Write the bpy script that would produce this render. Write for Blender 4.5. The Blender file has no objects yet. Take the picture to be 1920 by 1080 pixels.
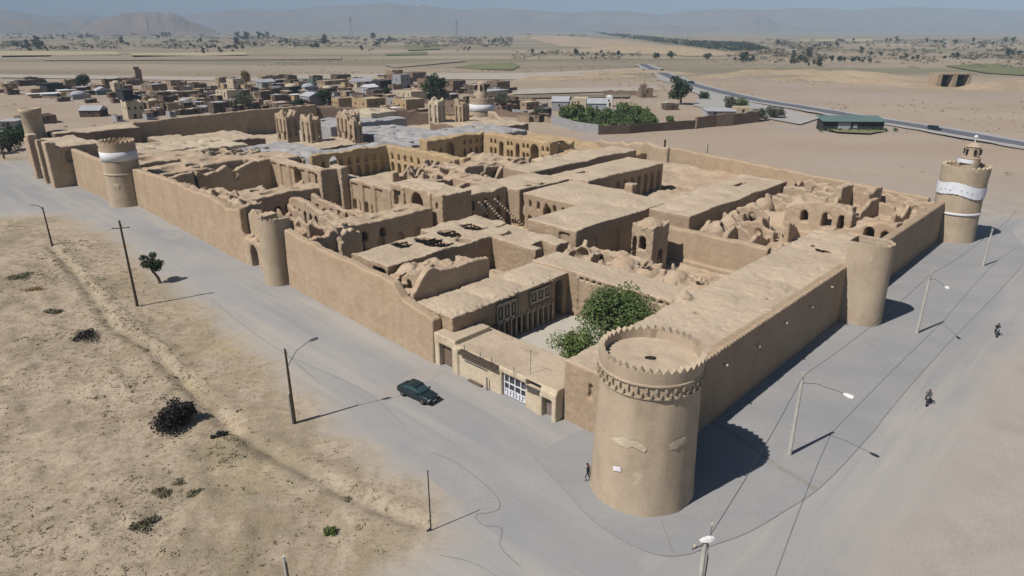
import bpy, bmesh, math, random
import numpy as np
from mathutils import Vector, Matrix
R = math.radians
random.seed(7)
SC = bpy.context.scene
COL = SC.collection

# ------------------------------------------------------------------ camera
CAM_H = 35.0
FPX = 1268.0                      # focal length in photo pixels (1920 wide)
PITCH = R(20.95)
cam = bpy.data.cameras.new('camera')
camo = bpy.data.objects.new('camera', cam)
COL.objects.link(camo)
camo.location = (0, 0, CAM_H)
camo.rotation_euler = (R(90) - PITCH, 0, 0)
cam.sensor_width = 36.0
cam.lens = FPX / 1920 * 36.0
cam.clip_start = 0.5
cam.clip_end = 60000
SC.camera = camo

# ------------------------------------------------------------------ light
SUN_EL = 51.5
SHADOW_DIR = 33.0                 # direction in which shadows fall (degrees from +X)
w = bpy.data.worlds.new('World')
SC.world = w
w.use_nodes = True
nt = w.node_tree
bg = nt.nodes['Background']
sky = nt.nodes.new('ShaderNodeTexSky')
sky.sky_type = 'NISHITA'
sky.sun_disc = False
sky.sun_elevation = R(SUN_EL)
sky.sun_rotation = R(90 - (SHADOW_DIR + 180))
sky.altitude = 1500
sky.air_density = 1.0
sky.dust_density = 1.0
nt.links.new(sky.outputs[0], bg.inputs[0])
bg.inputs[1].default_value = 0.05
sl = bpy.data.lights.new('sun', 'SUN')
sl.energy = 5.0
sl.angle = R(0.53)
sl.color = (1.0, 0.945, 0.87)
so = bpy.data.objects.new('sun', sl)
COL.objects.link(so)
so.rotation_euler = Vector((-math.cos(R(SHADOW_DIR)) * math.cos(R(SUN_EL)), -math.sin(R(SHADOW_DIR)) * math.cos(R(SUN_EL)), math.sin(R(SUN_EL)))).to_track_quat('Z', 'Y').to_euler()
SC.view_settings.view_transform = 'Standard'
SC.view_settings.look = 'None'
SC.view_settings.exposure = 0.19
SC.view_settings.gamma = 1.0
SC.render.engine = 'CYCLES'
SC.cycles.max_bounces = 5
SC.cycles.diffuse_bounces = 1
SC.cycles.volume_bounces = 0
SC.cycles.transparent_max_bounces = 8

# ------------------------------------------------------------------ places
TH = R(46.3)
OX, OY = 10.5, 44.5               # the near corner of the fortress
CT, ST = math.cos(TH), math.sin(TH)
def W(u, v, z=0.0):               # fortress axes (u along the right wall, v along the left wall) to world
    return Vector((OX + u*CT - v*ST, OY + u*ST + v*CT, z))
def G(x, y, z=0.0):               # a place on the level z under a point of the photograph
    a = (x-960)/FPX; b = (540-y)/FPX
    d = (a, math.cos(PITCH)+b*math.sin(PITCH), -math.sin(PITCH)+b*math.cos(PITCH))
    t = (z-CAM_H)/d[2]
    return Vector((d[0]*t, d[1]*t, z))
def depth(p):
    return p.y*math.cos(PITCH) + (CAM_H-p.z)*math.sin(PITCH)
def mpp(p):                       # metres per photo pixel at a place
    return depth(p)/FPX

# ------------------------------------------------------------------ materials
ALB = 0.85
def mat(name, c1, c2, scale=0.3, rough=0.95, bump=0.0, bscale=6.0, fine=0.12, c3=None, c3scale=0.05, c3lo=0.55, c3hi=0.7, streak=0.0, patch=None, coord='pos', metal=0.0, spec=0.2):
    m = bpy.data.materials.new(name); m.use_nodes = True
    n = m.node_tree.nodes; l = m.node_tree.links
    b = n['Principled BSDF']
    b.inputs['Roughness'].default_value = rough
    b.inputs['Metallic'].default_value = metal
    b.inputs['Specular IOR Level'].default_value = spec
    if coord == 'pos':
        g = n.new('ShaderNodeNewGeometry'); P = g.outputs['Position']
    else:
        g = n.new('ShaderNodeTexCoord'); P = g.outputs['Object']
    def noise(s, det=5, r=0.6, src=None):
        t = n.new('ShaderNodeTexNoise'); t.inputs['Scale'].default_value = s
        t.inputs['Detail'].default_value = det; t.inputs['Roughness'].default_value = r
        l.new(src or P, t.inputs['Vector']); return t.outputs['Fac']
    def ramp(f, lo, hi):
        r = n.new('ShaderNodeMapRange'); r.inputs[1].default_value = lo; r.inputs[2].default_value = hi
        l.new(f, r.inputs[0]); return r.outputs[0]
    def mix(f, a, bb, mode='MIX'):
        x = n.new('ShaderNodeMix'); x.data_type = 'RGBA'; x.blend_type = mode
        if isinstance(f, float): x.inputs[0].default_value = f
        else: l.new(f, x.inputs[0])
        for i, q in ((6, a), (7, bb)):
            if isinstance(q, tuple): x.inputs[i].default_value = (q[0]*ALB, q[1]*ALB, q[2]*ALB, 1)
            else: l.new(q, x.inputs[i])
        return x.outputs[2]
    c = mix(ramp(noise(scale), 0.35, 0.65), c1, c2)
    if c3: c = mix(ramp(noise(c3scale, 3), c3lo, c3hi), c, c3)
    if fine:
        f = ramp(noise(bscale*0.7, 4, 0.7), 0.3, 0.7)
        x = n.new('ShaderNodeMapRange'); x.inputs[3].default_value = 1-fine; x.inputs[4].default_value = 1+fine
        l.new(f, x.inputs[0])
        cc = n.new('ShaderNodeCombineColor'); [l.new(x.outputs[0], cc.inputs[i]) for i in range(3)]
        c = mix(1.0, c, cc.outputs[0], 'MULTIPLY')
    if patch:
        c = mix(ramp(noise(patch[0], 6, .62), patch[1], patch[1]+.02), c, patch[2])
    if streak:
        mp = n.new('ShaderNodeMapping'); mp.inputs['Scale'].default_value = (.7, .7, 0.09); l.new(P, mp.inputs[0])
        f = ramp(noise(1.0, 4, 0.65, mp.outputs[0]), 0.35, 0.68)
        x = n.new('ShaderNodeMapRange'); x.inputs[3].default_value = 1+streak*0.5; x.inputs[4].default_value = 1-streak
        l.new(f, x.inputs[0])
        cc = n.new('ShaderNodeCombineColor'); [l.new(x.outputs[0], cc.inputs[i]) for i in range(3)]
        c = mix(1.0, c, cc.outputs[0], 'MULTIPLY')
    l.new(c, b.inputs['Base Color'])
    if bump:
        bp = n.new('ShaderNodeBump'); bp.inputs['Strength'].default_value = 0.6; bp.inputs['Distance'].default_value = bump
        l.new(noise(bscale, 6, 0.65), bp.inputs['Height']); l.new(bp.outputs[0], b.inputs['Normal'])
    m['_c'] = 1
    return m
M = {}
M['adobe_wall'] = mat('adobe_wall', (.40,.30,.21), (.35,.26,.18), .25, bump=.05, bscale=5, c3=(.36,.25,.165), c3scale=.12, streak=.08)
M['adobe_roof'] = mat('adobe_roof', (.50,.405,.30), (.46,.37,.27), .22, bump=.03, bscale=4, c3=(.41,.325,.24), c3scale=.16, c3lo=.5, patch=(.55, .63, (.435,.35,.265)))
M['adobe_ruin'] = mat('adobe_ruin', (.48,.375,.27), (.41,.31,.22), .5, bump=.06, bscale=5, c3=(.42,.30,.21), c3scale=.1, c3lo=.5, streak=.06, fine=.12)
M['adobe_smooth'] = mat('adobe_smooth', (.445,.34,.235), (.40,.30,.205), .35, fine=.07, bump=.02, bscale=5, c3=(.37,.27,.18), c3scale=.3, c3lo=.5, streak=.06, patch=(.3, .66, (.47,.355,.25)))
M['adobe_tower'] = mat('adobe_tower', (.475,.385,.285), (.415,.33,.24), .35, fine=.06, bump=.04, bscale=5, c3=(.38,.30,.22), c3scale=.35, c3lo=.52, streak=.07, patch=(.45, .66, (.50,.41,.31)))
M['adobe_far'] = mat('adobe_far', (.38,.29,.20), (.30,.22,.155), .3, bump=.05, bscale=3)
M['adobe_yellow'] = mat('adobe_yellow', (.46,.34,.20), (.40,.29,.17), .3, bump=.04, bscale=3)
M['adobe_brown'] = mat('adobe_brown', (.26,.19,.14), (.20,.145,.11), .3, bump=.05, bscale=3)
M['plaster_pale'] = mat('plaster_pale', (.56,.48,.36), (.47,.39,.28), .8, bump=.02)
M['plaster_cream'] = mat('plaster_cream', (.60,.51,.38), (.54,.45,.33), .5, bump=.03, c3=(.44,.34,.235), c3scale=.5, c3lo=.58)
M['gatch_grey'] = mat('gatch_grey', (.40,.385,.38), (.33,.32,.32), .15, bump=.05, bscale=3, c3=(.27,.26,.26), c3scale=.3, c3lo=.5, patch=(.5, .62, (.46,.45,.45)))
M['white'] = mat('white', (.75,.75,.77), (.66,.66,.69), .5, bump=.02, fine=.05)
M['white_cloth'] = mat('white_cloth', (.78,.79,.83), (.68,.70,.76), 1.2, bump=.03, fine=.05)
M['grey_block'] = mat('grey_block', (.36,.36,.37), (.30,.30,.31), .5)
M['dark'] = mat('dark', (.03,.025,.02), (.02,.018,.016), 1)
M['dark_shed'] = mat('dark_shed', (.05,.05,.055), (.035,.035,.04), 1)
M['mud_dark'] = mat('mud_dark', (.15,.11,.085), (.11,.08,.065), .5)
M['roof_green'] = mat('roof_green', (.13,.20,.19), (.10,.16,.15), .5)
M['roof_blue'] = mat('roof_blue', (.30,.50,.66), (.24,.42,.58), .5)
M['roof_palegrey'] = mat('roof_palegrey', (.44,.45,.48), (.37,.38,.41), .4)
M['paving'] = mat('paving', (.50,.46,.40), (.45,.42,.37), .4, bump=.01)
M['metal_brown'] = mat('metal_brown', (.22,.16,.12), (.18,.13,.10), 2, rough=.5)
M['metal_mauve'] = mat('metal_mauve', (.24,.19,.18), (.20,.155,.15), 2, rough=.6)
M['metal_blue'] = mat('metal_blue', (.34,.40,.58), (.28,.34,.52), 2, rough=.4)
M['glass_dark'] = mat('glass_dark', (.035,.045,.06), (.05,.06,.08), 1, rough=.1, spec=.6)
M['wood_dark'] = mat('wood_dark', (.075,.055,.04), (.05,.038,.03), 3)
M['wood_pole'] = mat('wood_pole', (.10,.075,.055), (.07,.055,.042), 2)
M['concrete'] = mat('concrete', (.52,.50,.46), (.43,.41,.38), 1, bump=.02, bscale=8)
M['steel'] = mat('steel', (.22,.22,.23), (.17,.17,.18), 1, rough=.4, metal=.6)
M['lamp_white'] = mat('lamp_white', (.8,.8,.78), (.75,.75,.73), 1, rough=.4, fine=.02)
M['wire'] = mat('wire', (.05,.05,.05), (.04,.04,.04), 1)
M['bark'] = mat('bark', (.12,.085,.06), (.08,.06,.045), 3, bump=.03)
def leafmat(name, a, b):
    m = mat(name, a, b, 1.5, rough=.7, fine=.3, bscale=4)
    return m
M['leaf'] = leafmat('leaf', (.08,.13,.04), (.135,.175,.065))
M['leaf_dark'] = leafmat('leaf_dark', (.025,.05,.022), (.045,.07,.03))
M['leaf_grey'] = leafmat('leaf_grey', (.075,.085,.06), (.11,.11,.075))
M['leaf_gold'] = leafmat('leaf_gold', (.30,.21,.06), (.24,.17,.06))
M['leaf_bright'] = leafmat('leaf_bright', (.10,.155,.04), (.15,.195,.06))
M['leaf_olive'] = leafmat('leaf_olive', (.155,.15,.09), (.20,.18,.115))
M['twig_black'] = leafmat('twig_black', (.018,.017,.018), (.03,.027,.025))
M['scrub'] = leafmat('scrub', (.33,.27,.175), (.25,.20,.13))
M['dry_grass'] = leafmat('dry_grass', (.31,.265,.165), (.23,.205,.13))
M['grass'] = leafmat('grass', (.07,.13,.03), (.11,.16,.045))

# ------------------------------------------------------------------ object helpers
def link(name, me, m=None, parent=None, loc=None, rz=0.0):
    o = bpy.data.objects.new(name, me); COL.objects.link(o)
    if m is not None:
        for mm in (m if isinstance(m, (list, tuple)) else [m]): me.materials.append(mm)
    if parent is not None: o.parent = parent
    if loc is not None: o.location = loc
    if rz: o.rotation_euler[2] = rz
    return o
def tag(o, label=None, cat=None, group=None, kind=None):
    if label: o['label'] = label
    if cat: o['category'] = cat
    if group: o['group'] = group
    if kind: o['kind'] = kind
    return o
def empty(name, label, cat, loc, rz=0.0, group=None):
    o = bpy.data.objects.new(name, None); COL.objects.link(o)
    o.empty_display_size = .5
    o.location = loc; o.rotation_euler[2] = rz
    return tag(o, label, cat, group)
def copy_tree(o, loc=None, rz=None, label=None, scale=None):
    c = o.copy(); COL.objects.link(c)
    for ch in o.children:
        d = ch.copy(); COL.objects.link(d); d.parent = c
        for g in ch.children:
            e = g.copy(); COL.objects.link(e); e.parent = d
    if loc is not None: c.location = loc
    if rz is not None: c.rotation_euler[2] = rz
    if label: c['label'] = label
    if scale is not None: c.scale = (scale, scale, scale) if not isinstance(scale, tuple) else scale
    return c
class MB:
    def __init__(s): s.v = []; s.f = []; s.mi = []; s.cur = 0
    def add(s, vs, fs):
        b = len(s.v); s.v += [tuple(x) for x in vs]
        s.f += [tuple(b+i for i in f) for f in fs]; s.mi += [s.cur]*len(fs)
        return s
    def box(s, x0, x1, y0, y1, z0, z1, rz=0, c=None):
        p = [(x, y, z) for z in (z0, z1) for y in (y0, y1) for x in (x0, x1)]
        if rz:
            c = c or ((x0+x1)/2, (y0+y1)/2); co, si = math.cos(rz), math.sin(rz)
            p = [(c[0]+(x-c[0])*co-(y-c[1])*si, c[1]+(x-c[0])*si+(y-c[1])*co, z) for x, y, z in p]
        return s.add(p, [(0,2,3,1),(4,5,7,6),(0,1,5,4),(2,6,7,3),(0,4,6,2),(1,3,7,5)])
    def tube(s, pts, rad, n=8, cap=True):
        pts = [Vector(p) for p in pts]
        if not isinstance(rad, (list, tuple)): rad = [rad]*len(pts)
        b = len(s.v); vs = []
        for i, p in enumerate(pts):
            t = (pts[min(i+1, len(pts)-1)] - pts[max(i-1, 0)]).normalized()
            a = t.cross(Vector((0, 0, 1)))
            if a.length < .05: a = t.cross(Vector((0, 1, 0)))
            a.normalize(); c = t.cross(a)
            for k in range(n):
                an = 2*math.pi*k/n
                vs.append(p + (a*math.cos(an) + c*math.sin(an))*rad[i])
        fs = []
        for i in range(len(pts)-1):
            for k in range(n):
                fs.append((i*n+k, (i+1)*n+k, (i+1)*n+(k+1) % n, i*n+(k+1) % n))
        if cap:
            fs.append(tuple(range(n))); fs.append(tuple(reversed([(len(pts)-1)*n+k for k in range(n)])))
        return s.add(vs, fs)
    def lathe(s, prof, c=(0, 0), n=48, a0=0, a1=2*math.pi, closed=True):
        vs = []; fs = []
        m = n if closed else n+1
        for r, z in prof:
            for k in range(m):
                a = a0 + (a1-a0)*k/n
                vs.append((c[0]+r*math.cos(a), c[1]+r*math.sin(a), z))
        for i in range(len(prof)-1):
            for k in range(n):
                k2 = (k+1) % m
                fs.append((i*m+k, i*m+k2, (i+1)*m+k2, (i+1)*m+k))
        return s.add(vs, fs)
    def ball(s, c, r, n=8, rz=1.0, seed=None, j=0):
        rn = random.Random(seed)
        prof = []; vs = []; fs = []
        k = n//2
        for i in range(k+1):
            ph = math.pi*i/k
            for q in range(n):
                th = 2*math.pi*q/n; rr = r*(1+j*(rn.random()-.5))
                vs.append((c[0]+rr*math.sin(ph)*math.cos(th), c[1]+rr*math.sin(ph)*math.sin(th), c[2]+rr*rz*math.cos(ph)))
        for i in range(k):
            for q in range(n):
                fs.append((i*n+q, (i+1)*n+q, (i+1)*n+(q+1) % n, i*n+(q+1) % n))
        return s.add(vs, fs)
    def mesh(s, name='m', smooth=False):
        me = bpy.data.meshes.new(name); me.from_pydata(s.v, [], s.f)
        me.polygons.foreach_set('material_index', s.mi)
        if smooth: me.polygons.foreach_set('use_smooth', [True]*len(s.f))
        me.update(); return me
    def build(s, name, m, parent=None, loc=None, rz=0.0, smooth=False):
        return link(name, s.mesh(name, smooth), m, parent, loc, rz)

# ------------------------------------------------------------------ value noise
_rg = np.random.RandomState(11)
_L = _rg.rand(32, 32, 32).astype(np.float32)*2-1
def vn3(x, y, z):
    xi = np.floor(x); yi = np.floor(y); zi = np.floor(z)
    fx = x-xi; fy = y-yi; fz = z-zi
    fx = fx*fx*(3-2*fx); fy = fy*fy*(3-2*fy); fz = fz*fz*(3-2*fz)
    a = xi.astype(np.int32) & 31; b = yi.astype(np.int32) & 31; c = zi.astype(np.int32) & 31
    a1 = (a+1) & 31; b1 = (b+1) & 31; c1 = (c+1) & 31
    def lp(p, q, t): return p+(q-p)*t
    return lp(lp(lp(_L[a, b, c], _L[a1, b, c], fx), lp(_L[a, b1, c], _L[a1, b1, c], fx), fy),
              lp(lp(_L[a, b, c1], _L[a1, b, c1], fx), lp(_L[a, b1, c1], _L[a1, b1, c1], fx), fy), fz)
def vn2(x, y, s=0.0):
    return vn3(x, y, np.zeros_like(x)+s)
def fbm2(x, y, o=4, s=0.0):
    t = 0; a = 1.0
    for i in range(o):
        t = t + a*vn2(x*2**i+17*i, y*2**i+5*i, s+i*3.3); a *= .5
    return t

# ------------------------------------------------------------------ solid mud masses: boxes, arches and domes carved in a density grid, then skinned
class Mass:
    def __init__(s, u0, u1, v0, v1, zt, h, shear=0.0, zb=-.6):
        h = h*.62; s.h = h; s.o = (u0-3*h, v0-3*h, zb-2*h)
        nu = int((u1-u0)/h)+7; nv = int((v1-v0)/h)+7; nz = int((zt-zb)/h)+6
        s.s = (nu, nv, nz)
        s.ua = (s.o[0]+np.arange(nu)*h).astype(np.float32)
        s.va = (s.o[1]+np.arange(nv)*h).astype(np.float32)
        s.za = (s.o[2]+np.arange(nz)*h).astype(np.float32)
        s.F = np.full(s.s, 9.0, np.float32)
        s.shear = shear; s.c = ((u0+u1)/2, (v0+v1)/2)
        s.U = s.ua[:, None, None]; s.V = s.va[None, :, None]; s.Z = s.za[None, None, :]
    def sl(s, u0, u1, v0, v1, z0, z1, pad=3):
        h = s.h; r = []
        for lo, hi, ax, n in ((u0, u1, s.ua, s.s[0]), (v0, v1, s.va, s.s[1]), (z0, z1, s.za, s.s[2])):
            a = max(0, int((lo-ax[0])/h)-pad); b = min(n, int((hi-ax[0])/h)+pad+2)
            r.append(slice(a, max(a, b)))
        return tuple(r)
    def _put(s, S, D, sub):
        if sub: s.F[S] = np.maximum(s.F[S], -D)
        else: s.F[S] = np.minimum(s.F[S], D)
        return s
    def box(s, u0, u1, v0, v1, z1, z0=-2.0, amp=0.0, sc=.3, sub=False, saw=None):
        S = s.sl(u0, u1, v0, v1, z0, z1+abs(amp)+(saw[1] if saw else 0))
        U = s.ua[S[0]][:, None, None]; V = s.va[S[1]][None, :, None]; Z = s.za[S[2]][None, None, :]
        if U.size*V.size*Z.size == 0: return s
        top = z1
        if amp or saw:
            UU, VV = np.meshgrid(s.ua[S[0]], s.va[S[1]], indexing='ij')
            t = z1 + amp*(vn2(UU*sc+3.1, VV*sc+7.7)+.5*vn2(UU*sc*2.7, VV*sc*2.7, 4.0))
            if saw:
                ax = UU if saw[2] == 'u' else VV
                t = t + saw[1]*(1-np.abs(((ax/saw[0]) % 1.0)*2-1))
            top = t[:, :, None].astype(np.float32)
        D = np.maximum(np.maximum(np.abs(U-(u0+u1)/2)-(u1-u0)/2, np.abs(V-(v0+v1)/2)-(v1-v0)/2), np.maximum(Z-top, z0-Z))
        return s._put(S, D.astype(np.float32), sub)
    def cut(s, *a, **k): return s.box(*a, sub=True, **k)
    def wall(s, u0, v0, u1, v1, t, prof, z0=-2.0, amp=.3, sc=.5):   # a free wall between two points with a height profile
        L = math.hypot(u1-u0, v1-v0); du, dv = (u1-u0)/L, (v1-v0)/L
        if not isinstance(prof, (list, tuple)): prof = [(0, prof), (1, prof)]
        zm = max(p[1] for p in prof)+amp*1.5
        S = s.sl(min(u0, u1)-t, max(u0, u1)+t, min(v0, v1)-t, max(v0, v1)+t, z0, zm)
        U = s.ua[S[0]][:, None, None]; V = s.va[S[1]][None, :, None]; Z = s.za[S[2]][None, None, :]
        if U.size*V.size*Z.size == 0: return s
        a = (U-u0)*du+(V-v0)*dv; b = -(U-u0)*dv+(V-v0)*du
        top = np.interp(a/L, [p[0] for p in prof], [p[1] for p in prof])
        top = top + amp*(vn2(a*sc+9.1+u0, b*0+v0)+.5*vn2(a*sc*2.6, b*0+v0*3.3, 2.0)+.35*vn2(a*3.1, b*0+u0, 5.0))
        D = np.maximum(np.maximum(np.abs(a-L/2)-L/2-t/2, np.abs(b)-t/2), np.maximum(Z-top, z0-Z))
        return s._put(S, D.astype(np.float32), False)
    def arch(s, axis, c, d0, d1, w_, z0, zs, sub=True, point=1.15):   # passage along axis between d0..d1, centre c, width w_, springing at zs
        r = w_/2
        if axis == 'v': S = s.sl(c-r, c+r, d0, d1, z0, zs+r*1.4)
        else: S = s.sl(d0, d1, c-r, c+r, z0, zs+r*1.4)
        U = s.ua[S[0]][:, None, None]; V = s.va[S[1]][None, :, None]; Z = s.za[S[2]][None, None, :]
        if U.size*V.size*Z.size == 0: return s
        A, B = (U, V) if axis == 'v' else (V, U)
        lo = np.maximum(np.abs(A-c)-r, Z-zs)
        hi = np.sqrt((A-c)**2+(np.maximum(Z-zs, 0)/point)**2)-r
        D = np.minimum(lo, np.where(Z > zs, hi, 9.0))
        D = np.maximum(np.maximum(D, z0-Z), np.abs(B-(d0+d1)/2)-abs(d1-d0)/2)
        return s._put(S, D.astype(np.float32), sub)
    def dome(s, u, v, z, r, hz=None, sub=False, ru=None, hollow=0):
        hz = hz or r; ru = ru or r
        if not sub and hz < 1 and z > 4.5: hz *= .6
        S = s.sl(u-ru, u+ru, v-r, v+r, z-hz, z+hz)
        U = s.ua[S[0]][:, None, None]; V = s.va[S[1]][None, :, None]; Z = s.za[S[2]][None, None, :]
        if U.size*V.size*Z.size == 0: return s
        q = np.sqrt(((U-u)/ru)**2+((V-v)/r)**2+((Z-z)/hz)**2)
        D = (q-1)*min(r, hz, ru)
        if hollow: D = np.maximum(D, -(D+hollow))
        return s._put(S, D.astype(np.float32), sub)
    def rooms(s, u0, u1, v0, v1, nu, nv, z, t=.6, seed=1, roof=.3, amp=.3, holes=.5):   # a warren of small roofless rooms
        q = random.Random(seed); du, dv = (u1-u0)/nu, (v1-v0)/nv
        cut = []
        for i in range(nu+1):
            for j in range(nv):
                if q.random() < .12: continue
                za = z*q.uniform(.62, 1.04); u = u0+i*du+q.uniform(-.4, .4)
                s.wall(u, v0+j*dv, u+q.uniform(-.3, .3), v0+(j+1)*dv, t*q.uniform(.8, 1.3), [(0, za), (.3, za*q.uniform(.88, 1.05)), (.36, za*q.uniform(.6, 1.05)), (.66, za*q.uniform(.7, 1.05)), (1, z*q.uniform(.8, 1.0))], amp=amp)
                if q.random() < holes: cut.append(('u', v0+(j+.5)*dv+q.uniform(-.6, .6), u-1, u+1))
        for j in range(nv+1):
            for i in range(nu):
                if q.random() < .12: continue
                za = z*q.uniform(.62, 1.04); v = v0+j*dv+q.uniform(-.4, .4)
                s.wall(u0+i*du, v, u0+(i+1)*du, v+q.uniform(-.3, .3), t*q.uniform(.8, 1.3), [(0, za), (.3, za*q.uniform(.88, 1.05)), (.36, za*q.uniform(.6, 1.05)), (.66, za*q.uniform(.7, 1.05)), (1, z*q.uniform(.8, 1.0))], amp=amp)
                if q.random() < holes: cut.append(('v', u0+(i+.5)*du+q.uniform(-.6, .6), v-1, v+1))
        for i in range(nu):
            for j in range(nv):
                if q.random() < roof:
                    s.box(u0+i*du, u0+(i+1)*du, v0+j*dv, v0+(j+1)*dv, z*q.uniform(.86, .98), z0=z*.8, amp=.3, sc=.5)
                    if q.random() < .75: s.dome(u0+(i+.5)*du, v0+(j+.5)*dv, z, min(du, dv)*q.uniform(.25, .4), z*.4, sub=True)
        for ax, c, a, b in cut:
            w_ = q.uniform(.8, 1.3); z0 = q.choice([-.2, -.2, z*.5]); s.arch(ax, c, a, b, w_, z0, z0+q.uniform(1.0, 1.9))
        return s
    def debris(s, u0, u1, v0, v1, n, z, seed=1, big=1.0, hi=1.0):   # fallen lumps and stubs of wall
        q = random.Random(seed)
        for i in range(n):
            u = q.uniform(u0, u1); v = q.uniform(v0, v1); L = q.uniform(.5, 2.4)*big; a = q.choice([0, 0, 1.57, .5, 2.2]); t = q.uniform(.3, .6)
            h = q.uniform(.15, 1.1)*hi
            s.wall(u, v, u+L*math.cos(a), v+L*math.sin(a), t, [(0, z+h), (.5, z+h*q.uniform(.5, 1.1)), (1, z+h*q.uniform(.1, .8))], amp=.25)
        return s
    def cyl(s, u, v, r, z0, z1, sub=False):
        S = s.sl(u-r, u+r, v-r, v+r, z0, z1)
        U = s.ua[S[0]][:, None, None]; V = s.va[S[1]][None, :, None]; Z = s.za[S[2]][None, None, :]
        if U.size*V.size*Z.size == 0: return s
        D = np.maximum(np.sqrt((U-u)**2+(V-v)**2)-r, np.maximum(Z-z1, z0-Z))
        return s._put(S, D.astype(np.float32), sub)
    def row(s, axis, d0, d1, c0, c1, n, w_, z0, zs, arch=True):   # a row of openings in a facade
        for i in range(n):
            c = c0+(c1-c0)*(i+.5)/n
            if arch: s.arch(axis, c, d0, d1, w_, z0, zs)
            elif axis == 'v': s.cut(c-w_/2, c+w_/2, d0, d1, zs, z0)
            else: s.cut(d0, d1, c-w_/2, c+w_/2, zs, z0)
        return s
    def skin(s, amp=.08, sc=1.2, big=0.0):
        amp = min(amp, .085); big = min(big, .06)
        F = np.clip(s.F, -1.5, 1.5)
        for ax in range(3):                                       # soften the corners
            G_ = np.copy(F); sl1 = [slice(None)]*3; sl2 = [slice(None)]*3; sl0 = [slice(None)]*3
            sl0[ax] = slice(1, -1); sl1[ax] = slice(0, -2); sl2[ax] = slice(2, None)
            G_[tuple(sl0)] = .66*F[tuple(sl0)]+.17*F[tuple(sl1)]+.17*F[tuple(sl2)]; F = G_
        act = np.abs(F) < 1.0
        i, j, k = np.nonzero(act)
        x = s.ua[i]; y = s.va[j]; z = s.za[k]
        nz = .55*amp*vn3(x*sc*1.5+31, y*sc*1.5+5, z*sc*1.5+2)+amp*.5*vn3(x*sc*3.1, y*sc*3.1, z*sc*3.1)+amp*.35*vn3(x*sc*6.1, y*sc*6.1, z*sc*6.1)
        if big: nz = nz+big*vn3(x*.35+8, y*.35, z*.35)
        F[i, j, k] += nz.astype(np.float32)
        o = s.o; h = s.h
        I = F < 0
        c = [slice(0, -1), slice(1, None)]
        cnt = np.zeros(tuple(n-1 for n in s.s), np.int8)
        for a in (0, 1):
            for b in (0, 1):
                for d in (0, 1):
                    cnt += I[c[a], c[b], c[d]]
        A = (cnt > 0) & (cnt < 8)
        ci, cj, ck = np.nonzero(A)
        idx = np.full(A.shape, -1, np.int32); idx[ci, cj, ck] = np.arange(len(ci))
        P_ = np.zeros((len(ci), 3), np.float64); N_ = np.zeros(len(ci))
        cr = [(a, b, d) for a in (0, 1) for b in (0, 1) for d in (0, 1)]
        for p in cr:
            for ax in range(3):
                if p[ax]: continue
                q = list(p); q[ax] = 1
                f0 = F[ci+p[0], cj+p[1], ck+p[2]]; f1 = F[ci+q[0], cj+q[1], ck+q[2]]
                m = (f0 < 0) != (f1 < 0)
                t = np.where(m, f0/np.where(f0 == f1, 1, f0-f1), 0)
                for e in range(3):
                    P_[:, e] += np.where(m, p[e]+(t if e == ax else 0), 0)
                N_ += m
        P_ = P_/N_[:, None]
        P_[:, 0] = o[0]+(P_[:, 0]+ci)*h; P_[:, 1] = o[1]+(P_[:, 1]+cj)*h; P_[:, 2] = o[2]+(P_[:, 2]+ck)*h
        Q = []
        for ax in range(3):
            b, d = [(1, 2), (2, 0), (0, 1)][ax]
            s0 = [slice(1, -1)]*3; s1 = [slice(1, -1)]*3
            s0[ax] = slice(0, -1); s1[ax] = slice(1, None)
            X = I[tuple(s0)] != I[tuple(s1)]
            e = np.array(np.nonzero(X))
            off = np.ones(3, int); off[ax] = 0
            e = e+off[:, None]
            ins = I[tuple(e)]
            def cell(db, dd):
                f = e.copy(); f[b] -= db; f[d] -= dd
                return idx[f[0], f[1], f[2]]
            q = np.stack([cell(1, 1), cell(0, 1), cell(0, 0), cell(1, 0)], 1)
            q = np.where(ins[:, None], q, q[:, ::-1])
            Q.append(q)
        Q = np.concatenate(Q)
        if s.shear:
            P_[:, 0] += s.shear*(P_[:, 1]-s.o[1])
        P_[:, 0] -= s.c[0]; P_[:, 1] -= s.c[1]
        s.P, s.Q = P_, Q
        return s
    def parts(s, root, names, mats, zroof=None, low=None):
        # names (wall, roof): roof = the upward faces near the top
        P_, Q = s.P, s.Q
        keep = P_[Q[:, 0], 2] > -.45
        Q = Q[keep]
        if len(names) == 1:
            groups = [(names[0], mats[0], Q)]
        else:
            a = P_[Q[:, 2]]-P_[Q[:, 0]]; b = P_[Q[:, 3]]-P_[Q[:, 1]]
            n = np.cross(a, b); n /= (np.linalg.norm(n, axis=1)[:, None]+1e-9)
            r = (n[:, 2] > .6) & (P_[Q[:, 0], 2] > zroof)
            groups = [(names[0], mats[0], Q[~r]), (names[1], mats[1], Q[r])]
        out = []
        for nm, m, q in groups:
            if not len(q): continue
            used, inv = np.unique(q, return_inverse=True)
            me = bpy.data.meshes.new(nm)
            me.vertices.add(len(used)); me.vertices.foreach_set('co', P_[used].astype(np.float32).ravel())
            me.loops.add(len(q)*4); me.loops.foreach_set('vertex_index', inv.astype(np.int32).ravel())
            me.polygons.add(len(q)); me.polygons.foreach_set('loop_start', np.arange(len(q), dtype=np.int32)*4)
            me.polygons.foreach_set('loop_total', np.full(len(q), 4, np.int32))
            me.polygons.foreach_set('use_smooth', np.ones(len(q), bool))
            me.update(calc_edges=True)
            out.append(link(nm, me, m, root))
        return out
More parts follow.
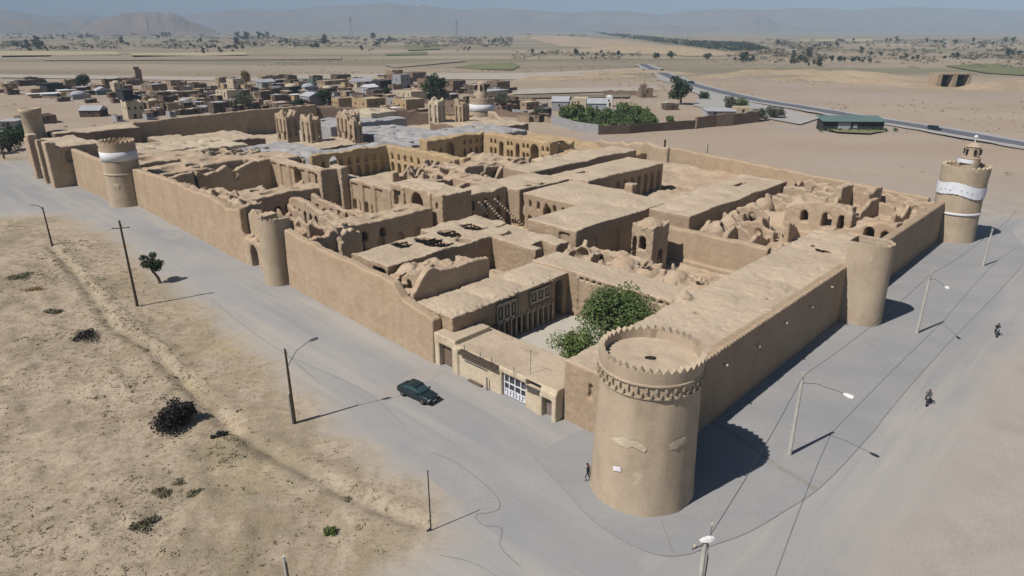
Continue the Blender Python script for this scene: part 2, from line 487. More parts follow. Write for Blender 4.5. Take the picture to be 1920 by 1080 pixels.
    def done(s, name, label, cat, mats=('adobe_wall', 'adobe_roof'), zroof=3.0, group=None, amp=.07, sc=1.2, big=0.0, single=False, pname='wall'):
        s.skin(amp, sc, big)
        loc = W(s.c[0], s.c[1], 0)
        if single:
            # one mesh, one thing
            o = s.parts(None, [name], [M[mats[0]]])[0]
            o.location = loc; o.rotation_euler[2] = TH
            return tag(o, label, cat, group)
        root = empty(name, label, cat, loc, TH, group)
        s.parts(root, [pname, 'roof'], [M[mats[0]], M[mats[1]]], zroof)
        return root
def local(root, u, v, z=0.0):     # fortress place in the axes of a thing built by Mass
    q = W(u, v, z)-root.location
    return Vector((q.x*CT+q.y*ST, -q.x*ST+q.y*CT, z))

# ================================================================== THE SETTING
def seg_dist(X, Y, pts):
    d = np.full(X.shape, 1e9)
    for a, b in zip(pts[:-1], pts[1:]):
        ax, ay = a; bx, by = b
        L2 = (bx-ax)**2+(by-ay)**2+1e-9
        t = np.clip(((X-ax)*(bx-ax)+(Y-ay)*(by-ay))/L2, 0, 1)
        d = np.minimum(d, np.hypot(X-ax-t*(bx-ax), Y-ay-t*(by-ay)))
    return d
def poly_sd(X, Y, pts):           # > 0 inside
    d = seg_dist(X, Y, pts+[pts[0]])
    ins = np.zeros(X.shape, bool)
    for (ax, ay), (bx, by) in zip(pts, pts[1:]+[pts[0]]):
        if ay == by: continue
        c = ((ay > Y) != (by > Y)) & (X < (bx-ax)*(Y-ay)/(by-ay)+ax)
        ins ^= c
    return np.where(ins, d, -d)
def gp(l): return [tuple(G(x, y)[:2]) for x, y in l]

ROAD = gp([(-400,398), (0,408), (110,405), (200,440), (265,500), (330,548), (400,600), (470,658), (560,745), (650,838), (760,905), (838,955), (810,1010), (700,1085)]) + [(-11, 20), (-8, -30), (22, -30)] + \
       gp([(1660,1079), (1730,990), (1800,890), (1850,790), (1890,700), (1960,640)]) + gp([(2300,560), (2100,460), (1930,405), (1850,405)]) + [tuple(W(102, 6)[:2]), tuple(W(40, 10)[:2]), tuple(W(10, 20)[:2]), tuple(W(10, 206)[:2]), tuple(W(-20, 232)[:2])] + [(-260, 215)]
DITCH = gp([(95,462), (150,520), (210,610), (290,665), (345,720), (420,790), (470,830), (560,880), (640,925), (720,960), (790,985)])

def field_height(X, Y, sd):
    far = np.hypot(X, Y)
    k = np.clip((-sd-1.0)/6, 0, 1)                     # rises out of the road edge
    h = .20*fbm2(X*.22, Y*.22, 3)+.12*fbm2(X*.9, Y*.9, 2, 5.0)
    h = h+.06*vn2(X*2.3, Y*2.3, 2.0)
    hump = np.maximum(0, vn2(X*.45+9, Y*.45, 8.0)-.15)*.5
    h = (h+hump+.15)*k
    h = h-.35*np.exp(-(seg_dist(X, Y, DITCH)/.55)**2)+.16*np.exp(-((seg_dist(X, Y, DITCH)-1.4)/.8)**2)
    # fort, and the open lots behind it
    ux = (X-OX)*CT+(Y-OY)*ST; vx = -(X-OX)*ST+(Y-OY)*CT
    fort = (ux > -2) & (ux < 155) & (vx > -3) & (vx < 222)
    back = (Y > 150)
    rv = np.clip((X-14)/8, 0, 1)*(Y < 110); h = h*(1-rv)+rv*k*(.12*fbm2(X*.08, Y*.08, 2)+1.1*np.clip((-sd-1)/9, 0, 1))
    h = np.where(fort, -.12, np.where(back, .35*k*fbm2(X*.03, Y*.03, 4)-.1, h))
    h = np.where(far > 700, h*0+1.5*fbm2(X*.004, Y*.004, 3)*np.clip((far-700)/600, 0, 1)-.3, h)
    h = np.where(sd > -1.0, 0, h)
    return h

def gridlines(lo, hi, step, far, grow=1.12):
    a = list(np.arange(lo, hi, step))
    s = step; x = lo
    L = []
    while x > -far: s *= grow; x -= s; L.append(x)
    s = step; x = a[-1]; H_ = []
    while x < far: s *= grow; x += s; H_.append(x)
    return np.array(L[::-1]+a+H_)
gx = gridlines(-105, 95, .48, 32000, 1.06); gy = gridlines(22, 135, .48, 34000, 1.06)
gy = gy[gy > -4000]
X, Y = np.meshgrid(gx, gy, indexing='ij')
SD = poly_sd(X, Y, ROAD)
Z = field_height(X, Y, SD)
ZR = Z+.02
Z = np.where(SD > -9, Z-.03, Z)
def grid_mesh(name, X, Y, Z, mask=None, attrs=None, smooth=True):
    nx, ny = X.shape
    me = bpy.data.meshes.new(name)
    idx = np.arange(nx*ny).reshape(nx, ny)
    q = np.stack([idx[:-1, :-1], idx[1:, :-1], idx[1:, 1:], idx[:-1, 1:]], -1)
    if mask is not None: q = q[mask[:-1, :-1] & mask[1:, :-1] & mask[1:, 1:] & mask[:-1, 1:]]
    q = q.reshape(-1, 4)
    used, inv = np.unique(q, return_inverse=True)
    co = np.stack([X.ravel(), Y.ravel(), Z.ravel()], 1)[used]
    me.vertices.add(len(used)); me.vertices.foreach_set('co', co.astype(np.float32).ravel())
    me.loops.add(len(q)*4); me.loops.foreach_set('vertex_index', inv.astype(np.int32).ravel())
    me.polygons.add(len(q)); me.polygons.foreach_set('loop_start', np.arange(len(q), dtype=np.int32)*4)
    me.polygons.foreach_set('loop_total', np.full(len(q), 4, np.int32))
    me.polygons.foreach_set('use_smooth', np.full(len(q), smooth))
    me.update(calc_edges=True)
    for k, a in (attrs or {}).items():
        t = me.attributes.new(k, 'FLOAT', 'POINT'); t.data.foreach_set('value', a.ravel()[used].astype(np.float32))
    return me

class NT:                          # small node writer
    def __init__(s, name, rough=.95):
        s.m = bpy.data.materials.new(name); s.m.use_nodes = True
        s.n = s.m.node_tree.nodes; s.l = s.m.node_tree.links; s.b = s.n['Principled BSDF']
        s.b.inputs['Roughness'].default_value = rough; s.b.inputs['Specular IOR Level'].default_value = .2
        s.P = s.n.new('ShaderNodeNewGeometry').outputs['Position']
    def noise(s, sc, det=5, r=.6, rot=0, stretch=(1, 1, 1)):
        src = s.P
        if rot or stretch != (1, 1, 1):
            mp = s.n.new('ShaderNodeMapping'); mp.vector_type = 'TEXTURE'; mp.inputs['Rotation'].default_value = (0, 0, rot); mp.inputs['Scale'].default_value = stretch
            s.l.new(src, mp.inputs[0]); src = mp.outputs[0]
        t = s.n.new('ShaderNodeTexNoise'); t.inputs['Scale'].default_value = sc; t.inputs['Detail'].default_value = det; t.inputs['Roughness'].default_value = r
        s.l.new(src, t.inputs['Vector']); return t.outputs['Fac']
    def rng(s, f, a, b, c=0, d=1):
        r = s.n.new('ShaderNodeMapRange')
        for i, q in enumerate((a, b, c, d)): r.inputs[i+1].default_value = q
        s.l.new(f, r.inputs[0]); return r.outputs[0]
    def mix(s, f, a, b, mode='MIX'):
        x = s.n.new('ShaderNodeMix'); x.data_type = 'RGBA'; x.blend_type = mode
        if isinstance(f, float): x.inputs[0].default_value = f
        else: s.l.new(f, x.inputs[0])
        for i, q in ((6, a), (7, b)):
            if isinstance(q, tuple): x.inputs[i].default_value = (q[0]*ALB, q[1]*ALB, q[2]*ALB, 1)
            else: s.l.new(q, x.inputs[i])
        return x.outputs[2]
    def math(s, op, a, b=0.0):
        x = s.n.new('ShaderNodeMath'); x.operation = op
        for i, q in enumerate((a, b)):
            if isinstance(q, (int, float)): x.inputs[i].default_value = q
            else: s.l.new(q, x.inputs[i])
        return x.outputs[0]
    def attr(s, k):
        a = s.n.new('ShaderNodeAttribute'); a.attribute_name = k; return a.outputs['Fac']
    def grey(s, f):
        c = s.n.new('ShaderNodeCombineColor'); [s.l.new(f, c.inputs[i]) for i in range(3)]; return c.outputs[0]
    def bump(s, f, dist, st=.6):
        b = s.n.new('ShaderNodeBump'); b.inputs['Strength'].default_value = st; b.inputs['Distance'].default_value = dist
        s.l.new(f, b.inputs['Height']); s.l.new(b.outputs[0], s.b.inputs['Normal'])
    def out(s, c): s.l.new(c, s.b.inputs['Base Color']); return s.m
def sand(t):
    c = t.mix(t.rng(t.noise(.09, 5), .38, .62), (.46,.378,.285), (.40,.325,.245))
    c = t.mix(t.rng(t.noise(.35, 6, .65), .5, .68), c, (.31,.245,.17))
    c = t.mix(t.rng(t.noise(.05, 4), .56, .66), c, (.42,.335,.20))
    c = t.mix(t.rng(t.noise(.07, 6, .7), .48, .60, 0, .8), c, (.27,.225,.155))
    c = t.mix(t.rng(t.noise(.028, 6, .7), .52, .60, 0, .6), c, (.36,.29,.185))
    c = t.mix(t.rng(t.noise(1.1, 6, .75), .48, .64, 0, .85), c, (.26,.205,.14))
    c = t.mix(t.rng(t.noise(4.0, 5, .75), .55, .66, 0, .85), c, (.20,.16,.11))
    c = t.mix(t.rng(t.noise(6.5, 2, .5), .66, .72, 0, .7), c, (.50,.44,.36))
    sx_ = t.n.new('ShaderNodeSeparateXYZ'); t.l.new(t.P, sx_.inputs[0])
    c = t.mix(t.rng(sx_.outputs['X'], 14, 26, 0, .93), c, t.mix(t.rng(t.noise(.2, 5), .4, .6), (.385,.345,.315), (.35,.31,.275)))
    return t.mix(1.0, c, t.grey(t.rng(t.noise(5, 3, .7), .3, .7, .86, 1.1)), 'MULTIPLY')
t = NT('ground_mat')
near = sand(t)
# farther land: pale flats, stubble, ploughed and green fields
lot = t.mix(t.rng(t.noise(.02, 5, .55, 0, (2.5, 1, 1)), .38, .62), (.40,.325,.255), (.36,.28,.21))
lot = t.mix(t.rng(t.noise(.5, 5, .7), .55, .75, 0, .5), lot, (.28,.215,.155))
lot = t.mix(t.rng(t.noise(.012, 4), .54, .64, 0, .8), lot, (.37,.31,.275))
fld = t.mix(t.rng(t.noise(.0045, 6, .55, 0, (3, 1, 1)), .40, .56), (.38,.31,.23), (.26,.215,.155))
fld = t.mix(t.rng(t.noise(.0035, 5, .6, 0, (4, .8, 1)), .49, .58, 0, .8), fld, (.215,.205,.135))
fld = t.mix(t.rng(t.noise(.006, 5, .6, 0, (5, 1, 1)), .60, .66, 0, .7), fld, (.42,.36,.20))
fld = t.mix(t.rng(t.noise(.12, 5, .75), .5, .7, 0, .6), fld, (.22,.175,.13))
sp = t.n.new('ShaderNodeSeparateXYZ'); t.l.new(t.P, sp.inputs[0])
wob = t.math('ADD', sp.outputs['Y'], t.math('MULTIPLY', t.noise(.01, 4), 160.0))
c = t.mix(t.rng(sp.outputs['Y'], 120, 190), near, lot)
c = t.mix(t.rng(wob, 560, 680), c, fld)
t.bump(t.noise(2.2, 7, .75), .22)
gm = t.out(c)
g = link('ground', grid_mesh('ground', X, Y, Z), gm); tag(g, kind='structure')

# the dusty asphalt around the fortress
RM = (SD > -7.5) & (np.abs(X) < 420) & (Y < 420) & (Y > -60)
t = NT('asphalt_mat', .9)
s1 = sand(t)
a = t.mix(t.rng(t.noise(.05, 4), .38, .62), (.305,.298,.295), (.355,.342,.33))
px_ = t.n.new('ShaderNodeSeparateXYZ'); t.l.new(t.P, px_.inputs[0]); rt_ = t.rng(px_.outputs['X'], 4, 14)
def two(sc, a_, st): return t.math('ADD', t.math('MULTIPLY', t.noise(sc, 4, a_, TH, (1, st, 1)), t.math('SUBTRACT', 1.0, rt_)), t.math('MULTIPLY', t.noise(sc, 4, a_, TH, (st, 1, 1)), rt_))
a = t.mix(t.rng(two(.11, .55, 5), .46, .62, 0, .8), a, (.27,.275,.288))
a = t.mix(t.rng(two(.30, .6, 14), .50, .66, 0, .55), a, (.42,.385,.345))
a = t.mix(t.rng(two(.9, .6, 22), .54, .66, 0, .35), a, (.25,.25,.255))
a = t.mix(t.rng(t.noise(.8, 5, .7), .6, .75, 0, .4), a, (.25,.25,.26))
a = t.mix(1.0, a, t.grey(t.rng(t.noise(6, 3, .7), .3, .7, .93, 1.05)), 'MULTIPLY')
e = t.math('ADD', t.attr('edge'), t.math('MULTIPLY', t.math('SUBTRACT', t.noise(.16, 5, .6), .5), 9.0))
a = t.mix(t.rng(e, .6, 5.0, .5, 0), a, (.43,.38,.32))
c = t.mix(t.rng(e, -1.6, 2.2), s1, a)
t.bump(t.noise(5, 4, .7), .02)
rm = t.out(c)
g = link('road', grid_mesh('road', X, Y, ZR, RM, {'edge': np.minimum(SD, 60)}), rm); tag(g, kind='structure')

def sheet(name, pts, z, m, thick=.0, parent=None, kind='structure', fine=0):
    if fine:
        q = []
        for a_, b_ in zip(pts, pts[1:]+[pts[0]]):
            q.append(a_)
            L = math.hypot(b_[0]-a_[0], b_[1]-a_[1]); n = int(L/fine)
            for i in range(1, n):
                k = i/n; q.append((a_[0]+(b_[0]-a_[0])*k+random.uniform(-.12, .12), a_[1]+(b_[1]-a_[1])*k+random.uniform(-.12, .12)))
        pts = q
    n = len(pts); vs = [(x, y, z) for x, y in pts]; fs = [tuple(range(n))]
    if thick:
        vs += [(x, y, z-thick) for x, y in pts]; fs += [(i, i+n, (i+1) % n+n, (i+1) % n) for i in range(n)]
    me = bpy.data.meshes.new(name); me.from_pydata(vs, [], fs)
    bm = bmesh.new(); bm.from_mesh(me); bmesh.ops.triangulate(bm, faces=[f for f in bm.faces if len(f.verts) > 4]); bmesh.ops.recalc_face_normals(bm, faces=bm.faces); bm.to_mesh(me); bm.free()
    if me.polygons and sum(p.normal.z*p.area for p in me.polygons) < 0: me.flip_normals()
    o = link(name, me, m, parent)
    if kind: o['kind'] = kind
    return o
def spline(pts, n=6):
    pts = [Vector((p[0], p[1])) for p in pts]; out = []
    for i in range(len(pts)-1):
        p0 = pts[max(i-1, 0)]; p1 = pts[i]; p2 = pts[i+1]; p3 = pts[min(i+2, len(pts)-1)]
        for k in range(n):
            t_ = k/n
            q = .5*((2*p1)+(-p0+p2)*t_+(2*p0-5*p1+4*p2-p3)*t_*t_+(-p0+3*p1-3*p2+p3)*t_**3)
            out.append((q.x, q.y))
    return out+[tuple(pts[-1])]
def strip(name, px, wid, z, m, wob=.0, n=6):
    pts = spline(gp(px), n); vs = []; fs = []
    for i, p in enumerate(pts):
        a_ = pts[max(i-1, 0)]; b_ = pts[min(i+1, len(pts)-1)]
        d = Vector((b_[0]-a_[0], b_[1]-a_[1])).normalized(); nrm = Vector((-d.y, d.x))
        wv = wid*(1+wob*random.uniform(-.6, .6)); o_ = random.uniform(-1, 1)*wob*wid
        q = Vector(p)+nrm*o_
        vs += [(q.x+nrm.x*wv/2, q.y+nrm.y*wv/2, z), (q.x-nrm.x*wv/2, q.y-nrm.y*wv/2, z)]
    for i in range(len(pts)-1): fs.append((2*i, 2*i+1, 2*i+3, 2*i+2))
    me = bpy.data.meshes.new(name); me.from_pydata(vs, [], fs)
    if sum(p.normal.z*p.area for p in me.polygons) < 0: me.flip_normals()
    o = link(name, me, m); o['kind'] = 'structure'; return o
t = NT('pavement_mat', .9)
a = t.mix(t.rng(t.noise(.10, 4), .38, .62), (.275,.277,.285), (.315,.31,.308))
a = t.mix(t.rng(t.noise(.2, 4, .6, 0, (5, 1, 1)), .50, .66, 0, .6), a, (.26,.262,.27))
a = t.mix(t.rng(t.noise(.5, 5, .7), .55, .75, 0, .5), a, (.36,.33,.30))
a = t.mix(1.0, a, t.grey(t.rng(t.noise(6, 3, .7), .3, .7, .92, 1.06)), 'MULTIPLY')
M['pavement'] = t.out(a)
M['patch_dark'] = mat('patch_dark', (.305,.295,.29), (.325,.315,.31), .4, fine=.1)
M['patch_brown'] = mat('patch_brown', (.36,.33,.30), (.33,.31,.29), .3, fine=.1)
M['crack'] = mat('crack', (.26,.255,.25), (.215,.21,.205), .6)
M['channel'] = mat('channel', (.30,.28,.255), (.25,.235,.22), .6, fine=.15)
edge = [(1001,858), (1028,888), (1060,921), (1110,975), (1160,1010), (1205,1032), (1245,1043), (1290,1040), (1340,1022), (1400,1000), (1470,960), (1545,908), (1635,812), (1660,780), (1712,718), (1782,640), (1860,560), (1935,480)]
pv = spline(gp(edge), 4)
sheet('pavement', pv+[tuple(G(1890,425)[:2]), tuple(W(100, 3)[:2]), tuple(W(2, 3)[:2]), tuple(G(1110,800)[:2]), tuple(G(1056,822)[:2])], .055, M['pavement'], .05)
sheet('asphalt_patch', spline(gp([(806,848), (850,868), (895,900), (928,930), (937,945), (930,958), (905,962), (880,950), (840,925), (800,890), (790,862), (806,848)]), 4), .033, M['patch_dark'])
sheet('asphalt_patch', gp([(700,738), (812,684), (826,690), (838,697), (720,756)]), .035, M['patch_brown'], fine=1.0)
sheet('asphalt_patch', gp([(735,712), (752,708), (762,716), (744,722)]), .04, M['patch_dark'], fine=.5)
sheet('asphalt_patch', spline(gp([(300,438), (330,431), (350,440), (330,450), (305,447), (300,438)]), 4), .033, M['patch_dark'])
strip('asphalt_seam', [(808,848), (855,868), (898,900), (930,930), (937,948), (925,960), (893,966), (905,985), (940,990), (937,1020), (950,1040), (975,1062)], .09, .045, M['crack'], .35)
strip('asphalt_seam', [(825,1042), (860,1048), (900,1062), (935,1085)], .05, .045, M['crack'], .35)
strip('asphalt_seam', [(395,558), (430,590), (480,628), (540,668), (600,720)], .10, .040, M['crack'], .4)
strip('asphalt_seam', [(540,668), (640,712), (700,745), (760,800)], .07, .045, M['crack'], .4)
strip('pavement_seam', edge, .06, .067, M['crack'], .2)
strip('pavement_seam', [(1240,975), (1248,1000), (1262,1038)], .10, .061, M['crack'], .3)
strip('pavement_seam', [(1625,640), (1680,690), (1720,712)], .07, .061, M['crack'], .3)
strip('pavement_seam', [(1500,640), (1560,660), (1700,655)], .06, .061, M['patch_dark'], .3)
strip('drain_channel', [(1330,790), (1390,823), (1440,862), (1500,900), (1530,918)], .55, .064, M['channel'], .05)

def sheet_in(name, r, z, m, **k): return sheet(name, [tuple(W(u, v)[:2]) for u, v in r], z, m, **k)
sheet_in('courtyard_paving', [(9, 12), (25, 12), (25, 28), (9, 28)], .14, M["paving"], thick=.1)

# floor of the ruins: trodden earth heaped with debris
fu = np.arange(9, 152, .7); fv = np.arange(3, 214, .7)
U, V = np.meshgrid(fu, fv, indexing='ij')
h = .35+.45*fbm2(U*.18, V*.18, 4)+.18*vn2(U*1.1, V*1.1, 3.0)
h = h+np.maximum(0, vn2(U*.11+4, V*.11+2, 6.0))*1.0
h = np.where((U < 26) & (V < 29), -.1, np.maximum(h, .02))
lim = 104+.25*V
XX = OX+U*CT-V*ST; YY = OY+U*ST+V*CT
g = link('courtyard_ground', grid_mesh('courtyard_ground', XX, YY, h, U < lim-1.5), M['adobe_roof']); tag(g, kind='structure')

# highway behind, from far centre to the right edge, with pale shoulder
M['asphalt_far'] = mat('asphalt_far', (.115,.125,.155), (.145,.15,.175), .3)
M['shoulder'] = mat('shoulder', (.40,.39,.38), (.35,.33,.31), .12)
HW = [(1203,121), (1240,137), (1290,157), (1400,185), (1500,202), (1600,219), (1760,245), (1925,274), (2100,304)]
pts = spline(gp(HW), 6)
def ribbon(name, pts, w0, w1, off, z, m):
    vs = []; fs = []
    for i, p in enumerate(pts):
        a_ = pts[max(i-1, 0)]; b_ = pts[min(i+1, len(pts)-1)]
        d = Vector((b_[0]-a_[0], b_[1]-a_[1])).normalized(); n_ = Vector((-d.y, d.x))
        ww = w0+(w1-w0)*i/len(pts)
        c0 = Vector(p)+n_*(off+ww/2+random.uniform(-.1, .1)*ww*.5); c1 = Vector(p)+n_*(off-ww/2+random.uniform(-.1, .1)*ww*.5)
        vs += [(c0.x, c0.y, z), (c1.x, c1.y, z)]
    for i in range(len(pts)-1): fs.append((2*i, 2*i+1, 2*i+3, 2*i+2))
    me = bpy.data.meshes.new(name); me.from_pydata(vs, [], fs)
    if sum(p.normal.z*p.area for p in me.polygons) < 0: me.flip_normals()
    o = link(name, me, m); o['kind'] = 'structure'; return o
ribbon('road_shoulder', pts, 17, 17, 0, .45, M['shoulder'])
ribbon('highway', pts, 8.5, 7.5, 0, .52, M['asphalt_far'])
sheet('path', gp([(1215,125), (1290,160), (1345,176), (1400,192), (1460,204), (1540,222), (1500,235), (1380,213), (1300,200), (1310,178), (1255,157), (1235,150)]), .40, M['shoulder'], fine=8)
M['path_pale'] = mat('path_pale', (.45,.40,.34), (.40,.355,.30), .1)
sheet('path', gp([(0,140), (480,146), (560,140), (1000,137), (1205,128), (1205,133), (1000,150), (560,148), (480,153), (0,146)]), .30, M['path_pale'], fine=12)
sheet('path', gp([(960,168), (1230,163), (1235,170), (960,178)]), .35, M['path_pale'], fine=8)
M['garden_green'] = mat('garden_green', (.10,.15,.045), (.16,.18,.07), .3, fine=.3)
sheet('garden_ground', gp([(1046,214), (1050,228), (1085,240), (1122,249), (1190,247), (1240,242), (1232,222), (1190,210), (1110,206)]), .45, M['garden_green'], fine=5)
M['field_green'] = mat('field_green', (.15,.17,.08), (.21,.20,.11), .03)
M['field_tan'] = mat('field_tan', (.24,.195,.145), (.19,.15,.11), .03)
M['field_gold'] = mat('field_gold', (.46,.39,.24), (.40,.335,.225), .02)
M['field_brown'] = mat('field_brown', (.33,.27,.20), (.28,.225,.17), .02)
for p, m in (([(850,127), (900,120), (960,118), (975,124), (960,132), (900,131)], 'field_green'), ([(760,86), (820,84), (826,92), (765,95)], 'field_green'),
             ([(720,101), (800,97), (800,103), (725,104)], 'field_green'), ([(1770,124), (1850,120), (1960,132), (1960,145), (1850,138)], 'field_green'),
             ([(0,96), (220,97), (225,103), (0,105)], 'field_gold'), ([(245,100), (460,98), (465,103), (250,108)], 'field_gold'),
             ([(720,123), (860,112), (875,115), (740,128)], 'field_brown'), ([(100,104), (640,106), (640,112), (80,114)], 'field_brown'),
             ([(1500,74), (1640,73), (1640,78), (1500,78)], 'field_gold'), ([(930,180), (1180,178), (1180,184), (930,186)], 'field_tan'),
             ([(1540,243), (1600,245), (1665,247), (1630,253), (1570,250)], 'field_green')):
    sheet('field', gp(p), .55, M[m], fine=6)

# hills: ridges of rock far behind
M['hill_rock'] = mat('hill_rock', (.24,.19,.16), (.19,.15,.13), .004, fine=.0)
def ridge(name, prof, dist, depth_, seed):
    xs = np.arange(prof[0][0], prof[-1][0], max(2.0, (prof[-1][0]-prof[0][0])/260))
    ty = np.interp(xs, [p[0] for p in prof], [p[1] for p in prof])
    rows = np.linspace(-1, 1, 25)
    P_ = np.zeros((len(xs), len(rows), 3))
    for i, (x, y) in enumerate(zip(xs, ty)):
        a_ = (x-960)/FPX; b_ = (540-y)/FPX
        d = (a_, math.cos(PITCH)+b_*math.sin(PITCH), -math.sin(PITCH)+b_*math.cos(PITCH))
        hz = CAM_H+dist*d[2]/d[1]; X0 = dist*d[0]/d[1]
        for j, r_ in enumerate(rows):
            yy = dist+r_*depth_
            P_[i, j] = (X0*yy/dist, yy, max(hz, 1)*(1-abs(r_))**.9)
    nn = fbm2(P_[:, :, 0]*6/depth_+seed, P_[:, :, 1]*6/depth_, 4)
    P_[:, :, 2] *= 1+.35*nn*(np.abs(rows)[None, :] > .05)*np.minimum(1, np.abs(rows)[None, :]*3)
    P_[:, :, 2] -= 4
    o = link(name, grid_mesh(name, P_[:, :, 0], P_[:, :, 1], P_[:, :, 2]), M['hill_rock']); o['kind'] = 'structure'; return o
ridge('hills', [(150,56), (170,44), (188,34), (205,31), (232,24), (262,23), (292,21), (305,25), (318,22), (335,28), (352,38), (380,48), (405,55)], 5200, 900, 3)
ridge('hills', [(-120,42), (-60,44), (0,40), (20,38), (45,34), (60,38), (80,42), (100,38), (125,40), (150,38), (175,41), (200,46), (240,52), (300,56)], 6400, 900, 9)
ridge('hills', [(-900,30), (-500,20), (-200,10), (0,16), (90,30), (160,26), (250,34), (330,30), (400,22), (450,17), (520,20), (600,12), (680,8), (730,4), (780,12), (830,14), (870,18), (920,14), (1000,18), (1060,24), (1130,20), (1180,20), (1240,28), (1290,20), (1360,16), (1430,18), (1500,14), (1600,18), (1700,12), (1800,16), (1950,20), (2200,16), (2800,40)], 10500, 1800, 21)
ridge('hills', [(1350,54), (1370,40), (1395,30), (1415,27), (1440,33), (1460,44), (1485,54)], 8200, 800, 31)
ridge('hills', [(1150,52), (1250,47), (1330,50), (1420,47), (1500,50), (1600,52), (1700,49), (1800,48), (1950,52)], 8000, 500, 41)

# ------------------------------------------------------------------ the air
bpy.ops.mesh.primitive_cube_add(size=1)
hz = bpy.context.object; hz.name = 'haze'
hz.scale = (60000, 36000, 1405); hz.location = (0, 36000/2-200, 1405/2-5)
hm = bpy.data.materials.new('haze'); hm.use_nodes = True
hn = hm.node_tree.nodes; hn.remove(hn['Principled BSDF'])
pvn = hn.new('ShaderNodeVolumePrincipled')
pvn.inputs['Color'].default_value = (.60, .78, .98, 1)
pvn.inputs['Density'].default_value = 0.00013
pvn.inputs['Anisotropy'].default_value = -0.15
hm.node_tree.links.new(pvn.outputs[0], hn['Material Output'].inputs['Volume'])
hz.data.materials.append(hm); hz['kind'] = 'stuff'

# ================================================================== THE FORTRESS
WALLM = ('adobe_wall', 'adobe_roof'); RUINM = ('adobe_ruin', 'adobe_ruin')

# ---- curtain walls
def vwall(label, v0, v1, uoff, prof, t=1.3, h=.3, shear=.038, ref=30, ops=None, amp=.25, m='adobe_smooth', name='fortress_wall'):
    b = Mass(uoff+shear*(v0-ref), uoff+shear*(v0-ref)+t+.5, v0, v1, max(p[1] for p in prof)+1.2, h, shear=shear)
    s0 = uoff+shear*(v0-ref)
    # build straight, then shear
    vv = b.V
    top = np.interp(b.va, [p[0] for p in prof], [p[1] for p in prof]) + amp*(vn2(b.va*.55+v0, b.va*0+1.5)+.5*vn2(b.va*1.5, b.va*0+4.5))
    D = np.maximum(np.maximum(np.abs(b.U-(s0+t/2))-t/2*(1.25-.35*np.clip(b.Z/8, 0, 1)), np.abs(vv-(v0+v1)/2)-(v1-v0)/2), b.Z-top[None, :, None])
    b.F = np.minimum(b.F, D.astype(np.float32))
    if ops: ops(b)
    return b.done(name, label, 'fortress wall', (m, 'adobe_roof'), single=True, amp=.05)
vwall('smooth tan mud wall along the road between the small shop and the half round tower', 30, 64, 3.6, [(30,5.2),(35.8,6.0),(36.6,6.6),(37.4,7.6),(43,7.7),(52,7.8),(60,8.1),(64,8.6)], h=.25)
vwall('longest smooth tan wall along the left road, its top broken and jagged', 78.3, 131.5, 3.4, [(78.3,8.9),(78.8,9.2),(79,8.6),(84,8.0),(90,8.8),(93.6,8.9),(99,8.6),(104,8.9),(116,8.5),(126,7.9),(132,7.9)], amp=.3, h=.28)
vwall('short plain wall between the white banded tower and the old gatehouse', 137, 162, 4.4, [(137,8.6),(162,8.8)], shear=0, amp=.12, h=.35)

# gateway beside the half round tower
b = Mass(4.2, 9, 64, 79, 9.2, .22)
b.box(5.2, 6.5, 67, 78.6, 5.0, amp=.7, sc=.6)
b.box(6.6, 7.8, 66, 78.8, 8.6, amp=.9, sc=.7)
b.arch('u', 75.0, 4, 9.5, 2.5, -.4, 2.3)
b.done('ruined_gateway', 'broken archway in the left wall just behind the half round tower', 'gateway', RUINM, single=True, amp=.12)

# right wall with a fringe of little battlements
b = Mass(4, 49, 1.0, 3.7, 8.2, .2)
D = np.maximum(np.abs(b.U-26.5)-22.5, np.abs(b.V-2.45)-.7*(1.3-.3*np.clip(b.Z/7, 0, 1)))
b.F = np.minimum(b.F, np.maximum(D, b.Z-7.0-.06*vn2(b.ua*.5, b.ua*0)[:, None, None]).astype(np.float32))
b.box(4.2, 48.8, 1.72, 2.12, 7.2, z0=6, saw=(.62, .32, 'u'))
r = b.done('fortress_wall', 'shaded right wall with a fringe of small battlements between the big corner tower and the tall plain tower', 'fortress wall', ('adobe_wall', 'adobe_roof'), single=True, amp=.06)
spout = MB()
for i in range(6):
    u = 9+i*6.6+random.uniform(-.7, .7); z = 5.6+random.uniform(-1.2, .6)
    p = local(r, u, 1.6, z); spout.box(p.x-.07, p.x+.07, p.y-.35, p.y+.35, p.z-.08, p.z+.08)
spout.build('water_spout', M['plaster_pale'], r)
b = Mass(51, 97, 1.4, 3.7, 8, .26)
D = np.maximum(np.abs(b.U-74)-23, np.abs(b.V-2.5)-.6*(1.3-.3*np.clip(b.Z/7, 0, 1)))
b.F = np.minimum(b.F, np.maximum(D, b.Z-6.9).astype(np.float32))
b.done('fortress_wall', 'shaded right wall with a clean straight top between the tall plain tower and the white banner tower', 'fortress wall', ('adobe_wall', 'adobe_roof'), single=True, amp=.04)

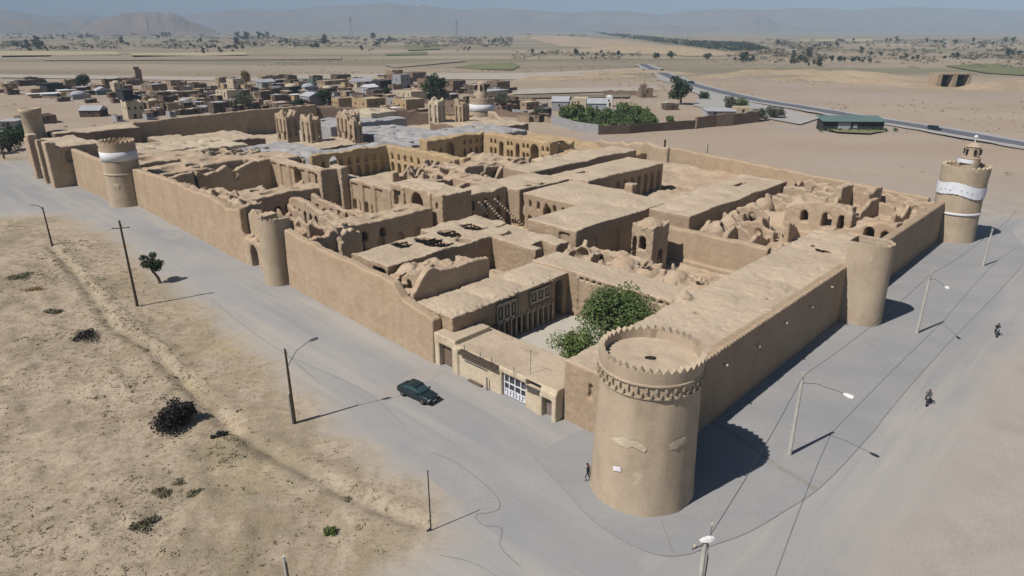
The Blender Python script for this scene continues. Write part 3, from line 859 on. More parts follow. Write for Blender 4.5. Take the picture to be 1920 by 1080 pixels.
# back wall towards the sand lot
def slanted(name, label, p0, p1, t, zt, h=.4, amp=.12, m='adobe_smooth', saw=None, cat='fortress wall', ops=None):
    b = Mass(min(p0[0], p1[0])-1, max(p0[0], p1[0])+1, min(p0[1], p1[1])-1, max(p0[1], p1[1])+1, (zt if not isinstance(zt, list) else max(q[1] for q in zt))+1, h)
    b.wall(p0[0], p0[1], p1[0], p1[1], t, zt, amp=amp, sc=.5)
    if ops: ops(b)
    return b.done(name, label, cat, (m, 'adobe_roof'), single=True, amp=.06)
slanted('fortress_wall', 'long sunlit back wall between the ruins and the open sand lot', (101.5, 6), (119, 70), 1.1, [(0,6.2),(1,6.0)], h=.34)
slanted('fortress_wall', 'weathered back wall running on past the old gate hole to the small turret tower', (120, 72), (145, 165), 1.2, [(0,5.5),(.08,5.8),(.25,4.2),(.4,2.2),(.6,1.4),(.8,2.2),(.9,4.5),(1,6.5)], h=.5, amp=.5, m='adobe_ruin')
slanted('fortress_wall', 'long shaded brown wall across the far left end with one dark stained arch', (33, 205), (98, 211), 1.5, [(0,8.6),(.3,8.8),(.62,8.9),(1,8.6)], h=.45,
        ops=lambda b: b.arch('v', 73, 203.5, 208.7, 7, -1, 2.5))
slanted('fortress_wall', 'low brown wall end behind the white roofs at the far side', (100, 211), (143, 176), 1.5, [(0,8.2),(.3,6.5),(.5,6.8),(.8,4.5),(1,5)], h=.55, amp=.5, m='adobe_brown')

# ---- round towers
def ring(prof, m, root, name, n=64, jag=None, a0=0, a1=2*math.pi, closed=True, sm=True, wob=.012):
    mb = MB(); mb.lathe(prof, n=n, a0=a0, a1=a1, closed=closed)
    for i, (x, y, z) in enumerate(mb.v):
        k = 1+wob*(math.sin(x*1.7+z*1.3)*math.sin(y*1.9-z*.7)+.5*math.sin(x*4.1-y*3.3+z*2.2))
        mb.v[i] = (x*k, y*k, z)
    return mb.build(name, m, root, smooth=sm)
def battlement(root, m, r, z0, z1, amp, n, t=.45, name='parapet', steps=10, shape=1.0, flare=0.0, zin=None):
    mb = MB(); N = n*steps; zin = z0 if zin is None else zin
    for k in range(N):
        a = 2*math.pi*k/N; f = (k % steps)/steps
        s_ = max(0, 1-abs(f*2-1)*1.15)**shape
        zt = z1+amp*s_*(1+.12*math.sin(k*12.3))
        c, s = math.cos(a), math.sin(a)
        for rr, z in ((r, z0), (r+flare*.5, (z0+z1)/2), (r+flare, z1), (r+flare, zt), (r+flare-t, zt), (r+flare-t, z1), (r-t, zin)):
            mb.v.append((rr*c, rr*s, z))
    for k in range(N):
        for j in range(6):
            a_ = k*7+j; b_ = ((k+1) % N)*7+j
            mb.f.append((a_, b_, b_+1, a_+1)); mb.mi.append(0)
    return mb.build(name, m, root)
def centre(px, py, r):
    p = G(px, py); k = Vector((p.x, p.y, 0)).normalized()
    return Vector((p.x, p.y, 0))+k*r

# near corner tower
c = centre(1197, 967, 4.15)
NTW = empty('corner_tower', 'largest round mud tower at the near corner, crowned with pointed battlements', 'tower', c)
ring([(4.32,-.3),(4.2,.6),(4.12,2),(4.02,5),(3.92,8),(3.86,10.05)], M['adobe_tower'], NTW, 'drum', 96)
fr = MB()
fr.lathe([(3.86,10.02),(4.00,10.08),(4.00,10.2),(3.88,10.22),(3.88,11.08),(4.04,11.12),(4.04,11.26),(3.94,11.30)], n=96)
for k in range(72):                                            # brick dentils
    a = 2*math.pi*k/72
    if k % 29 == 3: continue
    for dz, hh in ((10.27, .30), (10.68, .32)):
        if (k+(dz > 10.5)) % 2: continue
        cx, cy = 3.94*math.cos(a), 3.94*math.sin(a)
        fr.box(cx-.16, cx+.16, cy-.08, cy+.08, dz, dz+hh, rz=a)
fr.build('brick_frieze', M['adobe_tower'], NTW)
battlement(NTW, M['adobe_tower'], 3.96, 11.25, 12.2, .36, 40, t=.40, steps=10, flare=.06, shape=.8, zin=11.2)
fl = MB(); n = 40
vs = [(0, 0, 11.62)]; fs = []
for j in range(1, 9):
    for k in range(n):
        a = 2*math.pi*k/n; rr = j/8*3.70
        vs.append((rr*math.cos(a), rr*math.sin(a), 11.58+.06*math.sin(rr*2+a*3)*(j < 8)))
for k in range(n): fs.append((0, 1+k, 1+(k+1) % n))
for j in range(7):
    for k in range(n):
        q = 1+j*n
        fs.append((q+k, q+n+k, q+n+(k+1) % n, q+(k+1) % n))
fl.add(vs, fs); fl.build('platform', M['adobe_roof'], NTW, smooth=True)
hp = G(1219, 672, 11.6)-c
hl = MB(); vs = [(hp.x+.42*math.cos(a)*(1+.25*math.sin(3*a)), hp.y+.30*math.sin(a), 11.67) for a in [i*.4488 for i in range(14)]]
hl.add(vs, [tuple(range(14))]); hl.build('roof_hole', M['dark'], NTW)
bx_ = MB(); p = G(1225, 630, 11.6)-c; bx_.box(p.x-.3, p.x+.3, p.y-.3, p.y+.3, 11.5, 12.35); bx_.build('stair_block', M['adobe_ruin'], NTW)
def patch(root, cpos, r, pts, m, name, off=.035):            # plaster patch or plate lying on a drum
    # pts: list of (angle deg, z)
    mb = MB(); n = len(pts); vs = []
    ca = sum(p[0] for p in pts)/n; cz = sum(p[1] for p in pts)/n
    rr = lambda z: (r(z) if callable(r) else r)+off
    sub = []
    for s_ in (1.0, .66, .33):
        for a, z in pts:
            a2, z2 = ca+(a-ca)*s_, cz+(z-cz)*s_
            sub.append((rr(z2)*math.cos(R(a2)), rr(z2)*math.sin(R(a2)), z2))
    sub.append((rr(cz)*math.cos(R(ca)), rr(cz)*math.sin(R(ca)), cz))
    fs = []
    for j in range(2):
        for k in range(n): fs.append((j*n+k, j*n+(k+1) % n, (j+1)*n+(k+1) % n, (j+1)*n+k))
    for k in range(n): fs.append((2*n+k, 2*n+(k+1) % n, 3*n))
    mb.add(sub, fs); return mb.build(name, m, root)
def on_drum(c, r, x, y):          # angle and height where the line through a photo point meets a drum
    d = G(x, y, 0)-Vector((0, 0, CAM_H)); o = Vector((0, 0, CAM_H))-Vector((c.x, c.y, 0))
    A = d.x*d.x+d.y*d.y; B = 2*(o.x*d.x+o.y*d.y); C_ = o.x*o.x+o.y*o.y-r*r
    D = B*B-4*A*C_
    if D < 0: D = 0
    t_ = (-B-math.sqrt(D))/(2*A); q = o+d*t_
    return math.degrees(math.atan2(q.y, q.x)), q.z
rad = lambda z: np.interp(z, [-.3, .6, 2, 5, 8, 10], [4.32, 4.2, 4.12, 4.02, 3.92, 3.86])+.03
patch(NTW, c, rad, [on_drum(c, 4.05, *p) for p in [(1144,820),(1160,817),(1172,821),(1182,826),(1196,828),(1206,833),(1213,843),(1208,849),(1198,842),(1186,838),(1176,841),(1162,836),(1152,830)]], M['plaster_pale'], 'plaster_patch', off=.02)
patch(NTW, c, rad, [on_drum(c, 4.05, *p) for p in [(1255,833),(1270,824),(1290,818),(1293,824),(1284,834),(1268,842),(1256,844)]], M['plaster_pale'], 'plaster_patch', off=.02)
patch(NTW, c, rad, [on_drum(c, 4.1, *p) for p in [(1150,873),(1164,875),(1165,884),(1151,882)]], M['white'], 'sign_plate', off=.07)

# end block tying the corner tower to the walls
b = Mass(3.2, 13.5, 2.5, 12.6, 8, .22)
b.box(4.6, 13, 3, 12.2, 6.35, amp=.1)
b.cut(3.2, 5.0, 8.9, 9.3, 4.9, 3.4)
b.done('mud_brick_building', 'plain mud block with a flat roof joining the big corner tower to the shop', 'mud brick building', WALLM, zroof=5)

# half round tower on the left wall
def open_tower(name, label, c, r0, r1, h, face, wall_t=.5, hollow=1.2, rag=.25, depth_=1.6):
    T_ = empty(name, label, 'tower', c)
    N = 40; mb = MB(); pts = []
    # outline: a half circle towards 'face', straight flanks back
    def outline(r, back):
        o = []
        for k in range(N+1):
            a = -math.pi/2+math.pi*k/N
            o.append((r*math.cos(a), r*math.sin(a)))
        o.append((-back, r)); o.append((-back, -r))
        return o
    lev = [(r0, -.3), (r0*.99, h*.15), ((r0+r1)/2, h*.55), (r1, h)]
    n = N+3; cf, sf = math.cos(face), math.sin(face)
    rows = []
    for r, z in lev: rows.append([(x, y, z) for x, y in outline(r, depth_)])
    rg = random.Random(4)
    top = []
    for i, (x, y, z) in enumerate(rows[-1]): top.append((x, y, z+rg.uniform(-rag, rag)))
    rows[-1] = top
    inn = [(x*(r1-wall_t)/r1 if i <= N else x+(wall_t*.0), y*(r1-wall_t)/r1, z-.02) for i, (x, y, z) in enumerate(top)]
    rows.append(inn); rows.append([(x, y, h-hollow) for x, y, z in inn])
    vs = [(x*cf-y*sf, x*sf+y*cf, z) for row in rows for x, y, z in row]
    fs = []
    for j in range(len(rows)-1):
        for k in range(n): fs.append((j*n+k, j*n+(k+1) % n, (j+1)*n+(k+1) % n, (j+1)*n+k))
    fs.append(tuple((len(rows)-1)*n+k for k in range(n)))
    mb.add(vs, fs); o = mb.build('drum', M['adobe_tower'], T_)
    bm = bmesh.new(); bm.from_mesh(o.data); bmesh.ops.triangulate(bm, faces=[f for f in bm.faces if len(f.verts) > 4]); bmesh.ops.recalc_face_normals(bm, faces=bm.faces); bm.to_mesh(o.data); bm.free()
    return T_
c = centre(526, 537, 2.05)
open_tower('bastion', 'slim half round bastion with a crumbled rim midway along the left wall', c, 2.1, 2.0, 9.9, math.pi/2+TH+R(90)-R(0), rag=.22)
c = centre(1612, 612, 2.3)
T2 = open_tower('bastion', 'tall plain bastion with hollow top halfway along the shaded right wall', c, 2.3, 2.1, 10.5, TH-R(90), rag=.1, hollow=1.3, depth_=2.6)
db = MB(); db.box(-.2, .2, -1.7, 1.7, 8.9, 10.4); o = db.build('cross_wall', M['adobe_tower'], T2); o.rotation_euler[2] = TH

# white banded towers
def band_cloth(root, r, z0, z1, a0, a1, m, sag=.35, name='banner', n=40, tiltz=0.0, off=.06):
    mb = MB(); vs = []; fs = []
    for k in range(n+1):
        f = k/n; a = R(a0+(a1-a0)*f)
        s_ = math.sin(f*math.pi*3.2)*sag*.35+tiltz*f
        for j, z in enumerate((z0, (z0+z1)/2, z1)):
            rr = r+off+.04*math.sin(k*1.7+j*2)
            vs.append((rr*math.cos(a), rr*math.sin(a), z-s_+(.06*math.sin(k*2.3) if j == 0 else 0)))
    for k in range(n):
        for j in range(2): fs.append((k*3+j, k*3+3+j, k*3+4+j, k*3+1+j))
    mb.add(vs, fs); return mb.build(name, m, root, smooth=True)
def facing(c): return math.degrees(math.atan2(-c.y, -c.x))
# tower with sagging white banner (right end)
c = centre(1778, 455, 3.6); fa = facing(c)
T3 = empty('banner_tower', 'big round tower at the right end wearing a sagging white banner and a domed turret', 'tower', c)
ring([(3.85,-.3),(3.7,1),(3.6,4),(3.55,8),(3.6,11),(3.65,12.2)], M['adobe_tower'], T3, 'drum', 72)
ring([(3.58,4.85),(3.70,4.88),(3.70,5.25),(3.58,5.28)], M['white'], T3, 'white_ring', 72, wob=0)
battlement(T3, M['adobe_tower'], 3.65, 12.15, 12.9, .35, 26, t=.5, steps=8, flare=.02)
band_cloth(T3, 3.68, 8.6, 10.6, fa-88, fa+80, M['white_cloth'], sag=.8, tiltz=.7)
for k in range(8):                                             # faint lettering on the cloth
    if k % 4 == 3: continue
    a = R(fa-50+k*13); z = 9.1-.5*(k/15)+random.uniform(-.2, .2)
    let = MB(); let.box(3.74*math.cos(a)-.06, 3.74*math.cos(a)+.06, 3.74*math.sin(a)-.08, 3.74*math.sin(a)+.08, z, z+random.uniform(.1, .25), rz=0); let.build('letter', M['metal_blue'], T3)
dsk = MB(); dsk.lathe([(0,12.2),(3.3,12.2)], n=40); dsk.build('platform', M['adobe_roof'], T3)
tr = MB(); tr.lathe([(1.5,12.1),(1.45,14.3),(1.5,14.35),(1.5,14.4),(1.15,14.45),(1.1,16.2),(1.25,16.3),(0.9,16.6),(.35,16.9),(0,17)], c=(.3, -.2), n=28); tr.build('turret', M['adobe_tower'], T3)
band_cloth(T3, 1.55, 13.6, 14.25, fa-110, fa+60, M['white_cloth'], sag=.1, name='white_band'); 
for i in range(6):
    a = R(60*i+15); q = MB(); q.box(.3+1.15*math.cos(a)-.16, .3+1.15*math.cos(a)+.16, -.2+1.15*math.sin(a)-.16, -.2+1.15*math.sin(a)+.16, 15.0, 15.9); q.build('turret_window', M['dark'], T3)
fn = MB(); fn.tube([(.3,-.2,16.9),(.3,-.2,17.9)], .09, 6); fn.ball((.3,-.2,17.9), .32, 8); fn.build('finial', M['white'], T3)
# tower with white band on the left wall
c = centre(243, 388, 3.4); fa = facing(c)
T4 = empty('banded_tower', 'round tower on the left wall with one broad white band and a lacy rim', 'tower', c)
ring([(3.65,-.3),(3.5,1),(3.4,5),(3.4,12.6)], M['adobe_tower'], T4, 'drum', 60)
ring([(3.38,9.5),(3.52,9.55),(3.52,11.3),(3.38,11.35)], M['white'], T4, 'white_band', 60, wob=0)
ring([(3.38,6.6),(3.48,6.63),(3.48,6.95),(3.38,7.0)], M['plaster_pale'], T4, 'thin_ring', 60, wob=0)
battlement(T4, M['adobe_ruin'], 3.42, 12.5, 13.1, .5, 22, t=.45, steps=8, shape=.5)
dsk = MB(); dsk.lathe([(0,12.5),(3.1,12.5)], n=40); dsk.build('platform', M['adobe_roof'], T4)
patch(T4, c, lambda z: 3.43, [on_drum(c, 3.43, *p) for p in [(211,344),(224,345),(224,355),(211,354)]], M['plaster_pale'], 'sign_plate', off=.05)
# plain tower at the far left
c = centre(80, 304, 2.5)
T5 = empty('plain_tower', 'tall plain round tower with a flat thick rim at the far left corner', 'tower', c)
ring([(2.75,-.3),(2.6,1),(2.5,8),(2.5,13.3),(2.65,13.5),(2.68,14.5),(2.3,14.55),(2.2,14.1),(0,14.1)], M['adobe_tower'], T5, 'drum', 48)
patch(T5, c, lambda z: 2.58, [on_drum(c, 2.55, *p) for p in [(62,272),(69,273),(69,280),(62,279)]], M['white'], 'sign_plate', off=.06)
# far tower with turret
c = W(147, 171); fa = facing(c)
T6 = empty('turret_tower', 'far round tower with a white band and a small pierced turret beside the village', 'tower', c)
ring([(4.9,-.3),(4.8,6),(4.8,9.8)], M['adobe_tower'], T6, 'drum', 48)
ring([(4.82,5.6),(4.95,5.65),(4.95,8.1),(4.82,8.15)], M['white'], T6, 'white_band', 48, wob=0)
battlement(T6, M['adobe_tower'], 4.85, 9.7, 10.3, .3, 22, t=.5, steps=6)
dsk = MB(); dsk.lathe([(0,9.8),(4.5,9.8)], n=32); dsk.build('platform', M['adobe_roof'], T6)
tr = MB(); tr.lathe([(2.3,9.7),(2.2,11.5),(1.9,13),(1.7,15.8),(.8,16.4),(0,16.6)], n=24); tr.build('turret', M['adobe_tower'], T6)
for i in range(6):
    a = R(60*i+20); q = MB(); q.box(1.85*math.cos(a)-.3, 1.85*math.cos(a)+.3, 1.85*math.sin(a)-.3, 1.85*math.sin(a)+.3, 13.2, 15.2); q.build('turret_window', M['dark'], T6)

# ---- tree courtyard and the buildings around it
b = Mass(4.4, 26, 27.0, 35.2, 8, .2)
b.box(4.9, 25.4, 28.2, 34.6, 5.7, amp=.12, sc=.2)
for i in range(3): b.dome(8+i*6.2, 31, 5.6, 3.0, .9, ru=3.4)
b.row('v', 27.7, 28.8, 5.6, 12.5, 3, 1.1, .3, 2.2)
b.cut(11.6, 15.4, 27.7, 28.45, 5.4, 2.2)
b.cut(17.2, 21.6, 27.7, 28.45, 5.3, 3.1)
b.row('v', 27.7, 29.0, 11.8, 16.2, 4, .7, .3, 1.9)
b.row('v', 27.7, 29.0, 17.0, 21.8, 5, .65, .3, 2.0)
b.arch('v', 23.1, 27.7, 29.7, 1.5, .2, 4.4); b.arch('v', 16.4, 27.7, 29.7, .9, .2, 2.1)
r = b.done('mud_brick_building', 'low flat roofed range whose dark carved front looks onto the tree courtyard', 'mud brick building', WALLM, zroof=4.6)
def carved(root, u0, u1, z0, z1, v, n):
    mb = MB(); p = local(root, u0, v, z0); q = local(root, u1, v, z1)
    wd = (q.x-p.x)/n
    for i in range(n):
        x = p.x+i*wd
        for (a, c_, d, e) in ((.06, .94, 0, .16), (.06, .94, .84, 1), (.0, .14, 0, 1), (.86, 1, 0, 1), (.4, .6, .3, .75)):
            mb.box(x+wd*a, x+wd*c_, p.y-.07, p.y+.1, z0+(z1-z0)*d, z0+(z1-z0)*e)
    return mb.build('carved_panel', M['plaster_pale'], root)
carved(r, 11.8, 15.2, 2.6, 5.1, 28.25, 3); carved(r, 17.6, 21.4, 3.4, 5.1, 28.25, 3)
for u in (12.0, 12.9, 14.1, 15.0, 15.9, 17.0, 17.9, 18.9, 19.9, 20.9, 21.7):
    mb = MB(); p = local(r, u, 28.12, 0); mb.lathe([(.17,.1),(.13,.3),(.12,2.5),(.2,2.65),(.2,2.8)], c=(p.x, p.y), n=8); mb.build('column', M['plaster_pale'], r)
mb = MB(); p = local(r, 16.4, 28.7, 0); mb.box(p.x-.45, p.x+.45, p.y, p.y+.06, .1, 2.2); mb.build('door', M['dark'], r)

b = Mass(24, 31, 11, 35, 8, .22)
b.box(24.8, 30.2, 11.6, 34.6, 6.0, amp=.12, sc=.2)
for v in (13.2, 16.4, 19.6, 22.0, 24.4, 26.6): b.box(24.55, 25.2, v-.13, v+.13, 5.7)
b.row('u', 24.3, 26.4, 17, 26, 3, 1.1, .1, 2.3)
b.row('u', 24.3, 25.5, 13, 26.6, 14, .55, 5.25, 5.55, arch=False)
r = b.done('mud_brick_building', 'flat roofed strip with a plain sunlit front behind the courtyard tree', 'mud brick building', WALLM, zroof=5)

# near roof along the right wall
b = Mass(11.5, 66, 1.6, 12.5, 9, .25)
b.box(12.4, 51.5, 2.6, 11.6, 6.9, amp=.16, sc=.16)
b.box(51, 64, 2.6, 12, 6.6, amp=.4, sc=.3)
for u, v, rr, hh in ((27,8.5,2.6,.8),(34,7,3.2,.55),(41,6.5,3.0,.5),(48,7.5,3.2,.45),(20,6,2.6,.35),(56,6.5,3,.5)): b.dome(u, v, 6.8, rr, hh)
for k_ in range(6): b.cyl(24.2, 11.2, 1.3-.21*k_, 6, 7.0+.24*k_)
for u, v in ((31,4.5),(38,9),(45,4),(22,8.4),(52.5,9)): b.dome(u, v, 7.15, .35, .7, sub=True)
r = b.done('mud_brick_building', 'very long flat mud roof running behind the fringed right wall', 'mud brick building', WALLM, zroof=5.4, amp=.09, sc=.6)
# shop and gate house on the road
b = Mass(3.0, 10, 11.6, 30.4, 5.6, .18)
b.box(3.7, 9.7, 12.2, 27.4, 3.35, amp=.05)
b.box(3.6, 9.0, 26.4, 29.9, 3.9)
b.box(3.45, 4.1, 25.9, 26.6, 3.2)
b.box(3.5, 4.4, 12.2, 14.9, 3.0)
b.cut(3.2, 4.6, 27.0, 29.1, 2.75, -.5)
b.cut(3.2, 4.5, 16.35, 19.55, 2.6, -.5)
b.cut(3.2, 4.3, 12.75, 13.95, 2.15, -.5)
b.cut(3.2, 4.6, 14.2, 16.2, 3.1, 2.45)
r = b.done('roadside_shop', 'low cream fronted shop with a blue window front against the big corner tower', 'shop', ('plaster_cream', 'adobe_roof'), zroof=3.0, amp=.03)
def lbox(root, u0, u1, v0, v1, z0, z1, m, name, parent=None, mb=None, build=True):
    mb = mb or MB(); p = local(root, u0, v0); q = local(root, u1, v1)
    mb.box(p.x, q.x, p.y, q.y, z0, z1)
    return mb.build(name, m, parent or root) if build else mb
mb = MB()
for i in range(5):
    lbox(r, 4.25, 4.33, 27.02+i*.415, 27.02+i*.415+.40, 0.1, 2.7, None, '', mb=mb, build=False)
mb.build('garage_door', M['metal_brown'], r)
gd = lbox(r, 4.15, 4.22, 12.78, 13.92, .1, 2.1, M['metal_mauve'], 'door')
lbox(r, 4.08, 4.15, 13.0, 13.1, 1.0, 1.15, M['steel'], 'handle', parent=gd)
wf = MB()
for v in (16.4, 17.15, 17.95, 18.75, 19.42): lbox(r, 4.02, 4.14, v-.05, v+.06, .1, 2.55, None, '', mb=wf, build=False)
for z in (.12, .75, 1.5, 2.45): lbox(r, 4.03, 4.13, 16.35, 19.5, z, z+.09, None, '', mb=wf, build=False)
wfo = wf.build('window_front', M['white'], r)
lbox(r, 4.16, 4.2, 16.38, 19.5, .8, 2.5, M['glass_dark'], 'pane', parent=wfo)
lbox(r, 4.10, 4.18, 16.38, 19.5, .1, .8, M['metal_blue'], 'panel', parent=wfo)
# stacked tiles and posters in the window
po = MB()
for i in range(7):
    lbox(r, 4.0, 4.02, 16.5+i*.42, 16.78+i*.42, .2+.15*(i % 2), .62+.1*(i % 3), None, '', mb=po, build=False)
po.build('poster', M['white_cloth'], r)
av = MB(); p = local(r, 3.2, 19.9); q = local(r, 3.75, 25.6)
av.add([(p.x, p.y, 2.95), (p.x, q.y, 2.95), (q.x, q.y, 3.3), (q.x, p.y, 3.3), (p.x, p.y, 2.87), (p.x, q.y, 2.87), (q.x, q.y, 3.22), (q.x, p.y, 3.22)], [(0,3,2,1),(4,5,6,7),(0,1,5,4),(1,2,6,5),(3,0,4,7)])
av.build('eave', M['wood_dark'], r)
for v in (24.8, 22.4, 20.7, 17.6): lbox(r, 3.5, 3.56, v, v+.06, 3.2, 4.0, M['steel'], 'roof_pipe')
ant = MB(); p = local(r, 4.6, 16.4); ant.tube([(p.x, p.y, 3.2), (p.x, p.y, 5.9)], .03, 5); ant.tube([(p.x, p.y-.7, 5.7), (p.x, p.y+.7, 5.7)], .02, 4)
for k in (-.6, -.3, 0, .3, .6): ant.tube([(p.x-.3, p.y+k, 5.7), (p.x+.3, p.y+k, 5.7)], .015, 4)
ant.build('antenna', M['steel'], r)
lbox(r, 3.35, 3.45, 21.3, 21.42, .1, 1.5, M['steel'], 'gas_pipe')
lbox(r, 3.55, 3.62, 21.5, 24.9, 2.15, 2.22, M['steel'], 'wall_pipe')
lbox(r, 3.30, 3.62, 22.2, 24.2, .1, .22, M['mud_dark'], 'step')
cn = MB(); lbox(r, 3.15, 3.65, 14.3, 16.1, 2.55, 2.62, None, '', mb=cn, build=False); cn.build('canopy', M['steel'], r)

# ---- ruined strip behind the arcade: broken vaults in rows
b = Mass(29.5, 37.5, 11, 36, 8, .24)
b.box(30.2, 36.6, 12, 35.4, 5.2, amp=.8, sc=.45)
for i in range(6):
    b.dome(33.2, 13.5+i*3.9, 4.9, 1.6, 1.6, ru=2.2); b.dome(33.4, 13.5+i*3.9, 4.7, 1.2, 1.3 if i % 2 else 2.6, ru=1.7, sub=True)
for u, v, q in ((32,32.5,1.9),(33,28.5,1.8),(35.5,24,1.4),(35.6,20,1.3),(35.8,16.6,1.4),(35.4,30.5,1.2)): b.cut(u-q, u+q, v-q*.9, v+q*.9, 9, 3.0)
b.rooms(30.6, 36.8, 12.2, 35.2, 2, 6, 6.0, .7, 15, .2); b.box(36.2, 37.0, 12.0, 14.4, 6.4, amp=.2); b.box(33.5, 37.0, 11.9, 12.6, 6.3, amp=.3)
b.done('ruined_building', 'row of broken vaults with open holes just behind the courtyard arcade', 'ruin', RUINM, single=True, amp=.16, big=.1)
# sunken court behind it with a clean sunlit wall
b = Mass(50.5, 53, 13, 31, 8, .25)
b.box(51.2, 52.6, 13.6, 30.6, 6.1, amp=.12)
b.box(50.9, 51.4, 13.6, 30.6, 1.5, amp=.1)
b.done('courtyard_wall', 'clean sunlit retaining wall at the back of the sunken court in the middle right', 'wall', ('adobe_smooth', 'adobe_roof'), single=True, amp=.04)
b = Mass(43, 49, 27, 32.5, 10, .2)
b.box(43.6, 48, 27.6, 31.4, 7.9, amp=.35, sc=.6); b.dome(45.6, 29.4, 7.6, 1.7, 1.0, ru=2.2)
b.cut(44.3, 47.2, 28.2, 30.8, 6.8, 3.4); b.arch('u', 29.4, 43, 45, 1.2, 4.2, 5.6); b.arch('u', 30.8, 43, 45, .7, .5, 5.6); b.arch('u', 29.6, 43, 46, 1.3, -.5, 2.0); b.arch('v', 46, 27, 28.5, 1.4, -.2, 3.4)
b.done('ruined_pavilion', 'narrow ruined two storey stub standing alone in the sunken court', 'ruin', ('adobe_ruin', 'adobe_roof'), single=True, amp=.14)
b = Mass(36.4, 51.2, 12, 30.6, 5, .3)
b.box(37, 51, 12.4, 29.6, .7, amp=.35, sc=.4)
b.debris(37.5, 43, 12.6, 29, 20, .8, 3, 1.0, 1.1); b.rooms(37.2, 41.5, 12.8, 27.5, 1, 5, 3.6, .5, 31, 0)
b.wall(49.5, 14, 50.4, 28, .9, 1.3, amp=.2)
b.done('rubble_mound', 'heaped rubble and stub walls on the floor of the sunken court', 'rubble', RUINM, single=True, amp=.16, big=.1)

# ---- big roofs in the middle
b = Mass(36, 65, 35.4, 61, 9.6, .28)
b.box(37.2, 63.8, 36.9, 46.8, 7.0, amp=.14, sc=.16)
b.box(50.4, 65.0, 46, 60, 7.0, amp=.18, sc=.16)
for u, v, rr, hh in ((43,41,3.2,.7),(50,41.5,3.2,.75),(57,42,3.4,.8),(56,50,3.2,.6),(58,56,3,.5)): b.dome(u, v, 6.9, rr, hh)
b.box(63.3, 65.2, 44.8, 46.6, 8.6, amp=.1)
b.row('v', 36.2, 37.25, 38.5, 62, 4, 2.6, 0, 4.0)
b.cut(36.4, 37.6, 38.2, 40.2, 6.2, 1.5)
b.row('u', 49.8, 52.2, 55.5, 61, 3, .9, .5, 2.4)
b.arch('u', 54.0, 49.8, 52.4, 1.9, .5, 4.2)
b.row('u', 49.8, 51.6, 47.5, 53, 3, 1.0, .4, 2.2); b.row('u', 49.8, 51.4, 47.5, 61, 7, .6, 4.4, 5.4)
r = b.done('mud_brick_building', 'largest flat roof in the middle with low domes and a tall dark panelled front', 'mud brick building', WALLM, zroof=5.5)
b = Mass(54.5, 96, 28, 39.5, 9.5, .3)
b.box(56.5, 94, 29.0, 36.8, 7.0, amp=.18, sc=.15)
b.box(60.3, 94, 36, 38.6, 6.8, amp=.3, sc=.3)
for i in range(6): b.dome(61+i*5.6, 33, 6.8, 2.7, .75)
b.cut(82, 86, 33.5, 34.6, 9, 6.2); b.dome(91, 34, 7, 2.0, 1.6, ru=1.2, sub=True)
b.done('mud_brick_building', 'long flat roof ending in a pale sunlit end wall beside the field of arches', 'mud brick building', WALLM, zroof=5.4)

# ---- field of ruined arches at the right
b = Mass(54, 101.5, 2.2, 29.2, 10.2, .3)
U2, V2 = np.meshgrid(b.ua, b.va, indexing='ij')
fr_ = np.clip((U2-77)/2, 0, 1)
hh = (1-fr_)*(2.5+1.7*np.clip((17-V2)/5, 0, 1)+.2*fbm2(U2*.3, V2*.3, 3, 2.0))+fr_*(4.2+.35*fbm2(U2*.35, V2*.35, 4, 7.))
D = np.maximum(np.maximum(b.Z-hh[:, :, None], np.abs(b.U-77.7)-23.3), np.abs(b.V-15.8)-12.9)
b.F = np.minimum(b.F, D.astype(np.float32))
b.wall(77.6, 11.5, 77.4, 21.5, 1.1, [(0,6.2),(.15,7.4),(.45,7.9),(.75,7.6),(1,6.4)], amp=.5)
b.box(77.4, 81, 11.6, 21.4, 7.3, amp=.5, sc=.4); b.arch('u', 18.6, 75, 80.3, 1.3, 4.0, 5.2); b.arch('u', 14.9, 75, 80.3, 1.7, 3.6, 5.2); b.arch('u', 12.6, 75, 80, 1.0, 3.6, 5.6)  # roofed mass added behind the wall so that its arches read dark
b.wall(74.6, 3.4, 74.2, 9.6, .9, [(0,6.2),(.4,7.0),(.7,6.2),(1,5)], amp=.5); b.box(74.4, 78, 3.6, 9.4, 6.5, amp=.4, sc=.4); b.arch('u', 7.2, 72, 77.3, 1.5, 3.6, 5.0); b.arch('u', 4.9, 72, 77.3, 1.2, 3.6, 4.8)  # same here: the box is added behind to darken these arches
b.wall(77.6, 21.5, 84, 22, .8, [(0,6.6),(.5,5.4),(1,6)], amp=.5); b.wall(77.6, 11.6, 90, 11.4, .9, [(0,6.6),(.3,5.4),(.7,7.4),(1,7.2)], amp=.5)
b.box(88, 95.5, 12, 18, 8.1, amp=.4); b.cut(87, 93.5, 13.2, 16.6, 9.6, 4.4); b.arch('v', 90.6, 17, 19, 1.2, 4.6, 6.0)
b.wall(91, 18, 91.6, 28, .9, [(0,7.4),(.4,6.6),(.7,7.2),(1,6)], amp=.5); b.wall(91, 4, 90.6, 12, .8, [(0,6.0),(.3,7.4),(.55,5.6),(1,7)], amp=.6)
b.arch('u', 22.6, 89, 93, 1.1, 5, 6); b.arch('u', 7.6, 89, 93, 1.2, 5, 6.2); b.arch('u', 5.2, 89, 93, .8, 5, 6)
b.wall(84, 18, 84, 28, .8, [(0,6.6),(.3,7.2),(.6,5.8),(1,6.4)], amp=.6); b.arch('u', 24.5, 82, 86, 1.4, 4.6, 5.6)
b.wall(97, 4, 97.6, 22, .8, [(0,6),(.3,6.8),(.6,5.6),(1,6.4)], amp=.5); b.wall(84, 6.5, 90, 6.2, .7, [(0,6.4),(.5,5),(1,6.6)], amp=.5)
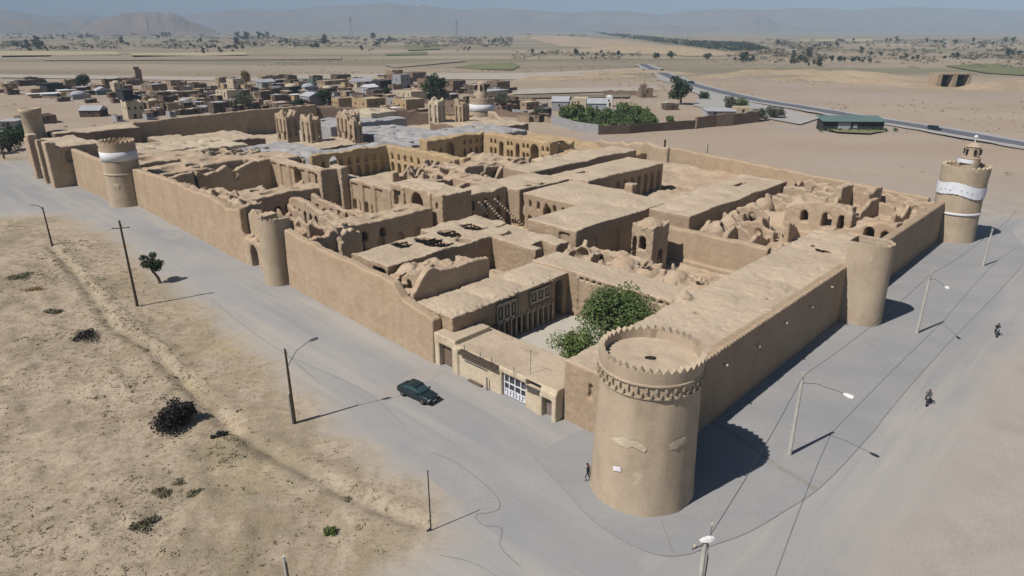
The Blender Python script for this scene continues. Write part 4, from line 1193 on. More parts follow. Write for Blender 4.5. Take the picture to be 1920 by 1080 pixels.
for u, v, q in ((81,16,1.3),(81,24.6,1.4),(87.4,20.4,1.5),(87.5,25,1.3),(94.5,21,1.3),(94.2,8.5,1.3),(82,8.6,1.3),(87,8.8,1.1),(94.5,25,1.0)): b.cut(u-q, u+q, v-q*.8, v+q*.8, 9.6, 3.4)
# near cluster: vault shells and buttress walls
for v, z_ in ((19.6,4.4),(23.4,5.0),(27.6,5.2)): b.wall(57.6, v, 66.5, v+.3, .75, [(0,z_-.8),(.3,z_+.4),(.6,z_),(.8,z_-.9),(1,3.2)], amp=.45)
b.wall(66.4, 19.4, 66.8, 28, .8, [(0,4.6),(.3,5.8),(.6,5.0),(1,5.8)], amp=.5); b.arch('u', 25.7, 64.5, 69, 1.7, 2.5, 4.0); b.arch('u', 21.6, 64.5, 69, 1.2, 2.5, 3.6)
b.wall(61.8, 19.6, 62, 28, .7, [(0,3.6),(.4,5.4),(.7,4.6),(1,5.2)], amp=.5); b.arch('u', 25.7, 60, 64, 1.6, 2.2, 3.6)
for v in (17.2, 21.8, 25.0): b.wall(66.8, v, 72.8, v+.6, .8, [(0,6.2),(.4,5.2),(.8,3.6),(1,2.8)], amp=.4)
b.wall(71.8, 22.8, 72, 28.2, .8, [(0,5.8),(.5,6.6),(1,5.6)], amp=.4); b.arch('u', 25.4, 70, 74, 1.3, 2.8, 4.6)
for u, v, r_ in ((64.2,25.7,1.9),(69.4,27.2,1.6),(75.4,27,1.8),(80.4,27.4,1.8),(59.6,25.6,1.8)):
    b.dome(u, v, 4.3, r_, r_*1.05, ru=r_*.95, hollow=.4)
for u, v in ((64.6,24.8),(69.8,26.4),(75.9,26.2),(59.9,24.4)): b.dome(u, v, 5.4, 1.0, 1.3, sub=True)
b.rooms(82, 98, 17.5, 27.5, 3, 2, 7.0, .6, 17, .0, .2, .8); b.debris(58, 73, 15, 28, 10, 2.8, 7, 1.1, 1.0)
b.done('ruined_building', 'field of pink eroded arches and vault shells near the banner tower', 'ruin', RUINM, single=True, amp=.16, big=.1)

# ---- sunken yards beyond the big roof
b = Mass(64, 98, 54.5, 67, 9.2, .34)
b.box(65, 92.5, 56.2, 66, 7.3, amp=.2, sc=.18)
for i in range(5): b.dome(68.5+i*5.2, 61, 7.1, 2.6, .7)
b.row('v', 55.5, 57, 74, 92, 7, 1.5, .5, 5.0)
b.row('v', 55.5, 57, 66.5, 73, 2, 1.2, .5, 3.0)
b.cut(70, 73.5, 62, 63.4, 9, 6.6)
b.done('mud_brick_building', 'flat roofed range with a dark buttressed front over the first sunken yard', 'mud brick building', WALLM, zroof=5.8)
b = Mass(62, 107, 69.4, 84, 9, .36)
b.box(64.5, 104, 71, 79, 7.2, amp=.25, sc=.18)
b.box(78, 100, 78, 83, 6.4, amp=.6, sc=.3)
for i in range(7): b.dome(68+i*5.4, 75, 7.0, 2.6, .6)
b.row('v', 70.3, 72, 68, 102, 9, 1.4, .5, 4.8)
b.done('mud_brick_building', 'flat roofed range with a dark front over the second narrow yard', 'mud brick building', WALLM, zroof=5.8)
b = Mass(64, 99, 38.4, 56, 6, .36)
U2, V2 = np.meshgrid(b.ua, b.va, indexing='ij')
hh = 3.8*np.clip((49-V2)/8, 0, 1)+.5*fbm2(U2*.35, V2*.35, 3, 9.)+1.2*np.clip((U2-84)/8, 0, 1)
D = np.maximum(np.maximum(b.Z-hh[:, :, None], np.abs(b.U-81.5)-15.5), np.abs(b.V-47)-8)
b.F = np.minimum(b.F, D.astype(np.float32))
for i in range(6): b.wall(84+i*2.2, 40, 86.4+i*2.2, 47, .6, [(0,4.8),(1,2.2)], amp=.6)
b.done('rubble_mound', 'slope of earth and fallen buttresses inside the first sunken yard', 'rubble', RUINM, single=True, amp=.18, big=.1)
b = Mass(96, 118, 38, 78, 5, .5)
U2, V2 = np.meshgrid(b.ua, b.va, indexing='ij')
hh = 2.2+1.0*fbm2(U2*.12, V2*.12, 4, 4.)
D = np.maximum(np.maximum(b.Z-hh[:, :, None], np.abs(b.U-106)-9.4-.2*(b.V-58)*.3), np.abs(b.V-58)-19)
b.F = np.minimum(b.F, D.astype(np.float32))
b.cut(108, 109.6, 60, 62, 5, 1.2)
b.done('rubble_mound', 'broad orange earth slope against the inside of the back wall', 'rubble', RUINM, single=True, amp=.18, big=.1)
mb = MB()

# ---- court with the leaning stairs, hall with the big niche
b = Mass(34, 53, 62.6, 70.5, 9.4, .26)
b.box(35.4, 50.6, 64.2, 69, 7.4, amp=.25, sc=.3)
b.box(34.4, 36.6, 63, 69, 8.0, amp=.25)
b.row('v', 63.4, 65.2, 37, 50, 4, 1.4, .2, 3.0); b.row('v', 63.4, 65, 37, 50, 4, .9, 4.4, 5.6)
r = b.done('mud_brick_building', 'narrow range whose dark wall holds leaning beams over the weedy court', 'mud brick building', WALLM, zroof=6.2)
for u0, n in ((46.8, 12), (44.4, 9), (42.8, 5)):
    st = MB()
    a = local(r, u0, 63.8, 5.9); bb = local(r, u0+3.8*n/12+.5, 60.5, .5)
    a = Vector(a); bb = a+(bb-a)*(n/12)
    for i in range(n): 
        p = a+(bb-a)*(i+.5)/n; st.box(p.x-.22, p.x+.22, p.y-.16, p.y+.16, p.z-.12, p.z+.12)
    st.tube([a, bb], .08, 5)
    st.build('leaning_beam', M['plaster_pale'], r)
b = Mass(33, 45, 62.4, 79.5, 10.5, .24)
b.box(34, 40.5, 63, 78, 8.6, amp=.2, sc=.5)
b.box(33.6, 34.4, 66.2, 67.2, 8.5); b.box(33.6, 34.4, 73.6, 74.4, 8.5); b.box(33.6, 34.2, 63, 64, 8.8)
b.arch('u', 70.4, 33, 38.5, 3.2, 4.1, 5.9, point=1.3)
b.cut(33, 35, 75.2, 77.2, 7.4, 4.6); b.arch('u', 65, 33, 35, .6, 5.8, 6.8); b.arch('u', 69.6, 33, 36, 1.0, -.5, 1.8); b.cut(33.2, 35, 71.8, 72.5, 3.4, 1)
b.box(37, 43, 66, 77, 7.2, amp=.3)
b.done('vaulted_hall', 'tall sunlit hall front with one deep pointed niche in the centre of the fortress', 'ruin', ('adobe_smooth', 'adobe_roof'), zroof=6.4, amp=.08)
b = Mass(38, 57, 68.8, 82.5, 8.8, .3)
b.box(42.5, 44, 70, 80, 7.2, amp=.5); b.box(43, 56, 79.6, 81.2, 6.4, amp=.6); b.cut(51.4, 54.8, 71, 78, 9, 2.0); b.wall(44, 74, 55.5, 74.6, 1.0, [(0,4),(.3,6.8),(.6,7.2),(.9,6.8),(1,4)], amp=.3)
b.box(50, 56, 70, 79, 6.9, amp=.3); b.box(44, 56, 79.5, 82, 6.8, amp=.5)
b.done('ruined_building', 'small roofless room with a curved dark back wall behind the hall with the big niche', 'ruin', RUINM, single=True, amp=.12, big=.12)
b = Mass(50, 66, 60, 72, 8.6, .3)
b.box(50.6, 65.4, 61, 71, 7.15, amp=.2, sc=.2); b.dome(55, 66, 7, 3, .7); b.dome(61, 66, 7, 2.8, .7); b.cut(53.6, 56, 61.8, 63, 9, 6.2); b.cut(57.4, 59.6, 61.6, 62.8, 9, 6.2)
b.done('mud_brick_building', 'square flat roof with two soft domes behind the weedy court', 'mud brick building', WALLM, zroof=5.6)

# ---- roof with collapsed timber holes above the left wall
b = Mass(8.6, 37, 35.2, 65, 9.4, .24)
b.box(9.6, 33, 46.2, 54.5, 6.1, amp=.2, sc=.25)
b.box(24, 36, 50, 57.4, 6.0, amp=.25, sc=.3)
b.box(29.3, 36.4, 37.5, 51, 5.6, amp=.2, sc=.3)
b.box(28.7, 30.2, 37.4, 46.2, 6.0, amp=.15)
b.cut(30.4, 33.4, 37, 40.2, 8, 3.2)
for u, v, a, c_ in ((16.9,52.6,1.0,1.5),(20.6,50.2,1.5,3.3),(25.4,51.8,1.3,2.2),(30.2,52.4,1.3,2.2),(24.6,47.8,1.0,1.3)): b.dome(u, v, 6.4, c_*1.1, 1.9, ru=a*1.1, sub=True)
b.cut(9, 10.6, 46.6, 49.5, 5.4, .5); b.cut(11.2, 12.2, 45.8, 47.6, 5.0, 2.6)
b.row('v', 45.6, 47.4, 20, 28.6, 3, 1.5, .2, 2.6); b.cut(10.5, 18, 45.8, 46.9, 4.8, 1.0)
r = b.done('mud_brick_building', 'flat roof with burnt timber showing through oval holes', 'mud brick building', WALLM, zroof=4.6, amp=.10)
for (u, v, n, wu, wd) in ((20.6, 50.2, 18, 1.5, 3.3), (16.9, 52.6, 8, .9, 1.4), (25.4, 51.8, 6, 1.1, 1.8), (30.2, 52.4, 5, 1.1, 1.8)):
    tm = MB()
    for i in range(n):
        vv = v-wd+i*2*wd/n; tm.tube([local(r, u-wu-.3, vv, 6.1), local(r, u+wu+.2, vv+random.uniform(-.8, .8), 5.9+random.uniform(-.5, .3))], .12, 5)
    for i in range(3): tm.tube([local(r, u-wu+i*wu, v-wd, 5.8), local(r, u-wu+i*wu+random.uniform(-.5, .5), v+wd, 5.9)], .09, 5)
    tm.build('burnt_timber', M['dark'], r)
# half fallen room (apse) on the wall
b = Mass(5.4, 21.5, 34.6, 48.5, 9.8, .2)
b.wall(5.6, 35.6, 17.2, 35.7, .9, [(0,6.6),(.06,7.8),(.14,8.7),(.22,8.9),(.32,8.4),(.55,8.1),(.8,8.2),(1,7.9)], amp=.12)
b.wall(17.0, 35.7, 17.4, 44, 1.0, [(0,5.2),(.4,3.6),(1,4.4)], amp=.4)
b.box(9.5, 16.6, 36, 40, 7.6, amp=.5, sc=.5); b.dome(11.5, 38.4, 7.8, 1.3, 1.6, ru=1.6, sub=True); b.box(9.5, 17, 42, 45.6, 5.6, amp=.7, sc=.5); b.box(6.2, 10, 38, 46, 4.8, amp=.6, sc=.5)
b.wall(9.2, 37, 9.4, 45, .7, [(0,8.2),(.3,7.2),(.6,6),(1,5)], amp=.4); b.wall(13.4, 38, 13.6, 45, .7, [(0,7.6),(.5,6.6),(1,5.4)], amp=.4)
for a_ in (38.6, 40.8, 43): b.arch('u', a_, 5.6, 14.6, 1.1, 3.2, 5.2)
b.arch('v', 12, 41, 46.5, 1.5, 1.4, 4.2); b.arch('v', 15.2, 41, 46.5, 1.4, 1.4, 4.0); b.cut(9.8, 12.4, 40, 42.5, 9, 5.8); b.cut(14, 15.8, 38.6, 41.4, 9, 5.4)
b.done('ruined_room', 'half fallen domed room with a swooping dark wall on the brink of the left wall', 'ruin', ('adobe_ruin', 'adobe_ruin'), single=True, amp=.12, big=.1)
b = Mass(7, 31, 37, 47, 4, .3)
b.box(18.8, 30, 37.5, 45.5, 1.0, amp=.6, sc=.4)
b.debris(19, 28, 36.4, 42, 14, .9, 4, .9, 1.1)
b.wall(18.5, 37.6, 28, 36, .8, [(0,1.6),(.4,3.2),(1,5.2)], amp=.5)
b.done('rubble_mound', 'tumbled lumps of mud wall below the flat roof with timber holes', 'rubble', RUINM, single=True, amp=.18, big=.1)

# ---- court left of it, open to the broken gateway
b = Mass(6.8, 34.6, 59.6, 73, 9.6, .24)
b.wall(8, 61.4, 15.6, 61.8, 1.1, [(0,7.2),(.2,6.4),(.35,7.6),(.7,6.9),(1,6.4)], amp=.5, sc=.9); b.wall(9.5, 64.8, 15.6, 65.2, .9, [(0,8.0),(.4,7.0),(1,6.6)], amp=.5); b.wall(11.8, 60.2, 12.0, 66, .8, [(0,6),(.5,7.6),(1,7.2)], amp=.6)
b.box(15, 33.4, 65.3, 70.6, 6.2, amp=.3, sc=.35)
b.row('v', 64.6, 67, 17.4, 24.5, 2, 1.2, 3.4, 4.3); b.row('v', 64.6, 66, 16.4, 32, 4, 1.6, .2, 2.6)
b.dome(24, 68, 6.3, 1.1, 1.2, ru=1.8, sub=True); b.dome(29, 68, 6.3, 1.0, 1.2, ru=1.6, sub=True)
b.box(15, 16.2, 65, 71.6, 7.0, amp=.7)
b.done('ruined_building', 'ruined range with two dark windows and a broken roof edge opposite the half round bastion', 'ruin', ('adobe_ruin', 'adobe_roof'), single=True, amp=.12)
b = Mass(8.4, 34.8, 88, 103, 11.6, .26)
b.box(13, 30.5, 94.4, 99.6, 6.2, amp=.25, sc=.3); b.dome(20, 97, 6.3, 1.2, 1.2, ru=2, sub=True); b.dome(26, 97.4, 6.3, .9, 1.1, ru=1.4, sub=True)
b.box(29, 33.4, 93.4, 95, 9.6, amp=.2); b.box(32.6, 34.3, 92, 96, 9.8, amp=.2)
b.wall(13.2, 94.4, 8.8, 90.5, 1.1, [(0,6),(.5,5),(1,4.4)], amp=.7)
b.row('v', 93.6, 95.5, 15, 28, 4, 1.3, .3, 3.2)
b.done('ruined_building', 'flat topped ruined range with a tall square pier at its right end', 'ruin', ('adobe_ruin', 'adobe_roof'), single=True, amp=.12)
b = Mass(19, 28, 70, 95, 7, .26)
b.wall(20.5, 72, 22.5, 93.5, 1.0, [(0,4.2),(.2,5.6),(.5,5.0),(.8,5.8),(1,5.4)], amp=.4)
b.row('u', 18, 25, 73, 93, 9, 1.1, 1.2, 3.2)
b.wall(27, 71, 27, 93.5, .9, [(0,4.8),(.5,4.2),(1,5)], amp=.4); b.row('u', 25, 29, 73, 93, 8, 1.0, 1.2, 3.0)
b.box(22, 27, 71, 76, 3.4, amp=.8, sc=.5); b.rooms(22, 27.4, 76, 94, 1, 4, 4.2, .6, 13, 0)
b.done('ruined_arcade', 'pair of low sunlit walls pierced by rows of small arches beside the square pier', 'ruin', ('adobe_ruin', 'adobe_roof'), single=True, amp=.12)
b = Mass(7.5, 20, 68, 96, 7, .3)
for i in range(7): b.wall(8.8, 74+i*3.0, 13+random.random()*4, 74.5+i*3.0, .8, [(0, random.uniform(3, 5)), (.5, random.uniform(2, 3.6)), (1, random.uniform(1.5, 3))], amp=.6)
b.debris(9, 18, 69, 94, 8, .4, 5, 1.2, 1.0); b.rooms(9, 19.5, 69, 94, 3, 6, 3.9, .6, 12, .05)
b.wall(16.5, 72, 16, 90, .8, [(0,5),(.4,3),(.7,4.6),(1,3)], amp=.8)
b.done('ruined_building', 'jumble of shaded stub walls just inside the broken gateway', 'ruin', RUINM, single=True, amp=.16, big=.1)

# ---- long sunlit wall facing the left, and the yards beyond
b = Mass(33, 44.5, 78, 126.5, 9.4, .3)
b.box(34.2, 37.0, 78.4, 125.4, 7.4, amp=.2, sc=.4)
b.box(36.5, 43.6, 79, 84.5, 6.8, amp=.3)
for v in range(81, 125, 4): b.cut(33.4, 34.6, v, v+2.4, 6.6, 1.0) if v % 8 else None
b.arch('u', 112.6, 33, 36.2, 3.2, 3.0, 5.0); b.row('u', 33, 35.4, 84, 92, 4, .9, 1.2, 2.8)
b.cut(33.2, 35.4, 104, 105.4, 6.4, 3); b.dome(36, 116.5, 7.6, .6, .8, ru=.6, sub=True); b.dome(35.6, 106, 7.6, .6, .8, sub=True)
b.done('courtyard_wall', 'long sunlit wall with shallow niches stretching back from the hall with the big niche', 'wall', ('adobe_smooth', 'adobe_roof'), zroof=6.2, amp=.08)
b = Mass(9, 34.6, 101, 127, 9.8, .32)
b.wall(10.5, 121, 34, 124.4, 1.3, [(0,6.6),(.25,7.6),(.33,6.2),(.55,7.4),(.62,6.0),(.8,7.6),(1,7.4)], amp=.3)
b.arch('v', 25.4, 119, 127, 1.2, 4.2, 5.2); b.cut(15.8, 16.4, 120.4, 122, 9, 1)
b.wall(10.2, 103, 10.6, 121, 1.0, [(0,6),(.3,7),(.6,5.4),(1,6.6)], amp=.7)
b.box(9.6, 13, 114, 121.4, 5.6, amp=.6, sc=.4); b.rooms(10, 33.6, 103, 109, 5, 1, 5.0, .8, 16, .3)
b.wall(10.2, 102.4, 20, 102.8, 1.0, [(0,6),(1,4)], amp=.6)
b.done('ruined_building', 'roofless yard whose wavy dark back wall has one bright hole, behind the longest wall', 'ruin', ('adobe_ruin', 'adobe_roof'), single=True, amp=.12)
b = Mass(8.2, 13.4, 84, 104, 10.4, .26)
b.box(9.0, 12.6, 85, 103, 7.4, amp=.8, sc=.5)
for i in range(5): b.dome(10.8, 87+i*3.6, 7.6, 1.3, 2.4, ru=1.1, sub=True)
b.done('ruined_room', 'crumbling chain of small open vaults along the top of the longest left wall', 'ruin', ('adobe_ruin', 'adobe_roof'), single=True, amp=.15, big=.15)
b = Mass(9, 45, 126, 160, 10, .4)
b.box(12, 22, 128, 140, 6.4, amp=.2, sc=.3); b.box(22, 34, 134, 144, 6.3, amp=.2, sc=.3); b.box(34, 43.6, 127, 138, 6.4, amp=.2, sc=.3)
b.dome(17, 134, 6.8, 3.2, 1.8, sub=True); b.dome(28, 139, 6.8, 2.6, 1.6, ru=3.4, sub=True); b.dome(38.5, 132, 6.8, 2.6, 1.7, sub=True); b.cut(23, 33, 127, 134.5, 9, 1)
b.box(12, 30, 146, 158, 6.1, amp=.2, sc=.3); b.dome(18, 152, 6.4, 2.6, 1.6, sub=True); b.dome(26, 151, 6.3, 2.2, 1.4, sub=True)
b.rooms(12.5, 44, 127, 160, 6, 6, 5.6, .8, 11, .0, .2, .4)
for i in range(7): b.dome(random.uniform(14, 42), random.uniform(129, 158), 6.6, random.uniform(1.2, 1.8), 3.4, ru=random.uniform(1.6, 2.6), sub=True)
b.done('ruined_building', 'cluster of roofs with open dome holes beside the white banded tower', 'ruin', ('adobe_ruin', 'adobe_roof'), single=True, amp=.15, big=.15)

# second big court
b = Mass(42, 68.5, 84, 125.5, 9.6, .34)
b.wall(44, 121.8, 66, 122.4, 1.4, [(0,7.4),(.5,7.1),(1,7)], amp=.25)
b.row('v', 120.5, 122.3, 45, 65, 8, 1.4, .2, 2.4); b.row('v', 120.5, 122.1, 45, 65, 8, .9, 3.8, 5.0); b.arch('v', 49.5, 120, 124, 3, .2, 4.6)
b.box(65.4, 68, 92.5, 122.6, 7.0, amp=.3, sc=.4)
b.row('u', 64.6, 67.2, 94.5, 121, 10, 1.2, .3, 2.2); b.row('u', 64.6, 66.8, 94.5, 121, 10, .8, 3.6, 4.8)
b.done('ruined_building', 'two storey facades with rows of small windows around the second big court', 'ruin', ('adobe_yellow', 'adobe_roof'), single=True, amp=.12)
b = Mass(50, 80, 83.4, 100, 8.2, .36)
b.box(58, 78, 84.5, 92.5, 6.4, amp=.7, sc=.25); b.box(50.6, 60, 84, 88, 5.4, amp=.8, sc=.3); b.box(69, 78, 92, 98.5, 6.2, amp=.8, sc=.3)
for i in range(5): b.dome(random.uniform(60, 77), random.uniform(85.5, 97), 6.4, 1.3, 1.2, ru=1.5, sub=True)
b.debris(58, 78, 85, 97, 8, 5.6, 6, 1.3, .6); b.rooms(50.5, 78, 84, 99, 6, 3, 6.8, .8, 14, .25)
b.done('ruined_building', 'lumpy caved in roofs between the two big courts', 'ruin', RUINM, single=True, amp=.18, big=.1)
b = Mass(79, 110, 95, 128.5, 8.8, .38)
b.box(100.6, 104.4, 96.6, 122.4, 6.6, amp=.3, sc=.4)
for v0, v1 in ((96.6,100),(104,107),(110.2,113),(116.6,120)): b.row('u', 99.8, 102.6, v0, v1, 2, .9, .6, 2.2); b.row('u', 99.8, 102.2, v0, v1, 2, .7, 3.8, 4.8)
b.arch('u', 102.2, 99.6, 103.4, 3.0, .4, 3.6); b.arch('u', 108.6, 99.6, 103.2, 1.4, .4, 4.0); b.arch('u', 115, 99.6, 103.2, 1.6, .4, 3.8)
b.box(80, 103.5, 123.4, 126.8, 6.4, amp=.4, sc=.4)
b.row('v', 122.6, 124.6, 93, 102.6, 4, .9, .6, 2.2); b.row('v', 122.6, 124.4, 93, 102.6, 4, .7, 3.8, 4.8); b.arch('v', 88.5, 122.4, 125, 3.2, .3, 3.4); b.row('v', 122.6, 124.4, 81, 86.5, 2, 1, .4, 3.4)
b.done('ruined_building', 'yellow two storey arcades with one large pointed arch around the farthest court', 'ruin', ('adobe_yellow', 'adobe_roof'), single=True, amp=.12)
b = Mass(103, 128, 76, 128, 5.4, .55)
U2, V2 = np.meshgrid(b.ua, b.va, indexing='ij')
hh = 3.6+.9*fbm2(U2*.13, V2*.13, 4, 14.)
D = np.maximum(np.maximum(b.Z-hh[:, :, None], np.abs(b.U-114-.22*(b.V-100))-9.5), np.abs(b.V-102)-25)
b.F = np.minimum(b.F, D.astype(np.float32)); b.box(105, 112, 97, 104, 5.6, amp=.8)
b.done('rubble_mound', 'wide golden spread of melted mud walls behind the farthest court', 'rubble', ('adobe_yellow', 'adobe_roof'), single=True, amp=.18, big=.15)

# ---- grey plastered roofs of the inhabited quarter
def greyroof(label, u0, u1, v0, v1, z, wobble=.35, m='gatch_grey', domes=4, h=.5, cat='plastered roof'):
    b = Mass(u0-.5, u1+.5, v0-.5, v1+.5, z+2.2, h)
    b.box(u0, u1, v0, v1, z, amp=wobble, sc=.22)
    for i in range(4): 
        q_ = random.uniform(u0+2, u1-4); w_ = random.uniform(v0+2, v1-4); b.cut(q_, q_+random.uniform(1.5, 4), w_, w_+random.uniform(1, 3), z+2, z-2.2)
    for i in range(domes): b.dome(random.uniform(u0+2, u1-2), random.uniform(v0+2, v1-2), z, random.uniform(1.6, 2.6), random.uniform(.6, .95))
    return b.done('plastered_house', label, 'house', ('grey_block' if m == 'gatch_grey' else m, m), zroof=z-1.6, amp=.16, big=.1)
greyroof('wide pale grey plastered roof just left of the tall brick wind towers', 43, 62, 140, 168, 3.6)
greyroof('grey plastered roof in front of the tall brick wind towers', 52, 78, 128, 146, 3.8, domes=6)
greyroof('grey roof with soft humps behind the second big court', 80, 98, 130, 146, 4.4, domes=6)
greyroof('grey roof rising towards the village right of the wind towers', 86, 108, 150, 176, 3.8, domes=5)
greyroof('light grey roof beside the split brick tower', 100, 126, 128, 150, 4.6, domes=5)
greyroof('long grey roof along the inside of the brown end wall', 84, 116, 178, 198, 5.0, domes=3)
greyroof('white plastered rooftop glinting behind the grey roofs', 106, 118, 186, 200, 6.8, domes=1, m='plaster_pale', wobble=.2)
greyroof('patchy white roofs behind the white banded tower', 30, 48, 162, 180, 5.0, domes=4, m='plaster_pale')
greyroof('tan and white patched roofs below the shaded end wall', 12, 32, 164, 182, 5.6, domes=5, m='adobe_roof')
for u0, u1, v0, v1, z, l in ((44,60,176,198,4.2,'lower brown flat roof under the dark stained arch'), (62,80,150,166,3.4,'small brown yard building between grey roofs'), (118,140,140,168,4.2,'flat brown roof in front of the small turret tower'), (34,44,182,200,4.4,'brown flat roof left of the dark stained arch')):
    b = Mass(u0-.5, u1+.5, v0-.5, v1+.5, z+1.5, .5); b.box(u0, u1, v0, v1, z, amp=.4, sc=.3); b.done('mud_house', l, 'house', ('adobe_brown', 'adobe_roof'), zroof=z-1.4, amp=.15)

# ---- wind towers
def windtower(label, u, v, wu, wv, hgt, m, slots=3):
    b = Mass(u-wu/2-.4, u+wu/2+.4, v-wv/2-.4, v+wv/2+.4, hgt+1, .28)
    b.box(u-wu/2, u+wu/2, v-wv/2, v+wv/2, hgt, amp=1.3, sc=.8)
    b.row('u', u-wu/2-1, u-wu/2+.6, v-wv/2, v+wv/2, slots, wv/slots*.35, hgt*.45, hgt*.82)
    b.row('v', v-wv/2-1, v-wv/2+.6, u-wu/2, u+wu/2, 2, wu*.22, hgt*.4, hgt*.82)
    b.row('u', u-wu/2-1, u+wu, v-wv/2, v+wv/2, 2, wv*.2, 3.0, 5.0)
    return b.done('wind_tower', label, 'wind tower', (m, 'adobe_roof'), single=True, amp=.18, sc=1.6)
windtower('tall ruined brick tower with deep vertical slots, leftmost of the four by the grey roofs', 66.5, 174, 4.2, 6.6, 10.8, 'adobe_ruin')
windtower('broken brick tower pierced by many small arches, second from the left by the grey roofs', 68.5, 163.5, 3.8, 5.6, 10.4, 'adobe_ruin', 2)
windtower('ruined brick tower with an open slot, third from the left by the grey roofs', 80, 161, 4.6, 6.4, 10.8, 'adobe_ruin', 3)
windtower('slim dark edged brick tower behind the second big court', 77, 153, 3, 3.2, 9.4, 'adobe_ruin', 1)
windtower('pale split tower with a white left face in front of the small turret tower', 120, 166, 3.6, 5.4, 11.5, 'plaster_pale', 2)
windtower('dark broken tower beside the pale split tower', 126.5, 160, 3.2, 4.4, 11, 'adobe_ruin', 2)

# ---- old gatehouse near the left end
b = Mass(-1.5, 12, 161.5, 182, 12.6, .3)
b.box(1.2, 10.5, 163, 180.5, 9.4, amp=.25, sc=.3)
b.box(-.2, 2.0, 163, 166, 10.6, amp=.3); b.box(-.2, 2.0, 170.2, 172, 10.3, amp=.3); b.box(-.2, 2, 178.4, 180.5, 10.8, amp=.3)
b.arch('u', 168, -1, 4.5, 3.2, -.5, 6.2); b.arch('u', 175.4, -1, 4.5, 4.0, -.5, 6.0); b.row('u', 0, 1.8, 172, 178.6, 3, 1, 7.4, 8.6); b.row('u', 0, 1.8, 166, 170, 2, 1, 7.6, 8.6)
b.arch('v', 4.4, 161.5, 164.2, 1.8, 5.6, 7.2); b.cut(2.6, 6.4, 162, 163.3, 8.8, 5.2)
r = b.done('gatehouse', 'square gatehouse with weathered arches facing the road near the far left tower', 'gatehouse', ('adobe_ruin', 'adobe_roof'), zroof=7, amp=.12)
b = Mass(2.8, 11, 180, 205, 9, .4)
b.box(3.6, 6.2, 180.6, 203, 7.2, amp=.6, sc=.4); b.row('u', 3, 5, 182, 201, 5, 2.2, -.5, 4.0)
b.done('fortress_wall', 'eroded stretch of wall between the gatehouse and the plain tower at the far left', 'fortress wall', ('adobe_ruin', 'adobe_roof'), single=True, amp=.15)
b = Mass(10, 34, 184, 212, 9.6, .45)
b.box(10.5, 33, 200, 210, 7.8, amp=.3, sc=.2); b.box(11, 20, 186, 200, 5.4, amp=.4); b.row('v', 199, 200.6, 12, 32, 6, 1.6, 0, 3.5)
b.done('mud_brick_building', 'dark fronted block between the plain left tower and the long brown end wall', 'mud brick building', ('adobe_brown', 'adobe_roof'), zroof=4.4)
b = Mass(6, 14, 140, 160, 8, .4)
b.box(7, 13, 141, 159, 5.8, amp=.5)
b.done('mud_brick_building', 'small dark roof tucked between the short plain wall and the open dome holes', 'mud brick building', WALLM, zroof=4.4)

# ================================================================== TREES AND SHRUBS
def leaves(mb, centres, n, size, rnd, squash=1.0):
    # centres: list of (x,y,z,r); n leaves spread near the skin of each clump
    for (x, y, z, r) in centres:
        for i in range(n):
            a = rnd.uniform(0, 2*math.pi); h = rnd.uniform(-1, 1); q = (rnd.random()**.45)*r
            s_ = math.sqrt(1-h*h)
            p = Vector((x+q*s_*math.cos(a), y+q*s_*math.sin(a), z+q*h*squash))
            d = Vector((rnd.uniform(-1, 1), rnd.uniform(-1, 1), rnd.uniform(-.4, 1))).normalized()
            e = d.cross(Vector((rnd.uniform(-1, 1), rnd.uniform(-1, 1), rnd.uniform(-1, 1)))).normalized()
            s = size*rnd.uniform(.6, 1.3)
            mb.add([p-d*s, p+e*s*.5, p+d*s, p-e*s*.5], [(0, 1, 2, 3)])
def tree_mesh(h, r, trunk_h, clumps, n, size, seed, lean=0.0, limbs=6, squash=.85, tr=.0):
    rnd = random.Random(seed)
    tm = MB(); cr = MB(); tr = tr or r*.07+.05
    top = Vector((lean*h*.3, 0, trunk_h))
    tm.tube([(0, 0, -.1), (lean*h*.12, .02*h, trunk_h*.5), top], [tr*1.3, tr, tr*.8], 7)
    cs = []
    for i in range(clumps):
        a = rnd.uniform(0, 2*math.pi); q = rnd.random()**.6*r*.72
        z = trunk_h+(h-trunk_h)*rnd.uniform(.12, .85)
        k = 1-abs((z-trunk_h)/(h-trunk_h)-.45)*.9
        c = (top.x+q*math.cos(a)*k, q*math.sin(a)*k, z, r*rnd.uniform(.26, .42)); cs.append(c)
        if i < limbs: 
            m = Vector((c[0]*.5+top.x*.5, c[1]*.45, (trunk_h+z)/2+.1*h)); tm.tube([top-Vector((0, 0, trunk_h*.15)), m, (c[0], c[1], z)], [tr*.6, tr*.4, tr*.15], 5)
    leaves(cr, cs, n, size, rnd, squash)
    return tm.mesh('trunk'), cr.mesh('crown')
def make_tree(name, label, cat, loc, h, r, th, clumps, n, size, seed, leaf='leaf', group=None, bark='bark', **k):
    root = empty(name, label, cat, loc, random.uniform(0, 6), group)
    a, b = tree_mesh(h, r, th, clumps, n, size, seed, **k)
    link('trunk', a, M[bark], root); link('crown', b, M[leaf], root)
    return root
make_tree('courtyard_tree', 'big bushy green tree filling the courtyard behind the corner tower', 'tree', W(19.2, 17.0, .1), 7.9, 5.3, 1.6, 34, 470, .17, 3, 'leaf', limbs=10)
make_tree('young_tree', 'smaller yellowish green tree in front of the big courtyard tree', 'tree', W(12.9, 17.6, .1), 4.6, 3.4, .8, 18, 330, .15, 5, 'leaf_bright')
make_tree('bush', 'small loose bush on the courtyard paving left of the green trees', 'bush', W(11.2, 21.4, .1), 1.6, 1.2, .3, 7, 90, .12, 6, 'leaf')
p = G(301, 531)
